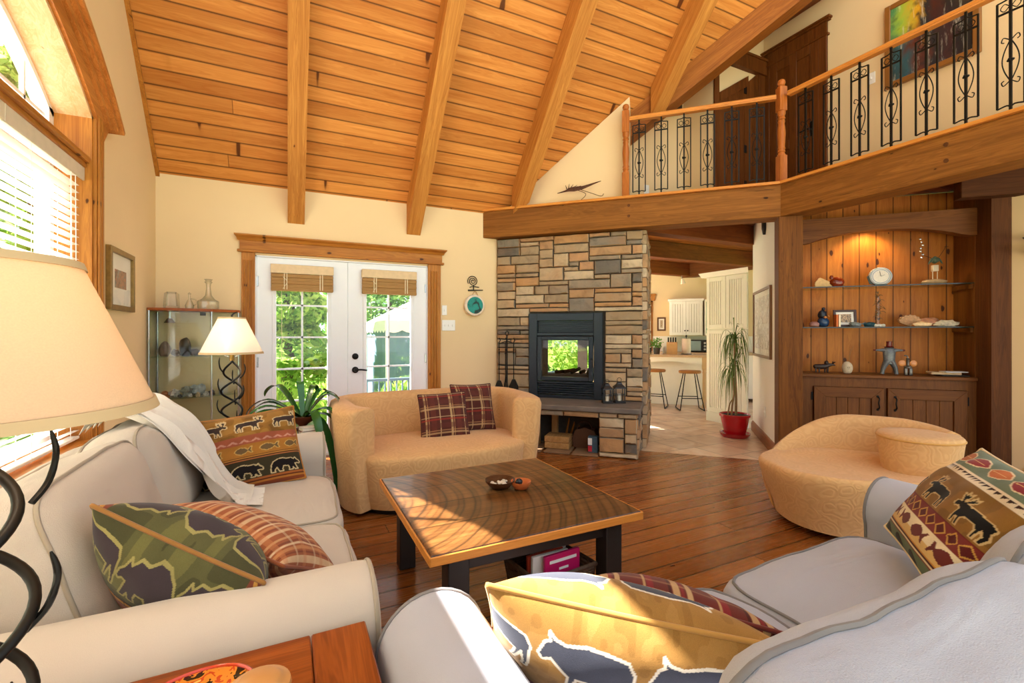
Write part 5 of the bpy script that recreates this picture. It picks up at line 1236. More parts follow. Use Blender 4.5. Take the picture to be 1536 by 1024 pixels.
# lower glass shelf: minerals and shells
MIN = [plain('mineral_%d' % k, c, .4, nz=.3, nscale=40) for k, c in enumerate(('#a8683f', '#a9a79c', '#84877c', '#bdb9ae', '#46464a', '#a8946c', '#949c9c', '#333238'))]
for k, (x, y, s, m_, lab) in enumerate(((-.965, 4.94, .045, 0, 'orange-brown conical shell at the left of the lower curio shelf'), (-.90, 4.96, .05, 1, 'white frosted crystal cluster right of the orange-brown shell'), (-.85, 4.91, .022, 4, 'small black and white pebble in front of the white crystal cluster'), (-.81, 4.99, .065, 2, 'large greyish mineral lump behind the small pebbles'), (-.78, 4.92, .022, 3, 'small white pebble in front of the large greyish mineral'), (-.735, 5.0, .07, 6, 'largest pale crystal lump on the lower curio shelf'), (-.72, 4.93, .028, 5, 'tan polished stone in front of the largest crystal lump'), (-.665, 4.96, .03, 1, 'white speckled stone near the middle of the lower curio shelf'), (-.62, 4.98, .035, 7, 'dark mineral behind the cabinet door edge'), (-.555, 5.02, .026, 6, 'small pale stone at the right of the lower curio shelf'))):
    b = MB(); lump(b, (0, 0, 0), s, 1.0, .9, .95, .6, 60+k, 12, 2.2)
    o = tag(b.build('mineral_specimen', MIN[m_], None, 25), lab, 'mineral', 'minerals and shells in the curio cabinet'); o.location = (x, y, .7005); o.rotation_euler = (0, 0, k*.7); o.scale = (.8, .8, .8)
t = thing('glass_dish', 'clear cut-glass dish standing on edge on the lower curio shelf', 'dish', (-.50, 5.06, .7005))
b = MB(); b.lathe([(.001, -.006), (.07, -.006), (.085, .004), (.07, 0), (.001, -.002)], (0, 0, .085), 24, M=Matrix.Rotation(PI/2-.3, 3, 'X')); b.build('dish_body', M['crystal'], t, 40)

# ================================================================== WALL PIECES
frame('gilt_framed_picture', 'small gilt-framed print with a wide white mat on the gable wall', .53, .425, .036, plain('gilt_frame', '#8f6f3a', .35, .5, nz=.2, nscale=30), art('landscape_print', [(.3, '#23222c'), (.42, '#6a3f33'), (.5, '#b5623a'), (.58, '#43525e'), (.7, '#a39a8c')], 14, 9), .105, (XL+.001, 4.145, 1.425), PI/2, .03)
t = thing('wall_drum', 'small round teal drum hanging from a scroll-topped metal hook on the back wall', 'wall ornament', (2.0, 5.16, 1.60))
b = MB(); b.lathe([(.001, 0), (.122, 0), (.13, .03), (.122, .055), (.10, .062)], (0, 0, 0), 32, M=Matrix.Rotation(PI/2, 3, 'X')); 
bm_o = b.build('rim', plain('cream_hide', '#e2d2bd', .6, nz=.15, nscale=25), t, 40)
b = MB(); b.lathe([(.001, 0), (.100, 0)], (0, -.0635, 0), 32, M=Matrix.Rotation(PI/2, 3, 'X'), cap=False); b.build('drumhead', art('teal_drumhead', [(.36, '#0f2f2c'), (.44, '#0f7f76'), (.6, '#12958a'), (.7, '#0b6d68')], 11, 4), t)
b = MB()
b.tube([(.014*0+(.012+.0065*a)*math.cos(a)-.01, -.012, .285+(.012+.0065*a)*math.sin(a)) for a in [k*.3 for k in range(0, 42)]] if False else [((.008+.0036*a)*math.cos(a)-.01, -.012, .29+(.008+.0036*a)*math.sin(a)) for a in [k*.3 for k in range(0, 55)]], .0045, 6)
b.tube([(0, -.012, .245), (0, -.012, .185)], .006, 6); b.tube(smooth([(-.05, -.012, .215), (-.02, -.012, .225), (.02, -.012, .225), (.07, -.012, .22)], 4), .005, 6); b.tube([(-.07, -.012, .178), (.12, -.012, .188)], [.01, .005], 6)
b.build('hook', M['iron'], t, 50)
b = MB(); b.tube([(0.02, -.012, .18), (-.03, -.02, .115)], .0035, 5); b.tube([(.02, -.012, .18), (.06, -.02, .11)], .0035, 5); b.build('cord', plain('hide_cord', '#b98a5a', .8), t)
plate('thermostat', 'small white wall thermostat beside the french door casing', (1.64, 5.16, 1.535), 0, .06, .115, 1, 'thermostat')
plate('light_switch', 'wide white triple light switch below the thermostat', (1.69, 5.16, 1.36), 0, .16, .125, 3, 'light switch')
t = thing('wall_sconce', 'dark metal wall sconce at the right edge of the cream wall past the hutch', 'sconce', (5.62, 1.50, 1.98), -PI/2)
b = MB(); b.box(-.03, .03, -.02, 0, -.08, .08, .004); b.build('back_plate', M['iron'], t)
b = MB(); b.lathe([(.01, -.07), (.07, -.05), (.075, -.035), (.02, -.03), (.015, .03), (.06, .05), (.085, .08), (.05, .085)], (0, -.1, 0), 16); b.bar((0, -.02, 0), (0, -.1, 0), .015); b.build('bracket', M['iron'], t, 40)

# ================================================================== UPHOLSTERY
def superring(a, c, e, N):
    pts = []
    for k in range(721):
        w = 2*PI*k/720; ca, sa = math.cos(w), math.sin(w)
        pts.append(Vector((math.copysign(abs(ca)**e, ca)*a, math.copysign(abs(sa)**e, sa)*c)))
    L = [0]
    for p, q in zip(pts[:-1], pts[1:]): L.append(L[-1]+(q-p).length)
    out = []; j = 0
    for i in range(N):
        s = L[-1]*i/N
        while L[j+1] < s: j += 1
        f = (s-L[j])/max(L[j+1]-L[j], 1e-9); out.append(pts[j].lerp(pts[j+1], f))
    return out
def cushion(b, a, bb, c, e1=.38, e2=.22, crown=(0, 0), wr=.006, seed=0, M_=None, n1=22, n2=64, wscale=(2.2, 9, 3)):
    """puffy box cushion, half sizes a,bb,c; crown=(top,bottom) bulge of the z faces; returns its surface function"""
    half = [p for p in superring(1, 1, e1, n1*4) if p.x >= -1e-6]
    half = sorted(half, key=lambda p: math.atan2(p.y, p.x)); rs = []
    base = superring(1, 1, e2, n2)
    def surf(p, h, out=0.):
        x, y, z = p.x*max(h.x, .001), p.y*max(h.x, .001), h.y
        q = Vector((x*a, y*bb, z*c)); w = (1-min(1, x*x))*(1-min(1, y*y))
        q.z += (crown[0] if z > 0 else -crown[1])*w*abs(z)
        nn = mnoise.noise(Vector((q.x*wscale[0]*2, q.y*wscale[1]*.6, q.z*wscale[2]))+Vector((seed*5.3, seed*2.1, 0)))+.45*mnoise.noise(Vector((q.x*9, q.y*9, q.z*9))+Vector((seed*1.7, 0, seed)))
        d = Vector((x*.5, y*.5, z)).normalized(); q += d*nn*wr
        q += Vector((p.x, p.y, z)).normalized()*out
        return M_ @ q if M_ else q
    b.rings([[surf(p, h) for p in base] for h in half])
    return surf
def piping(b, surf, e1, e2, zf, r=.006):
    hx = (1-abs(zf)**(2/e1))**(e1/2)
    b.tube([surf(p, Vector((hx, zf)), .002) for p in superring(1, 1, e2, 96)], r, 6, closed=True)
TR = Matrix.Translation
def sofa(name, lab, loc, rz, L, mat, arm_mat, pipe_mat, seeds, bcy=-.675, bcz=.655):
    t = thing(name, lab, 'sofa', loc, rz)
    AW = .27; inner = L/2-AW
    b = MB(); b.box(-L/2+.05, L/2-.05, -1.10, -.03, .03, .30, .01); b.build('base', mat, t, 40)
    for s, nm in ((-1, 'arm'), (1, 'arm')):
        prof = [(.015, .03), (.02, .40)]+[(.135+.128*math.cos(a), .535+.128*math.sin(a)) for a in [PI*1.12-PI*1.38*k/22 for k in range(23)]]+[(.205, .38), (.20, .03)]
        def ring(y, k=1., cx=.13, cz=.45): return [(s*(inner+cx+(u-cx)*k), y, max(.03, cz+(z-cz)*k)) for u, z in prof]
        b = MB(); b.rings([ring(-1.06), ring(-.8), ring(-.5), ring(-.2), ring(-.03), ring(-.012, .99), ring(-.002, .965), ring(.004, .9)])
        arm = b.build('arm', arm_mat, t, 50)
        b = MB(); b.tube([(x, -.006, z) for x, y, z in ring(0, .985)][1:-1], .006, 6); b.build('piping', pipe_mat, arm, 60)
    b = MB(); cushion(b, L/2-.06, .13, .36, .3, .25, wr=.004, seed=seeds, M_=TR((0, -1.0, .38))); b.build('back', mat, t, 60)
    w = inner
    for k, s in enumerate((-1, 1)):
        Mx = TR((s*w/2, -.40, .385)); b = MB(); sf = cushion(b, w/2-.002, .435, .088, .52, .2, crown=(.045, 0), wr=.013, seed=seeds+k+1, M_=Mx); o = b.build('seat_cushion', mat, t, 70)
        
        for zf in (.66, -.66): b = MB(); piping(b, sf, .52, .2, zf, .005); b.build('piping', pipe_mat, o, 60)
    for k, s in enumerate((-1, 1)):
        Mx = TR((s*w/2, bcy, bcz)) @ Matrix.Rotation(math.radians(16), 4, 'X') @ Matrix.Rotation(PI/2, 4, 'X')
        b = MB(); sf = cushion(b, w/2-.004, .225, .15, .62, .24, crown=(.055, .02), wr=.02, seed=seeds+k+7, M_=Mx, wscale=(1.5, 5, 2)); o = b.build('back_cushion', mat, t, 70)
        
        for zf in (.55, -.55): b = MB(); piping(b, sf, .62, .24, zf, .0055); b.build('piping', pipe_mat, o, 60)
    return t
PIP = fabric('oatmeal_piping', '#a39681', 400, var=.03)
PIPB = fabric('grey_piping', '#7d7876', 400, var=.03)
sofa('slipcovered_sofa', 'oatmeal slipcovered sofa under the window, with an ivory throw over it', (.2, 2.145, 0), -PI/2, 2.06, M['sofa'], M['sofa_arm'], PIP, 3, -.745, .665)
sofa('slipcovered_sofa', 'slipcovered sofa at lower right, toned by cool daylight, seen from behind', (1.27, 1.06, 0), 0, 2.20, M['sofa_b'], M['sofa_b_arm'], PIPB, 23, -.71, .625)

# ivory throw over the back cushion
tw = thing('throw_blanket', 'ivory fringed throw draped over the oatmeal sofa back', 'blanket', (.2, 2.145, 0), -PI/2)
path = smooth([(-.945, .86), (-.93, .89), (-.905, .915), (-.88, .93), (-.84, .938), (-.76, .93), (-.645, .85), (-.555, .725), (-.49, .60), (-.445, .54), (-.40, .517), (-.36, .51)], 5)
b = MB(); NW = 26; P = []
for i, p in enumerate(path):
    s = i/(len(path)-1); row = []
    wid = .44 if s < .45 else .44-.20*(s-.45)/.55; cx = -.50+.22*s
    for j in range(NW+1):
        u = j/NW-.5; f = .015*math.sin(u*(38+30*s)+s*3)+.008*math.sin(u*91+1.5+s*5)
        row.append((cx+u*wid, p[0]+f*.7+(.008 if s > .3 else 0), p[1]+f+.016))
    P.append(row)
b.grid(P); b.grid([[(x, y-.004, z-.008) for x, y, z in r] for r in P]); o = b.build('cloth', M['throw'], tw, 80)
b = MB()
for j in range(NW*2):
    u = j/(NW*2-1)-.5; x0 = cx+u*wid; p = path[-1]
    b.tube([(x0, p[0], p[1]+.012), (x0+r_.uniform(-.01, .01), p[0]+.03, p[1]+.006), (x0+r_.uniform(-.02, .02), p[0]+.06, p[1]+.0)], [.004, .0035, .0025], 4)
b.build('fringe', M['throw'], tw, 80)

# gold curved loveseat
def shell_ring(x, y, nx, ny, th, zt, fl, zb=.035):
    """cross-section of an upholstered shell: outer side at (x,y), outward normal (nx,ny), thickness th, top zt, flare fl"""
    pr = [(0-fl, zb), (0-fl*.6, .25*zt), (-fl*.2, .6*zt), (0, zt-.05), (-.012, zt-.015), (-.04, zt), (-th*.5, zt+.008), (-th+.04, zt), (-th+.012, zt-.015), (-th, zt-.05), (-th+.0, .6*zt), (-th+.01-fl*.3, .25*zt), (-th+.02-fl*.6, zb)]
    return [(x+nx*o, y+ny*o, z) for o, z in pr]
def shell(path, th, zt, fl):
    """path: outer plan points; per-point thickness/top/flare"""
    P = [Vector((*p, 0)) for p in path]; R = []
    for i, p in enumerate(P):
        d = (P[min(i+1, len(P)-1)]-P[max(i-1, 0)]).normalized(); n_ = Vector((-d.y, d.x, 0))
        R.append(shell_ring(p.x, p.y, n_.x, n_.y, th[i], zt[i], fl[i]))
    return R
ls = thing('curved_loveseat', 'gold damask curved-back loveseat in front of the french doors', 'loveseat', (1.10, 3.62, 0), 0)
N = 60; W_, D_ = .82, .52
path = []; th = []; zt = []; fl = []
for i in range(N+1):
    a = PI*1.17-PI*1.34*i/N
    ca, sa = math.cos(a), math.sin(a); e = .55
    path.append((math.copysign(abs(ca)**e, ca)*W_, math.copysign(abs(sa)**e, sa)*D_)); s = abs(i/N-.5)*2
    k = max(0, (s-.62)/.38); k = k*k*(3-2*k)
    th.append(.15+.09*k); zt.append(.757-.015*k); fl.append(.05+.03*k)
R = shell(path, th, zt, fl)
def endcap(R0, R1, sgn, n=4):
    """rounded upholstered end continuing past the first/last ring"""
    out = []; c = [Vector(p) for p in R0]; d = (Vector(R0[0])-Vector(R1[0])).normalized(); d.z = 0
    for k in range(1, n+1):
        t_ = k/n; q = math.cos(t_*PI/2*.92); ring = []
        for p in c:
            m_ = (c[0]+c[-1])/2 if False else Vector(((c[3].x+c[9].x)/2, (c[3].y+c[9].y)/2, 0))
            pp = Vector((m_.x+(p.x-m_.x)*(.55+.45*q), m_.y+(p.y-m_.y)*(.55+.45*q), p.z-(.012*(1-q) if p.z > .5 else 0)))
            ring.append(pp+d*.05*math.sin(t_*PI/2))
        out.append(ring)
    return out
R = endcap(R[0], R[1], -1)[::-1]+R+endcap(R[-1], R[-2], 1)
b = MB(); b.rings([[Vector(p) for p in r] for r in R]); b.build('back_and_arms', M['gold'], ls, 70)
def dome_seat(par, outline, z0, z1, z2, taper, mat=M['gold'], seed=0, nm='seat'):
    """seat body following a plan outline: tapered below, rounded lip, crowned top"""
    c = Vector((sum(p[0] for p in outline)/len(outline), sum(p[1] for p in outline)/len(outline)))
    rs = []
    for z, k in ((z0, taper), (z0+.06, taper+.02), ((z0+z1)/2, (taper+1)/2+.01), (z1-.06, .99), (z1-.02, 1.0), (z1, .985), (z1+.010, .955), (z1+(z2-z1)*.5, .8), (z1+(z2-z1)*.85, .5), (z2, .15)):
        rs.append([(c.x+(p[0]-c.x)*k, c.y+(p[1]-c.y)*k, z+(.006*mnoise.noise(Vector((p[0]*k*6, p[1]*k*6, seed)))) ) for p in outline])
    b = MB(); b.rings(rs); return b.build(nm, mat, par, 70)
oo = []
for i in range(64):
    a = 2*PI*i/64; ca, sa = math.cos(a), math.sin(a)
    x = math.copysign(abs(ca)**.6, ca)*.70; y = (math.copysign(abs(sa)**.7, sa)*.42 if sa > 0 else -.44*abs(sa)**.8)-.02
    oo.append((x, y-.02))
dome_seat(ls, oo, .04, .40, .45, .93, seed=3)
b = MB(); b.ext_z([(p[0]*.88, p[1]*.88) for p in oo], .0, .05); b.build('plinth', M['black'], ls)

# gold swivel chair with one drum arm
ch = thing('curved_swivel_chair', 'gold damask swivel chair with one drum-shaped arm, in front of the hutch', 'chair', (3.498, 1.743, 0), -math.radians(26))
NN = 56; path = []; th = []; zt = []; fl = []
for i in range(NN+1):
    s = i/NN; a = math.radians(163-175*s)
    path.append((-.06+.60*math.cos(a)*(1 if math.cos(a) < 0 else 1.03), -.02+.47*math.sin(a)))
    q = min(1, s/.55); q = q*q*(3-2*q)
    zt.append(.34+.31*q if s < .75 else .65-.03*(s-.75)/.25); th.append(.05+.07*min(1, s*2)); fl.append(.10)
R = shell(path, th, zt, fl)
b = MB(); b.rings([[Vector(p) for p in r] for r in R]); b.build('backrest', M['gold'], ch, 70)
b = MB()
def drum(z, k): return [( .275+.225*k*math.cos(a)*(1.0), -.10+.225*k*math.sin(a)*(.95), z) for a in [2*PI*j/48 for j in range(48)]]
b.rings([drum(.06, .72), drum(.2, .78), drum(.4, .9), drum(.56, .985), drum(.585, 1.0), drum(.602, .99), drum(.612, .95), drum(.618, .6), drum(.62, .1)]); ar = b.build('drum_arm', M['gold'], ch, 60)
b = MB(); b.tube([(p[0], p[1], p[2]) for p in drum(.588, 1.0)], .006, 6, closed=True); b.build('piping', fabric('gold_piping', '#c99650', 500), ar, 60)
oo = [(-.10+.585*math.copysign(abs(math.cos(a))**.85, math.cos(a)), -.055+.43*math.copysign(abs(math.sin(a))**.85, math.sin(a))) for a in [2*PI*i/64 for i in range(64)]]
dome_seat(ch, oo, .05, .405, .372, .82, seed=9)
b = MB(); b.lathe([(.25, 0), (.27, .03), (.25, .055)], (0, 0, 0), 28); b.build('swivel_base', M['black'], ch)

# ================================================================== PILLOWS
def inside(poly, U, V):
    r = np.zeros(U.shape, bool); n = len(poly)
    for i in range(n):
        x1, y1 = poly[i]; x2, y2 = poly[(i+1) % n]
        if y1 == y2: continue
        c = ((y1 > V) != (y2 > V)) & (U < (x2-x1)*(V-y1)/(y2-y1)+x1); r ^= c
    return r
def edist(poly, U, V):
    d = np.full(U.shape, 9.); n = len(poly)
    for i in range(n):
        x1, y1 = poly[i]; x2, y2 = poly[(i+1) % n]; dx, dy = x2-x1, y2-y1; l2 = dx*dx+dy*dy+1e-12
        t_ = np.clip(((U-x1)*dx+(V-y1)*dy)/l2, 0, 1); d = np.minimum(d, np.hypot(U-x1-t_*dx, V-y1-t_*dy))
    return d
BEAR = [(0, .30), (.03, .40), (.10, .46), (.15, .56), (.2, .50), (.30, .58), (.45, .56), (.58, .62), (.75, .60), (.9, .5), (.97, .36), (1, .1), (.99, 0), (.86, 0), (.88, .1), (.8, .22), (.76, .12), (.72, 0), (.6, 0), (.62, .1), (.58, .24), (.42, .22), (.38, .1), (.40, 0), (.28, 0), (.26, .12), (.22, .05), (.2, 0), (.1, 0), (.14, .12), (.18, .28), (.1, .3), (.04, .26)]
MOOSE = [(0, .42), (.02, .52), (.1, .56), (.06, .66), (.02, .78), (.08, .74), (.08, .84), (.13, .76), (.17, .84), (.17, .72), (.15, .62), (.17, .58), (.22, .68), (.24, .82), (.28, .74), (.32, .82), (.31, .68), (.24, .58), (.35, .56), (.5, .58), (.7, .55), (.85, .54), (.95, .48), (.93, .34), (.97, .2), (.93, 0), (.87, 0), (.88, .18), (.82, .28), (.8, .15), (.8, 0), (.74, 0), (.74, .2), (.68, .3), (.45, .28), (.4, .2), (.41, 0), (.35, 0), (.33, .2), (.28, .15), (.26, 0), (.2, 0), (.22, .22), (.22, .36), (.14, .42), (.06, .38)]
COW = [(0, .46), (.06, .58), (.12, .60), (.10, .66), (.16, .62), (.28, .60), (.5, .63), (.75, .62), (.92, .6), (1, .5), (.98, .1), (.96, 0), (.9, 0), (.92, .12), (.88, .34), (.82, .2), (.76, .02), (.70, 0), (.74, .1), (.78, .3), (.6, .33), (.42, .34), (.4, .18), (.38, .02), (.3, 0), (.34, .1), (.34, .34), (.24, .4), (.14, .46), (.05, .42)]
FISH = [(0, .5), (.12, .75), (.35, .9), (.6, .78), (.74, .58), (.9, .85), (1, .85), (.92, .5), (1, .15), (.9, .15), (.74, .42), (.6, .22), (.35, .1), (.12, .25)]
LEAF = [(0, .5), (.15, .8), (.4, 1), (.75, .85), (1, .5), (.75, .15), (.4, 0), (.15, .2)]
DIAM = [(0, .5), (.5, 1), (1, .5), (.5, 0)]
BIRD = [(0, .3), (.1, .6), (.3, .9), (.5, 1), (.75, .8), (.95, .5), (1, .2), (.8, 0), (.5, .1), (.2, .1)]
C = lin
def nz2(U, V, s, seed):
    g = np.random.default_rng(seed).random((s+2, s+2)); x, y = np.clip(U, 0, 1)*s, np.clip(V, 0, 1)*s
    i, j = x.astype(int), y.astype(int); fx, fy = x-i, y-j; fx = fx*fx*(3-2*fx); fy = fy*fy*(3-2*fy)
    return (g[i, j]*(1-fx)+g[i+1, j]*fx)*(1-fy)+(g[i, j+1]*(1-fx)+g[i+1, j+1]*fx)*fy
def put(col, mask, c): col[mask] = C(c)
def stamp(col, U, V, poly, x, y, w, h, fill, out=None, ow=.008, flip=False, asp=1.):
    P = [(x+(1-p if flip else p)*w, y+q*h) for p, q in poly]
    m = inside(P, U, V)
    if out is not None:
        d = edist([(a*asp, b_) for a, b_ in P], U*asp, V); put(col, (d < ow), out); put(col, m & (d >= ow*.55), fill)
    else: put(col, m, fill)
def pat_olive(U, V, back):
    col = np.zeros(U.shape+(3,)); col[:] = C('#565532'); n = nz2(U, V, 9, 3); put(col, n > .6, '#686639'); put(col, n < .3, '#47462a')
    for x, y, w, p in ((-.02, .74, .30, COW), (.29, .72, .34, BEAR), (.63, .73, .32, BEAR)): stamp(col, U, V, p, x, y, w, 1.2*w, '#40363a', '#9a9158', .008)
    b0 = .62+.04*np.sin(U*PI)
    put(col, V < b0, '#16130f'); put(col, V < b0-.015, '#c98a35'); put(col, (V < b0-.015) & (np.mod(U*14, 1) < .06), '#3b2510'); put(col, V < b0-.06, '#16130f'); put(col, V < b0-.072, '#a8604a')
    for x in (.05, .35, .62): stamp(col, U, V, LEAF, x, .33, .26, .14, '#b3923f', '#6d4a22', .006)
    put(col, U > .93, '#7a3f2c'); put(col, (U > .93) & (np.mod(V*9+U*20, 1) < .4), '#b98a42'); return col
def pat_lodge(U, V, back):
    col = np.zeros(U.shape+(3,)); col[:] = C('#8f6428'); n = nz2(U, V, 12, 5); put(col, n > .6, '#9f7232'); put(col, n < .3, '#7d5722')
    for x in (.0, .36, .74): stamp(col, U, V, MOOSE, x, .72, .30, .25, '#3f302b', '#d3b98a', .008, True)
    put(col, V < .66, '#a2573b'); put(col, (V < .64) & (V > .57) & (np.abs(np.mod(U*9, 1)-.5)*.08+.575 > V-.0) & (np.abs(np.mod(U*9, 1)-.5)*.08+.55 < V), '#c9907a')
    put(col, V < .55, '#a8702c')
    for x, w in ((.04, .18), (.34, .17), (.58, .2), (.84, .15)): stamp(col, U, V, FISH, x, .42, w, .11, '#6e5636', '#c9a35a', .006)
    for q, c in ((.40, '#4a2a16'), (.39, '#b98036'), (.375, '#4a2a16'), (.365, '#a5683a'), (.35, '#3a2a18')): put(col, V < q, c)
    put(col, V < .34, '#3d3520')
    for x in (-.05, .28, .66): stamp(col, U, V, BEAR, x, .13, .31, .26, '#1d1715', '#c9b384', .008, True)
    for q, c in ((.11, '#a55f2c'), (.085, '#5e2c17'), (.07, '#b5742f'), (.045, '#8a4422')): put(col, V < q, c)
    return col
def pat_bison(U, V, back):
    col = np.zeros(U.shape+(3,)); col[:] = C('#a67a3c'); n = nz2(U, V, 22, 7); put(col, n > .62, '#b08445'); put(col, n < .3, '#996f34')
    for x, y, w in ((-.07, .70, .24), (.20, .66, .32), (.57, .65, .34)): stamp(col, U, V, COW, x, y, w, .64*w/.34*.72, '#474a58', '#efe6d2', .007, False)
    put(col, V < .57, '#7d3a33'); put(col, (V < .555) & (V > .42), '#a8655a')
    for k in range(7): stamp(col, U, V, DIAM, -.02+k*.155, .425, .13, .12, '#d2a05c', '#5e2a26', .008)
    put(col, V < .42, '#e5d9ae'); put(col, V < .34, '#c9c59a'); put(col, V < .12, '#6d7c68'); return col
def pat_moose(U, V, back):
    col = np.zeros(U.shape+(3,)); col[:] = C('#6f7a62')
    for k, (x, f) in enumerate(((.02, '#b5652f'), (.26, '#8d2f2c'), (.5, '#c2682c'), (.74, '#8d2a2e'))):
        stamp(col, U, V, LEAF, x, .83, .21, .12, f, '#e3c9a0', .006); stamp(col, U, V, [(0, .45), (1, .5), (0, .55)], x+.02, .84, .16, .10, '#e0b070')
    put(col, V < .79, '#e9d7ba'); put(col, (V < .775) & (V > .74) & (np.mod(U*22, 1) < (V-.74)/.035), '#3a2018'); put(col, V < .72, '#85602c')
    n = nz2(U, V, 10, 9); put(col, (V < .72) & (n > .62), '#93692f')
    for x in (-.08, .30, .68): stamp(col, U, V, MOOSE, x, .43, .30, .28, '#15120f', '#cdb07c', .006, False)
    put(col, V < .41, '#6d2620'); put(col, V < .405, '#7c2f2a')
    for k in range(9): stamp(col, U, V, DIAM, .01+k*.112, .30, .09, .09, '#5c1d1a', '#d3a04e', .006)
    put(col, V < .285, '#e9d9b4'); put(col, V < .20, '#dcb673')
    for k in range(4): stamp(col, U, V, FISH, .03+k*.25, .15, .19, .13, '#6a2b24', None, flip=k % 2 == 1)
    for q, c in ((.135, '#c98a3a'), (.125, '#4a1512'), (.11, '#e2cfa6'), (.10, '#7d2320')): put(col, V < q, c)
    put(col, V < .09, '#5f6d50')
    for k in range(4): stamp(col, U, V, BIRD, .05+k*.26, .0, .15, .075, '#14120f')
    return col
def lines(col, T, rep, spec):
    f = np.mod(T*rep, 1)
    for a, w, c, al in spec:
        m = np.abs(f-a) < w; col[m] = col[m]*(1-al)+np.array(C(c))*al
def pat_plaid(U, V, back):
    col = np.zeros(U.shape+(3,)); col[:] = C('#552c25')
    lines(col, U, 1.9, ((.5, .10, '#6b352c', .7), (.2, .035, '#cdaa78', .75), (.3, .02, '#b98b5f', .7), (.75, .02, '#d2b183', .7)))
    lines(col, V, 1.9, ((.5, .10, '#61302a', .6), (.2, .035, '#cdaa78', .6), (.3, .02, '#b98b5f', .55), (.75, .03, '#a3332b', .6), (.85, .015, '#d9b98c', .6))); return col
def pat_rust(U, V, back):
    col = np.zeros(U.shape+(3,)); col[:] = C('#6f2f25')
    lines(col, U, 2.6, ((.18, .04, '#d6b27e', .8), (.28, .025, '#8f2b2b', .8), (.36, .05, '#cfa873', .8), (.45, .02, '#3f1712', .8), (.72, .05, '#8c2a2c', .9), (.80, .02, '#cfa873', .7)))
    lines(col, V, 3., ((.3, .04, '#8d4a36', .5), (.7, .03, '#d0a87a', .25))); return col
def pat_orange(U, V, back):
    col = np.zeros(U.shape+(3,)); col[:] = C('#a05a33')
    lines(col, U, 5., ((.1, .06, '#e2c295', .75), (.25, .03, '#7d3a20', .8), (.38, .05, '#c98b56', .8), (.52, .03, '#e6cba2', .8), (.62, .03, '#6f321c', .7), (.8, .05, '#d8a873', .7)))
    lines(col, V, 3.5, ((.3, .09, '#c98250', .4), (.7, .05, '#e8d0a8', .35))); return col
VC = vcol_mat('woven_tapestry')
def pillow(lab, c, xax, up, w, h, th, pat, pc, group=None, n=200, conc=.05, sag=0):
    X = Vector(xax).normalized(); Y = Vector(up); Y = (Y-X*Y.dot(X)).normalized(); Z = X.cross(Y)
    Mx = Matrix((X, Y, Z)).transposed().to_4x4(); Mx.translation = Vector(c)
    u = np.sin(np.linspace(-1, 1, n)*PI/2*.93)/math.sin(PI/2*.93); Ug, Vg = np.meshgrid(u, u, indexing='ij')
    px = w/2*Ug*(1-conc*(1-Vg**2)*np.abs(Ug)**2); py = h/2*Vg*(1-conc*(1-Ug**2)*np.abs(Vg)**2)
    pz = th/2*(np.clip((1-np.abs(Ug)**2.4)*(1-np.abs(Vg)**2.4), 0, 1))**.55
    wr = (nz2((Ug+1)/2, (Vg+1)/2, 6, int(w*1000+h*77))-.5)*.02*np.clip((1-Ug**2)*(1-Vg**2)*2, 0, 1)
    py = py-sag*(1-Vg)*.0
    front = np.stack([px, py, pz+wr], -1).reshape(-1, 3); back = np.stack([px, py, -pz-wr*.5], -1).reshape(-1, 3)
    idx = np.arange(n*n).reshape(n, n); a, b2, c2, d = idx[:-1, :-1].ravel(), idx[1:, :-1].ravel(), idx[1:, 1:].ravel(), idx[:-1, 1:].ravel()
    bi = idx.copy()+n*n; bi[0, :] = idx[0, :]; bi[-1, :] = idx[-1, :]; bi[:, 0] = idx[:, 0]; bi[:, -1] = idx[:, -1]
    a2, b3, c3, d2 = bi[:-1, :-1].ravel(), bi[1:, :-1].ravel(), bi[1:, 1:].ravel(), bi[:-1, 1:].ravel()
    F = np.concatenate([np.stack([a, b2, c2, d], 1), np.stack([a2, d2, c3, b3], 1)])
    V = np.concatenate([front, back]); U01, V01 = (Ug+1)/2, (Vg+1)/2
    cf = pat(U01, V01, False).reshape(-1, 3); cb = pat(1-U01, V01, True).reshape(-1, 3)
    col = np.concatenate([cf, cb]); used = np.zeros(len(V), bool); used[F.ravel()] = True; rm = np.cumsum(used)-1; V = V[used]; col = col[used]; F = rm[F]
    me = bpy.data.meshes.new('cover'); me.from_pydata(V.tolist(), [], F.tolist())
    at_ = me.color_attributes.new('Col', 'FLOAT_COLOR', 'POINT'); at_.data.foreach_set('color', np.concatenate([col, np.ones((len(col), 1))], 1).astype(np.float32).ravel())
    me.materials.append(VC); me.polygons.foreach_set('use_smooth', [True]*len(me.polygons))
    t = bpy.data.objects.new('throw_pillow', None); COL.objects.link(t); t.matrix_world = Mx; t.empty_display_size = .1
    tag(t, lab, 'pillow', group)
    o = bpy.data.objects.new('cover', me); COL.objects.link(o); o.parent = t
    k = n//2; ed = [(i, 0) for i in range(0, n, 3)]+[(n-1, j) for j in range(0, n, 3)]+[(i, n-1) for i in range(n-1, -1, -3)]+[(0, j) for j in range(n-1, -1, -3)]
    pp = [Vector((px[i, j], py[i, j], 0)) for i, j in ed]; q = [pp[0]]
    for p in pp[1:]:
        if (p-q[-1]).length > .003: q.append(p)
    if (q[0]-q[-1]).length < .003: q.pop()
    b = MB(); b.tube(q, .0055, 6, closed=True); b.build('piping', fabric('pillow_cord_'+pc.strip('#'), pc, 500), t, 80)
    return t
pillow('olive tapestry pillow with dark bears against the near arm of the oatmeal sofa', (-.235, 1.475, .635), (.82, -.36, -.43), (.10, -.80, .62), .44, .40, .25, pat_olive, '#8f6430', None, 320)
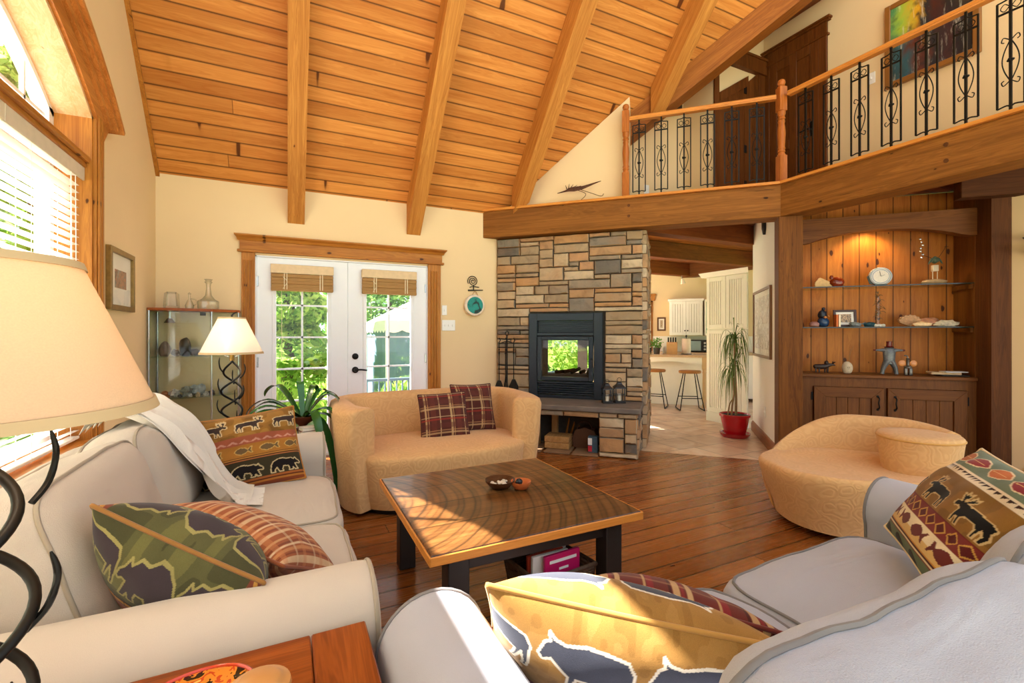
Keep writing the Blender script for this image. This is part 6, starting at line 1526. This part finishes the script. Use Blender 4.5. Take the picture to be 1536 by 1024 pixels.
pillow('rust and cream striped pillow behind the olive bear pillow', (-.10, 1.665, .60), (.75, -.58, -.26), (-.5, -.6, .5), .46, .42, .19, pat_orange, '#8a4a28')
pillow('brown wildlife tapestry pillow with black bears against the far arm of the oatmeal sofa', (-.17, 2.72, .66), (.97, .12, .10), (-.33, .40, .85), .46, .40, .15, pat_lodge, '#a86e2c')
pillow('tan tapestry pillow with slate-blue cattle figures on the cool-toned sofa', (.645, .81, .565), (.82, -.53, -.14), (-.34, -.55, .78), .57, .44, .24, pat_bison, '#b98a45', None, 300)
pillow('dark rust plaid pillow tucked behind the slate-blue cattle pillow', (.895, .92, .515), (.80, -.55, -.20), (-.38, -.72, .66), .46, .36, .15, pat_rust, '#6a2a20')
pillow('green and brown moose tapestry pillow against the far arm of the cool-toned sofa', (1.80, .64, .725), (-.80, -.60, 0), (.18, -.64, .74), .52, .40, .15, pat_moose, '#d8c39a')
pillow('dark brown plaid pillow on the loveseat, the one leaning forward in front', (1.14, 3.60, .60), (.98, -.12, .04), (.10, .34, .94), .39, .37, .13, pat_plaid, '#4a211c', 'plaid pillows on the loveseat')
pillow('dark brown plaid pillow on the loveseat, tucked behind beside its right arm', (1.44, 3.72, .63), (.98, .10, -.03), (-.04, .30, .95), .39, .40, .13, pat_plaid, '#4a211c', 'plaid pillows on the loveseat')
# ================================================================== TABLES
def kerf_wood(name, cA, cB, cK, plank, arcs, rot=(0, 0, 0)):
    m_ = wood(name, cA, cB, cK, rot=rot, plank=plank, length=50., rough=.32, var=.16, groove=.007, knots=.3, bstr=.12, coat=.25)
    nt = m_.node_tree; p = next(n for n in nt.nodes if n.type == 'BSDF_PRINCIPLED'); src = p.inputs['Base Color'].links[0].from_socket
    t = NT.__new__(NT); t.m = m_; t.t = nt
    v = t.coord(); mp = t.n('VectorMath', operation='SUBTRACT'); t.l(v, mp.inputs[0]); mp.inputs[1].default_value = (-.75, .15, 0)
    ln = t.n('VectorMath', operation='LENGTH'); t.l(mp.outputs[0], ln.inputs[0])
    n1 = t.noise(v, 5, 3); ph = t.math('ADD', t.math('MULTIPLY', ln.outputs['Value'], arcs), t.math('MULTIPLY', n1, 5.))
    s = t.math('MULTIPLY_ADD', t.math('SINE', ph), .5, .5); s2 = t.math('MULTIPLY_ADD', t.math('SINE', t.math('MULTIPLY', ph, .37)), .5, .5)
    k = t.math('MULTIPLY', t.math('POWER', s, 2.2), t.math('POWER', s2, .7)); k = t.math('MULTIPLY', k, t.math('MULTIPLY_ADD', t.noise(v, 3, 2), 2.2, -.15, clamp=True))
    dk = t.math('MULTIPLY', t.math('MULTIPLY', s2, t.noise(v, 2.2, 3)), .75)
    t.l(t.mix(t.math('MULTIPLY', k, .75, clamp=True), t.mix(dk, src, lin4('#3a2412')), lin4('#241509')), p.inputs['Base Color']); return m_
ct = thing('coffee_table', 'square plank-topped coffee table with black legs in the middle of the room', 'coffee table', (.945, 2.095, 0))
b = MB(); b.box(-.485, .485, -.492, .492, .432, .468, .005); b.build('tabletop', kerf_wood('coffee_table_planks', '#86592f', '#523014', '#1e0f05', .246, 300.), ct)
b = MB(); b.box(-.492, .492, -.4985, -.4915, .430, .466, .003); b.box(-.492, .492, .4915, .4985, .430, .466, .003); b.box(-.4915, -.4845, -.4985, .4985, .430, .466, .003); b.box(.4845, .4915, -.4985, .4985, .430, .466, .003); b.build('edge_band', M['rail'], ct)
for sx_ in (-1, 1):
    for sy_ in (-1, 1): b = MB(); b.cbox((sx_*.365, sy_*.41, .216), (.085, .085, .432), .004); b.build('leg', M['tablebase'], ct)
b = MB()
for s in (-1, 1): b.cbox((0, s*.41, .394), (.66, .03, .075), .002); b.cbox((s*.365, 0, .394), (.03, .74, .075), .002)
b.build('apron', M['tablebase'], ct)
ZT = .4685
t = thing('wooden_bowl', 'shallow dark wooden bowl with pale chips on the coffee table', 'bowl', (.985, 2.16, ZT))
b = MB(); b.lathe([(.025, 0), (.05, .008), (.075, .035), (.078, .045), (.070, .042), (.05, .022), (.001, .016)], (0, 0, 0), 32); b.build('bowl_body', wood('dark_bowl_wood', '#5f3c24', '#3a2213', '#180c06', rough=.35, knots=0), t, 50)
b = MB()
for k in range(26): a = r_.uniform(0, 6.28); q = r_.uniform(0, .045); lump(b, (q*math.cos(a), q*math.sin(a), .022), .010, seed=k, seg=6, sz=.6)
tag(b.build('pale_chips', plain('pale_chips', '#cfc4b2', .7, nz=.2), t, 40), kind='stuff')
t = thing('terracotta_bowl', 'small terracotta bowl holding a dark stone beside the wooden bowl', 'bowl', (1.075, 2.10, ZT))
b = MB(); b.lathe([(.02, 0), (.035, .006), (.05, .03), (.052, .042), (.046, .04), (.03, .02), (.001, .014)], (0, 0, 0), 28); b.build('bowl_body', plain('orange_terracotta', '#b5602f', .5), t, 50)
o = MB(); lump(o, (0, 0, 0), .018, seed=3); o = tag(o.build('dark_stone', M['black'], None, 50), 'small dark stone in the terracotta bowl', 'stone'); o.location = (1.066, 2.107, ZT+.019)
# basket with magazines under the table
bk = thing('wicker_basket', 'dark square wicker basket of magazines under the coffee table', 'basket', (1.065, 1.80, 0), .12)
b = MB(); n_ = 16
for k in range(n_):
    z = .006+k*.0145; s = .115+.035*k/n_
    b.tube([(x*s, y*s*.9, z+.002*math.sin(j*2.5+k*PI)) for j, (x, y) in enumerate([(u, -1) for u in np.linspace(-1, 1, 9)]+[(1, u) for u in np.linspace(-.8, 1, 8)]+[(u, 1) for u in np.linspace(.8, -1, 8)]+[(-1, u) for u in np.linspace(.8, -.8, 7)])], .0095, 6, closed=True)
wk_ = plain('dark_wicker', '#4f3725', .6, nz=.35, nscale=60, bump=.4); b.build('weave', wk_, bk, 60)
b = MB()
for k in range(8):
    u = -1+2*k/7
    for (x, y) in ((u, -1), (u, 1), (-1, u), (1, u)): b.tube([(x*.117, y*.106, .0), (x*.152, y*.137, .24)], .0075, 5)
b.build('stakes', wk_, bk, 60)
b = MB(); b.tube([(x*.154, y*.139, .24) for x, y in ((-1, -1), (1, -1), (1, 1), (-1, 1))], .011, 6, closed=True); b.build('rim', wk_, bk, 60)
b = MB(); b.box(-.11, .11, -.10, .10, .0, .01); b.build('bottom', wk_, bk)
for k, (y, c, lab, h, x) in enumerate(((-.075, '#c2185f', 'magenta magazine standing at the front of the basket', .292, .02), (-.045, '#efeae2', 'white magazine behind the magenta one in the basket', .285, -.03), (-.015, '#b8442e', 'red-brown magazine in the middle of the basket', .28, -.03), (.02, '#e6dfd2', 'cream magazine behind the red-brown one in the basket', .275, 0), (.055, '#4a5a6e', 'blue-grey magazine at the back of the basket', .27, .01))):
    t = thing('magazine', lab, 'magazine', (1.065+x, 1.80+y, .012), .08, 'magazines in the wicker basket')
    t.rotation_euler = (0, .03*(k % 2), .08)
    b = MB(); b.box(-.095, .095, -.008, .008, 0, h, .002); b.build('pages', plain('magazine_'+str(k), c, .4, nz=.02), t)
    if k == 0:
        b = MB(); b.box(-.07, .075, -.0095, -.0075, h-.035, h-.022); b.box(-.02, .03, -.0095, -.0075, h-.07, h-.06); b.build('cover_lettering', M['plastic'], t)
# near end table
et = thing('end_table', 'orange-brown plank end table between the two slipcovered sofas', 'end table', (-.21, .75, 0))
ETW = dict(cA='#a2541f', cB='#6b2c0b', cK='#35140a')
TZ = .60
b = MB(); b.box(-.39, .255, -.36, .36, TZ-.032, TZ, .003); b.build('tabletop', wood('end_table_planks', ETW['cA'], ETW['cB'], ETW['cK'], plank=.18, length=40, rough=.32, groove=.004, knots=.15, bstr=.12, var=.1, coat=.4, seed=2), et)
b = MB(); b.box(.257, .372, -.36, .36, TZ-.032, TZ, .003); b.build('breadboard_end', wood('end_table_breadboard', ETW['cA'], ETW['cB'], ETW['cK'], rot=(0, 0, PI/2), rough=.32, knots=.1, bstr=.12, coat=.4, seed=5), et)
for sx_ in (-.35, .335):
    for sy_ in (-.32, .32): b = MB(); b.cbox((sx_, sy_, (TZ-.032)/2), (.06, .06, TZ-.032), .004); b.build('leg', wood('end_table_leg', ETW['cA'], ETW['cB'], ETW['cK'], rot=(0, PI/2, 0), knots=0), et)
b = MB()
for s in (-.32, .32): b.cbox((0, s, TZ-.08), (.65, .024, .09))
for s in (-.35, .335): b.cbox((s, 0, TZ-.08), (.024, .6, .09))
b.build('apron', wood('end_table_apron', ETW['cA'], ETW['cB'], ETW['cK'], knots=0), et)
t = thing('painted_dish', 'orange painted dish with dark leaf motif on the near end table', 'dish', (-.165, .94, TZ+.0005), .5)
def dish_mat():
    t_ = NT('painted_dish_glaze'); v = t_.coord(); f = t_.noise(v, 26, 2, .5, 2.)
    col = t_.ramp(f, [(.36, lin('#20180f')), (.43, lin('#d8842c')), (.55, lin('#c2451d')), (.64, lin('#e2b25a')), (.70, lin('#2c2414'))], 'CONSTANT'); t_.bsdf(col, .12, 0, .6, Coat_Weight=.5); return t_.m
b = MB(); b.lathe([(.04, 0), (.05, .004), (.09, .014), (.118, .03), (.112, .031), (.085, .019), (.001, .010)], (0, 0, 0), 40, 1.0, .75); b.build('dish_body', dish_mat(), t, 50)
b = MB(); b.tube([(.116*math.cos(a), .087*math.sin(a), .031) for a in [2*PI*i/40 for i in range(40)]], .004, 6, closed=True); b.build('rim', plain('vermilion_rim', '#c23a17', .15), t, 60)
t = thing('turned_wooden_box', 'banded brown turned wooden lidded box beside the painted dish', 'box', (-.045, .905, TZ+.0005))
b = MB(); b.lathe([(.03, 0), (.042, .01), (.05, .03), (.048, .045)], (0, 0, 0), 28); b.build('box_body', plain('walnut_band', '#6b3f1c', .4), t, 50)
b = MB(); b.lathe([(.0495, .045), (.052, .05), (.05, .058), (.038, .062), (.036, .066), (.03, .07), (.001, .074)], (0, 0, 0), 28); b.build('lid', plain('tan_band', '#c08a50', .35), t, 50)

# far end table, plant, books
ft = thing('end_table', 'small dark-topped end table at the far arm of the oatmeal sofa', 'end table', (-.17, 3.70, 0))
b = MB(); b.box(-.42, .38, -.28, .28, .545, .575, .004); b.build('tabletop', wood('far_table_top', '#7b3f1d', '#50240f', '#1e0a04', rough=.16, knots=0, coat=.6), ft)
for sx_ in (-.36, .32):
    for sy_ in (-.23, .23): b = MB(); b.cbox((sx_, sy_, .2725), (.045, .045, .545), .003); b.build('leg', M['post_dark'], ft)
FZ = .5755
t = thing('clivia_plant', 'strap-leaved green plant in a brown pedestal bowl on the far end table', 'plant', (.10, 3.66, FZ))
b = MB(); b.lathe([(.05, 0), (.055, .008), (.028, .02), (.03, .03), (.085, .07), (.098, .095), (.09, .096), (.001, .085)], (0, 0, 0), 28); b.build('pot', plain('brown_glaze_bowl', '#6d3a26', .35, nz=.1), t, 50)
b = MB(); b.lathe([(.001, .09), (.086, .09), (.086, .084)], (0, 0, 0), 20); b.build('pebbles', plain('tan_pebbles', '#b3855c', .8, nz=.3, nscale=60), t)
CL = leaf_mat('clivia_leaf', '#1c4a1c', '#2f6b2a', .12, .25)
b = MB()
for k, (az_, out, up, drop, w) in enumerate(((2.5, .30, .30, .02, .028), (1.75, .12, .33, .02, .019), (.9, .16, .29, .02, .02), (.55, .20, .25, .0, .022), (.1, .23, .23, .0, .024), (-.3, .23, .22, .0, .024), (.35, .26, .20, .0, .02), (-.7, .36, .16, .34, .026), (3.3, .36, .16, .10, .026), (3.0, .34, .18, .08, .024), (3.55, .38, .13, .09, .026), (3.9, .40, .11, .08, .024), (2.8, .38, .2, .1, .022), (-1.2, .28, .14, .30, .024), (4.0, .3, .12, .1, .022), (-.45, .34, .1, .5, .026), (-.85, .30, .08, .62, .026), (-.15, .32, .16, .45, .024))): blade(b, (.015*math.cos(az_), .015*math.sin(az_), .08), az_, out, up*.9, drop+.05, w*1.35, 12)
b.build('leaves', CL, t, 80)
for k, (z, c, lab, dx) in enumerate(((0, '#7c4a30', 'brown book at the bottom of the pair on the far end table', 0), (.0225, '#cfc6b6', 'pale book on top of the brown book by the plant', .008))):
    t = thing('hardcover_book', lab, 'book', (.13+dx, 3.49, FZ+z), .15+.1*k, 'books on the far end table')
    b = MB(); b.box(-.06, .06, -.045, .045, 0, .003); b.box(-.06, .06, -.045, .045, .019, .022); b.box(-.06, .06, .042, .045, 0, .022); b.build('cover', plain('book_cover_%d' % k, c, .5), t)
    b = MB(); b.box(-.056, .056, -.041, .042, .003, .019); b.build('pages', plain('book_pages', '#e6dcc6', .8), t)
t = thing('wooden_sculpture', 'small reddish wooden curved sculpture beside the far lamp', 'sculpture', (-.235, 3.60, FZ))
b = MB(); b.lathe([(.04, 0), (.045, .02), (.04, .09), (.02, .13), (.001, .14)], (0, 0, 0), 14, 1, .7); b.build('carving', wood('reddish_carving', '#9a5a34', '#6a3418', '#2d1408', rough=.4, knots=0), t, 50)
b = MB(); b.tube(smooth([(.05, 0, .0), (.062, 0, .08), (.06, 0, .14), (.045, 0, .165)], 5), .012, 8); b.build('white_handle', M['plastic'], t, 60)

# ================================================================== LAMPS
SH = shade_mat('linen_shade', '#f1dfbd', .55)
def lamp(lab, x, y, z, rb, rt, zb, zt, hh, rz, watts, SH, hr=.066, nleaf=9):
    t = thing('table_lamp', lab, 'lamp', (x, y, z), rz)
    b = MB(); b.lathe([(.001, 0), (.085, 0), (.09, .008), (.07, .018), (.02, .024), (.001, .026)], (0, 0, 0), 28); b.build('base', M['iron'], t, 50)
    TW = 1.75
    for k in range(2):
        b = MB(); P = []
        for i in range(61):
            s = i/60; a = 2*PI*(s*TW+k/2); r = hr*(.35+.65*math.sin(PI*min(1, .10+.88*s))**.6) ; P.append((r*math.cos(a), r*math.sin(a), .015+(hh-.015)*s))
        b.tube(P, [.0072]*61, 8); b.build('twisted_stem', M['iron'], t, 60)
    for k in range(nleaf):
        b = MB(); s = .05+.9*k/nleaf; a = 2*PI*(s*TW+(k % 2)/2)+.4; r = hr*.93; z0 = .015+(hh-.015)*s
        p0 = Vector((r*math.cos(a), r*math.sin(a), z0)); o = Vector((math.cos(a+.5), math.sin(a+.5), 0))
        b.tube(smooth([p0, p0+o*.022+Vector((0, 0, .025)), p0+o*.032+Vector((0, 0, .065)), p0+o*.025+Vector((0, 0, .10))], 5), [.0048]*8+[.0044]*4+[.004, .0035, .0025, .0015], 6); b.build('thorn_leaf', M['iron'], t, 60)
    b = MB(); b.cyl((0, 0, hh), (0, 0, hh+.09), .016, 12); b.build('socket', plain('brass_socket', '#8a6a34', .35, .8), t, 40)
    b = MB()
    for s in (-1, 1): b.tube(smooth([(0, 0, hh+.02), (s*.06, 0, hh+.06), (s*.065, 0, (hh+zt-z)/2+.06), (s*.02, 0, zt-z-.01), (0, 0, zt-z)], 6), .003, 6)
    for k in range(3): a = 2*PI*k/3; b.tube([(0, 0, zt-z-.006), (rt*math.cos(a), rt*math.sin(a), zt-z-.006)], .002, 5)
    b.build('harp', M['chrome'], t, 60)
    b = MB(); b.cyl((0, 0, zt-z-.006), (0, 0, zt-z+.022), .006, 8); b.tube(smooth([(0, 0, zt-z+.015), (.012, 0, zt-z+.03), (.034, 0, zt-z+.042)], 4), [.004, .005, .006, .006, .006, .005, .004, .003, .0015], 6); b.build('finial', M['iron'], t, 60)
    b = MB(); n = 64
    def ring(r, zz): return [(r*math.cos(2*PI*j/n), r*math.sin(2*PI*j/n), zz-z) for j in range(n)]
    b.rings([ring(rb, zb), ring(rt, zt), ring(rt-.003, zt), ring(rb-.003, zb)], loop=True); sh = b.build('lamp_shade', SH, t, 60)
    b = MB(); b.rings([ring(rb+.003, zb-.002), ring(rb-.002, zb+.012), ring(rb-.006, zb+.012), ring(rb-.003, zb-.002)], loop=True); b.build('shade_trim', plain('shade_trim_cloth', '#bda27a', .9), sh, 60)
    b = MB(); b.rings([ring(rt+.006, zt-.008), ring(rt+.002, zt+.003), ring(rt-.003, zt+.003), ring(rt-.002, zt-.008)], loop=True); b.build('shade_trim', bpy.data.materials['shade_trim_cloth'], sh, 60)
    b = MB(); b.ball((0, 0, hh+.12), .03, 12, sz=1.2); b.build('bulb', emit('warm_bulb', '#ffe6c4', watts), t, 60)
    return t
lamp('large lit cream-shaded table lamp with twisted iron stem on the near end table', -.392, .865, TZ, .210, .122, 1.155, 1.365, .50, .3, 25, shade_mat('cream_linen_shade', '#dcc6aa', .45), .074, 8)
lamp('lit linen-shaded table lamp with twisted iron stem by the glass curio cabinet', -.35, 3.75, FZ, .195, .082, 1.125, 1.375, .50, .2, 40, shade_mat('sunlit_linen_shade', '#f6efe6', .5))  # whiter than the near shade: sunlight put into the linen colour

# ================================================================== OUTSIDE
LA = leaf_mat('spruce_needles', '#6b9a3a', '#c2da70', .5, .6); LB = leaf_mat('shrub_leaves', '#7fae3a', '#d6e67c', .5, .6); LC = leaf_mat('dark_tree_leaves', '#4f7c3e', '#92bb60', .45, .6)
BK = plain('tree_bark', '#6a5848', .9, nz=.25, nscale=12)
def gmat():
    t_ = NT('garden_grass'); v = t_.coord(); f = t_.noise(v, 1.2, 5); g = t_.noise(v, 40, 4)
    t_.bsdf(t_.mix(t_.math('MULTIPLY', g, .5), t_.ramp(f, [(.3, lin('#6f9a3a')), (.7, lin('#a9c95a'))]), lin4('#4d7a2a')), .9, 0, .2, g, .6, .05); return t_.m
b = MB(); b.box(-45, 45, -30, 60, -.95, -.75); struct(b.build('ground', gmat()))
GZ = -.75
b = MB(); b.box(-.2, 7., 5.40, 10.6, GZ-.1, -.70); 
def deckmat():
    return wood('blue_grey_decking', '#56697c', '#42566a', '#28323c', plank=.14, length=4., rough=.7, groove=.008, knots=0, var=.1)
b2 = b; struct(b2.build('deck', deckmat()))
b = MB(); b.box(-14, 9, -14, 5.36, GZ, -.62); b.box(-9, -1.33, 5.36, 9, GZ, -.62); struct(b.build('patio', plain('bounce_paving', '#d9cdbb', .9, nz=.08, nscale=3)))  # unseen paving, added to bounce sunlight onto ceiling and blind
def tree(lab, x, y, h, r, mat, n, z0=GZ, conical=True, seed=0, leaf=.11, group='trees around the garden'):
    t = thing('garden_tree', lab, 'tree', (x, y, z0), 0, group); rr = random.Random(seed)
    b = MB(); b.tube([(0, 0, 0), (.05, .02, h*.5), (0, 0, h*.94)], [r*.09, r*.06, r*.015], 8); b.build('trunk', BK, t, 60)
    b = MB()
    for k in range(n):
        s = rr.random()**.8; a = rr.uniform(0, 2*PI)
        rad = r*(1-s)*(.75+.25*math.sin(s*40)) if conical else r*math.sqrt(max(.02, 1-(2*s-1)**2))
        q = rad*math.sqrt(rr.uniform(.25, 1)); p = Vector((q*math.cos(a), q*math.sin(a), h*(.06+.94*s)-(.25*q if conical else 0)))
        u = Vector((rr.gauss(0, 1), rr.gauss(0, 1), rr.gauss(0, .6))).normalized(); w = u.cross(Vector((rr.gauss(0, 1), rr.gauss(0, 1), rr.gauss(0, 1)))).normalized(); L = leaf*rr.uniform(.6, 1.4)
        b.face([p-u*L, p+w*L*.45, p+u*L, p-w*L*.45])
    b.build('foliage', mat, t)
tree('tall light green spruce filling the left french door panes', -.0, 14.1, 7.5, 2.1, LA, 16000, seed=1, leaf=.13)
tree('dark bushy tree beyond the deck in the right french door pane', 3.6, 18.3, 5.6, 2.6, LC, 12000, conical=False, seed=2, leaf=.13)
tree('tall spruce behind the white canopy', 9.0, 18.6, 8, 2.6, LC, 9000, seed=3, leaf=.14)
tree('round bright green tree outside the arched gable window', -8.5, 7.6, 7.5, 2.4, LB, 6000, conical=False, seed=5, leaf=.15)
tree('bright tall spruce outside the gable window blinds', -10.5, 2.7, 8, 2.3, LA, 5000, seed=6, leaf=.15)
tree('large leafy tree farther along outside the gable window', -10.2, 12.7, 8., 2.5, LB, 6000, conical=False, seed=7, leaf=.15)
tree('leafy tree at the far left corner of the garden', -4.9, 13.4, 11., 2.5, LA, 14000, seed=8, leaf=.13)
tree('green tree glimpsed through the see-through fireplace', 9.5, 12.6, 4.5, 2.2, LB, 4000, conical=False, seed=9, leaf=.14)
def shrub(lab, x, y, r, h, mat, seed, n=1500):
    t = thing('garden_shrub', lab, 'shrub', (x, y, GZ), 0, 'shrubs behind the deck'); rr = random.Random(seed)
    b = MB()
    for k in range(5): b.tube([(0, 0, 0), (r*.4*math.cos(k*1.3), r*.4*math.sin(k*1.3), h*.6)], [.02, .008], 5)
    b.build('stem', BK, t)
    b = MB()
    for k in range(n):
        d = Vector((rr.gauss(0, 1), rr.gauss(0, 1), abs(rr.gauss(0, 1)))).normalized()*rr.uniform(.55, 1)
        p = Vector((d.x*r, d.y*r, d.z*h)); u = (d+Vector((rr.gauss(0, .5), rr.gauss(0, .5), .7))).normalized(); w = u.cross(Vector((rr.gauss(0, 1), rr.gauss(0, 1), 0))).normalized(); L = rr.uniform(.06, .13)
        b.face([p-u*L, p+w*L*.22, p+u*L, p-w*L*.22])
    b.build('foliage', mat, t)
shrub('bright yellow-green daylily clump outside the left door, nearer the casing', -.35, 11.2, .62, 1.1, LB, 1); shrub('bright yellow-green shrub outside the left door near its centre stile', .95, 11.2, .62, 1.0, LB, 2); shrub('darker green shrub past the deck edge outside the right door', 2.4, 11.25, .62, .9, LA, 3)
# white pavilion canopy with scalloped valance
t = thing('canopy_pavilion', 'white scalloped fabric canopy standing over the patio outside', 'canopy', (4.0, 13.8, GZ))
b = MB(); hw = 1.75; b.rings([[(x*s*hw, y*s*hw, z) for x, y in ((-1, -1), (1, -1), (1, 1), (-1, 1))] for s, z in ((1, 2.35), (.62, 2.72), (.28, 3.05), (.26, 3.1))], cap=False)
b.rings([[(x*s*hw, y*s*hw, z) for x, y in ((-1, -1), (1, -1), (1, 1), (-1, 1))] for s, z in ((.34, 3.06), (.15, 3.3), (.01, 3.42))], cap=False); b.build('canopy', fabric('canopy_cloth', '#f3efe4', 300, var=.02), t)
b = MB()
for i in range(4):
    c, d = [((-1, -1), (1, -1)), ((1, -1), (1, 1)), ((1, 1), (-1, 1)), ((-1, 1), (-1, -1))][i]
    for k in range(32):
        s0, s1 = k/32, (k+1)/32; f = lambda s: (hw*(c[0]+(d[0]-c[0])*s), hw*(c[1]+(d[1]-c[1])*s))
        sc = lambda s: 2.10-.07*abs(math.sin(s*8*PI))
        b.face([(*f(s0), 2.35), (*f(s1), 2.35), (*f(s1), sc(s1)), (*f(s0), sc(s0))])
b.build('valance', fabric('valance_cloth', '#efe8d8', 300, var=.02), t)
for x in (-1, 1):
    for y in (-1, 1): b = MB(); b.cyl((x*1.7, y*1.7, 0), (x*1.7, y*1.7, 2.36), .035, 8); b.build('pole', M['white'], t, 40)
SCR = NT('screen_mesh'); _d = SCR.n('BsdfDiffuse'); _d.inputs[0].default_value = lin4('#7f9bab'); _t = SCR.n('BsdfTransparent'); _m = SCR.n('MixShader'); _m.inputs[0].default_value = .6
SCR.l(_t.outputs[0], _m.inputs[1]); SCR.l(_d.outputs[0], _m.inputs[2]); SCR.l(_m.outputs[0], SCR.out.inputs[0])
for i in range(4):
    b = MB(); c, d = [((-1, -1), (1, -1)), ((1, -1), (1, 1)), ((1, 1), (-1, 1)), ((-1, 1), (-1, -1))][i]
    P0, P1 = Vector((c[0]*1.68, c[1]*1.68, 0)), Vector((d[0]*1.68, d[1]*1.68, 0))
    b.grid([[(P0.lerp(P1, j/40).x+.03*math.sin(j*1.9)*(1 if i % 2 else 0), P0.lerp(P1, j/40).y+.03*math.sin(j*1.9)*(0 if i % 2 else 1), z) for z in (.02, 2.2)] for j in range(41)]); b.build('screen_panel', SCR.m, t, 60)
t = thing('garden_table', 'round white patio table outside the right french door', 'table', (1.75, 8.6, -.70))
b = MB(); b.lathe([(.001, .70), (.45, .70), (.46, .715), (.45, .73), (.001, .73)], (0, 0, 0), 28); b.build('tabletop', M['white'], t, 40)
b = MB(); b.lathe([(.2, 0), (.2, .02), (.03, .05), (.03, .70)], (0, 0, 0), 16); b.build('pedestal', M['white'], t, 40)
def garden_chair(lab, x, y, rz):
    t = thing('garden_chair', lab, 'chair', (x, y, -.70), rz, 'white chairs on the deck')
    b = MB(); b.box(-.24, .24, -.24, .22, .40, .43, .01); b.build('seat', M['white'], t)
    b = MB(); P = []
    for i in range(9):
        s = i/8; P.append([(-.23+.46*j/8, .22+.16*s-.05*math.cos((j/8-.5)*PI), .43+.50*s-.04*s*(2*j/8-1)**2) for j in range(9)])
    b.grid(P); b.grid([[(x_, y_+.02, z_) for x_, y_, z_ in r] for r in P]); b.build('backrest', M['white'], t, 60)
    for sx_ in (-.22, .22):
        for sy_ in (-.2, .2): b = MB(); b.tube([(sx_, sy_, .42), (sx_*1.1, sy_*1.15, 0)], .018, 6); b.build('leg', M['white'], t, 40)
    for s in (-1, 1): b = MB(); b.tube(smooth([(s*.25, .2, .66), (s*.28, .0, .65), (s*.27, -.2, .63), (s*.25, -.24, .42)], 4), .018, 6); b.build('armrest', M['white'], t, 50)
garden_chair('white patio chair nearest the glass of the right french door', 1.72, 7.9, 2.6)
garden_chair('white patio chair on the far side of the round patio table', 2.5, 9.3, -.6)
t = thing('deck_railing', 'blue-grey railing along the far edge of the deck outside', 'railing', (0, 10.5, -.70))
b = MB(); b.box(1.0, 7, -.03, .03, .9, .96); b.box(1.0, 7, -.02, .02, .08, .13)
b.build('rails', plain('blue_grey_paint', '#71889c', .6), t)
for k in range(46): b = MB(); b.box(1.05+.13*k-.015, 1.05+.13*k+.015, -.015, .015, .1, .92); b.build('picket', plain('blue_grey_paint_p', '#71889c', .6) if k == 0 else bpy.data.materials['blue_grey_paint_p'], t)

# ================================================================== LIGHT, CAMERA
w = bpy.data.worlds.new('World'); scn.world = w; w.use_nodes = True
bg = w.node_tree.nodes['Background']; bg.inputs[0].default_value = (.86, .93, 1., 1); bg.inputs[1].default_value = 1.15
sun = bpy.data.lights.new('sun', 'SUN'); sun.energy = 24; sun.angle = .009; sun.color = (1, .96, .9)
so = bpy.data.objects.new('sun', sun); COL.objects.link(so)
SD = Vector((.838, -.514, -1.0)); so.rotation_euler = SD.to_track_quat('-Z', 'Y').to_euler()
def point(n, loc, e, c, r=.05, spot=None, rot=None):
    l = bpy.data.lights.new(n, 'SPOT' if spot else 'POINT'); l.energy = e; l.color = c; l.shadow_soft_size = r
    if spot: l.spot_size = spot; l.spot_blend = .6
    o = bpy.data.objects.new(n, l); COL.objects.link(o); o.location = loc
    if rot: o.rotation_euler = rot
    return o
point('near_lamp_light', (-.392, .865, TZ+.69), 3, (1, .82, .6), .04)
point('far_lamp_light', (-.35, 3.75, FZ+.66), 6, (1, .82, .6), .04)
point('hutch_light', hl(.62, .2, 2.385), 16, (1, .66, .32), .02, 2.2)
point('kitchen_fill', (5.3, 6.6, 2.2), 26, (1, .95, .88), .06)  # added fill standing in for kitchen daylight, no fitting at this spot
cam = bpy.data.cameras.new('camera'); co = bpy.data.objects.new('camera', cam); COL.objects.link(co)
co.location = (0, 0, H0); co.rotation_euler = (PI/2, 0, -math.radians(26)); cam.sensor_width = 36; cam.sensor_fit = 'HORIZONTAL'; cam.lens = 690/1536*36
cam.shift_y = -12/1536; cam.clip_start = .02; scn.camera = co
scn.view_settings.view_transform = 'Standard'; scn.view_settings.look = 'None'; scn.view_settings.gamma = 1; scn.view_settings.exposure = .68
scn.view_settings.use_curve_mapping = False
scn.cycles.use_denoising = True
scn.cycles.max_bounces = 10; scn.cycles.diffuse_bounces = 5; scn.cycles.transparent_max_bounces = 24; scn.cycles.sample_clamp_indirect = 8; scn.cycles.caustics_reflective = False; scn.cycles.caustics_refractive = False
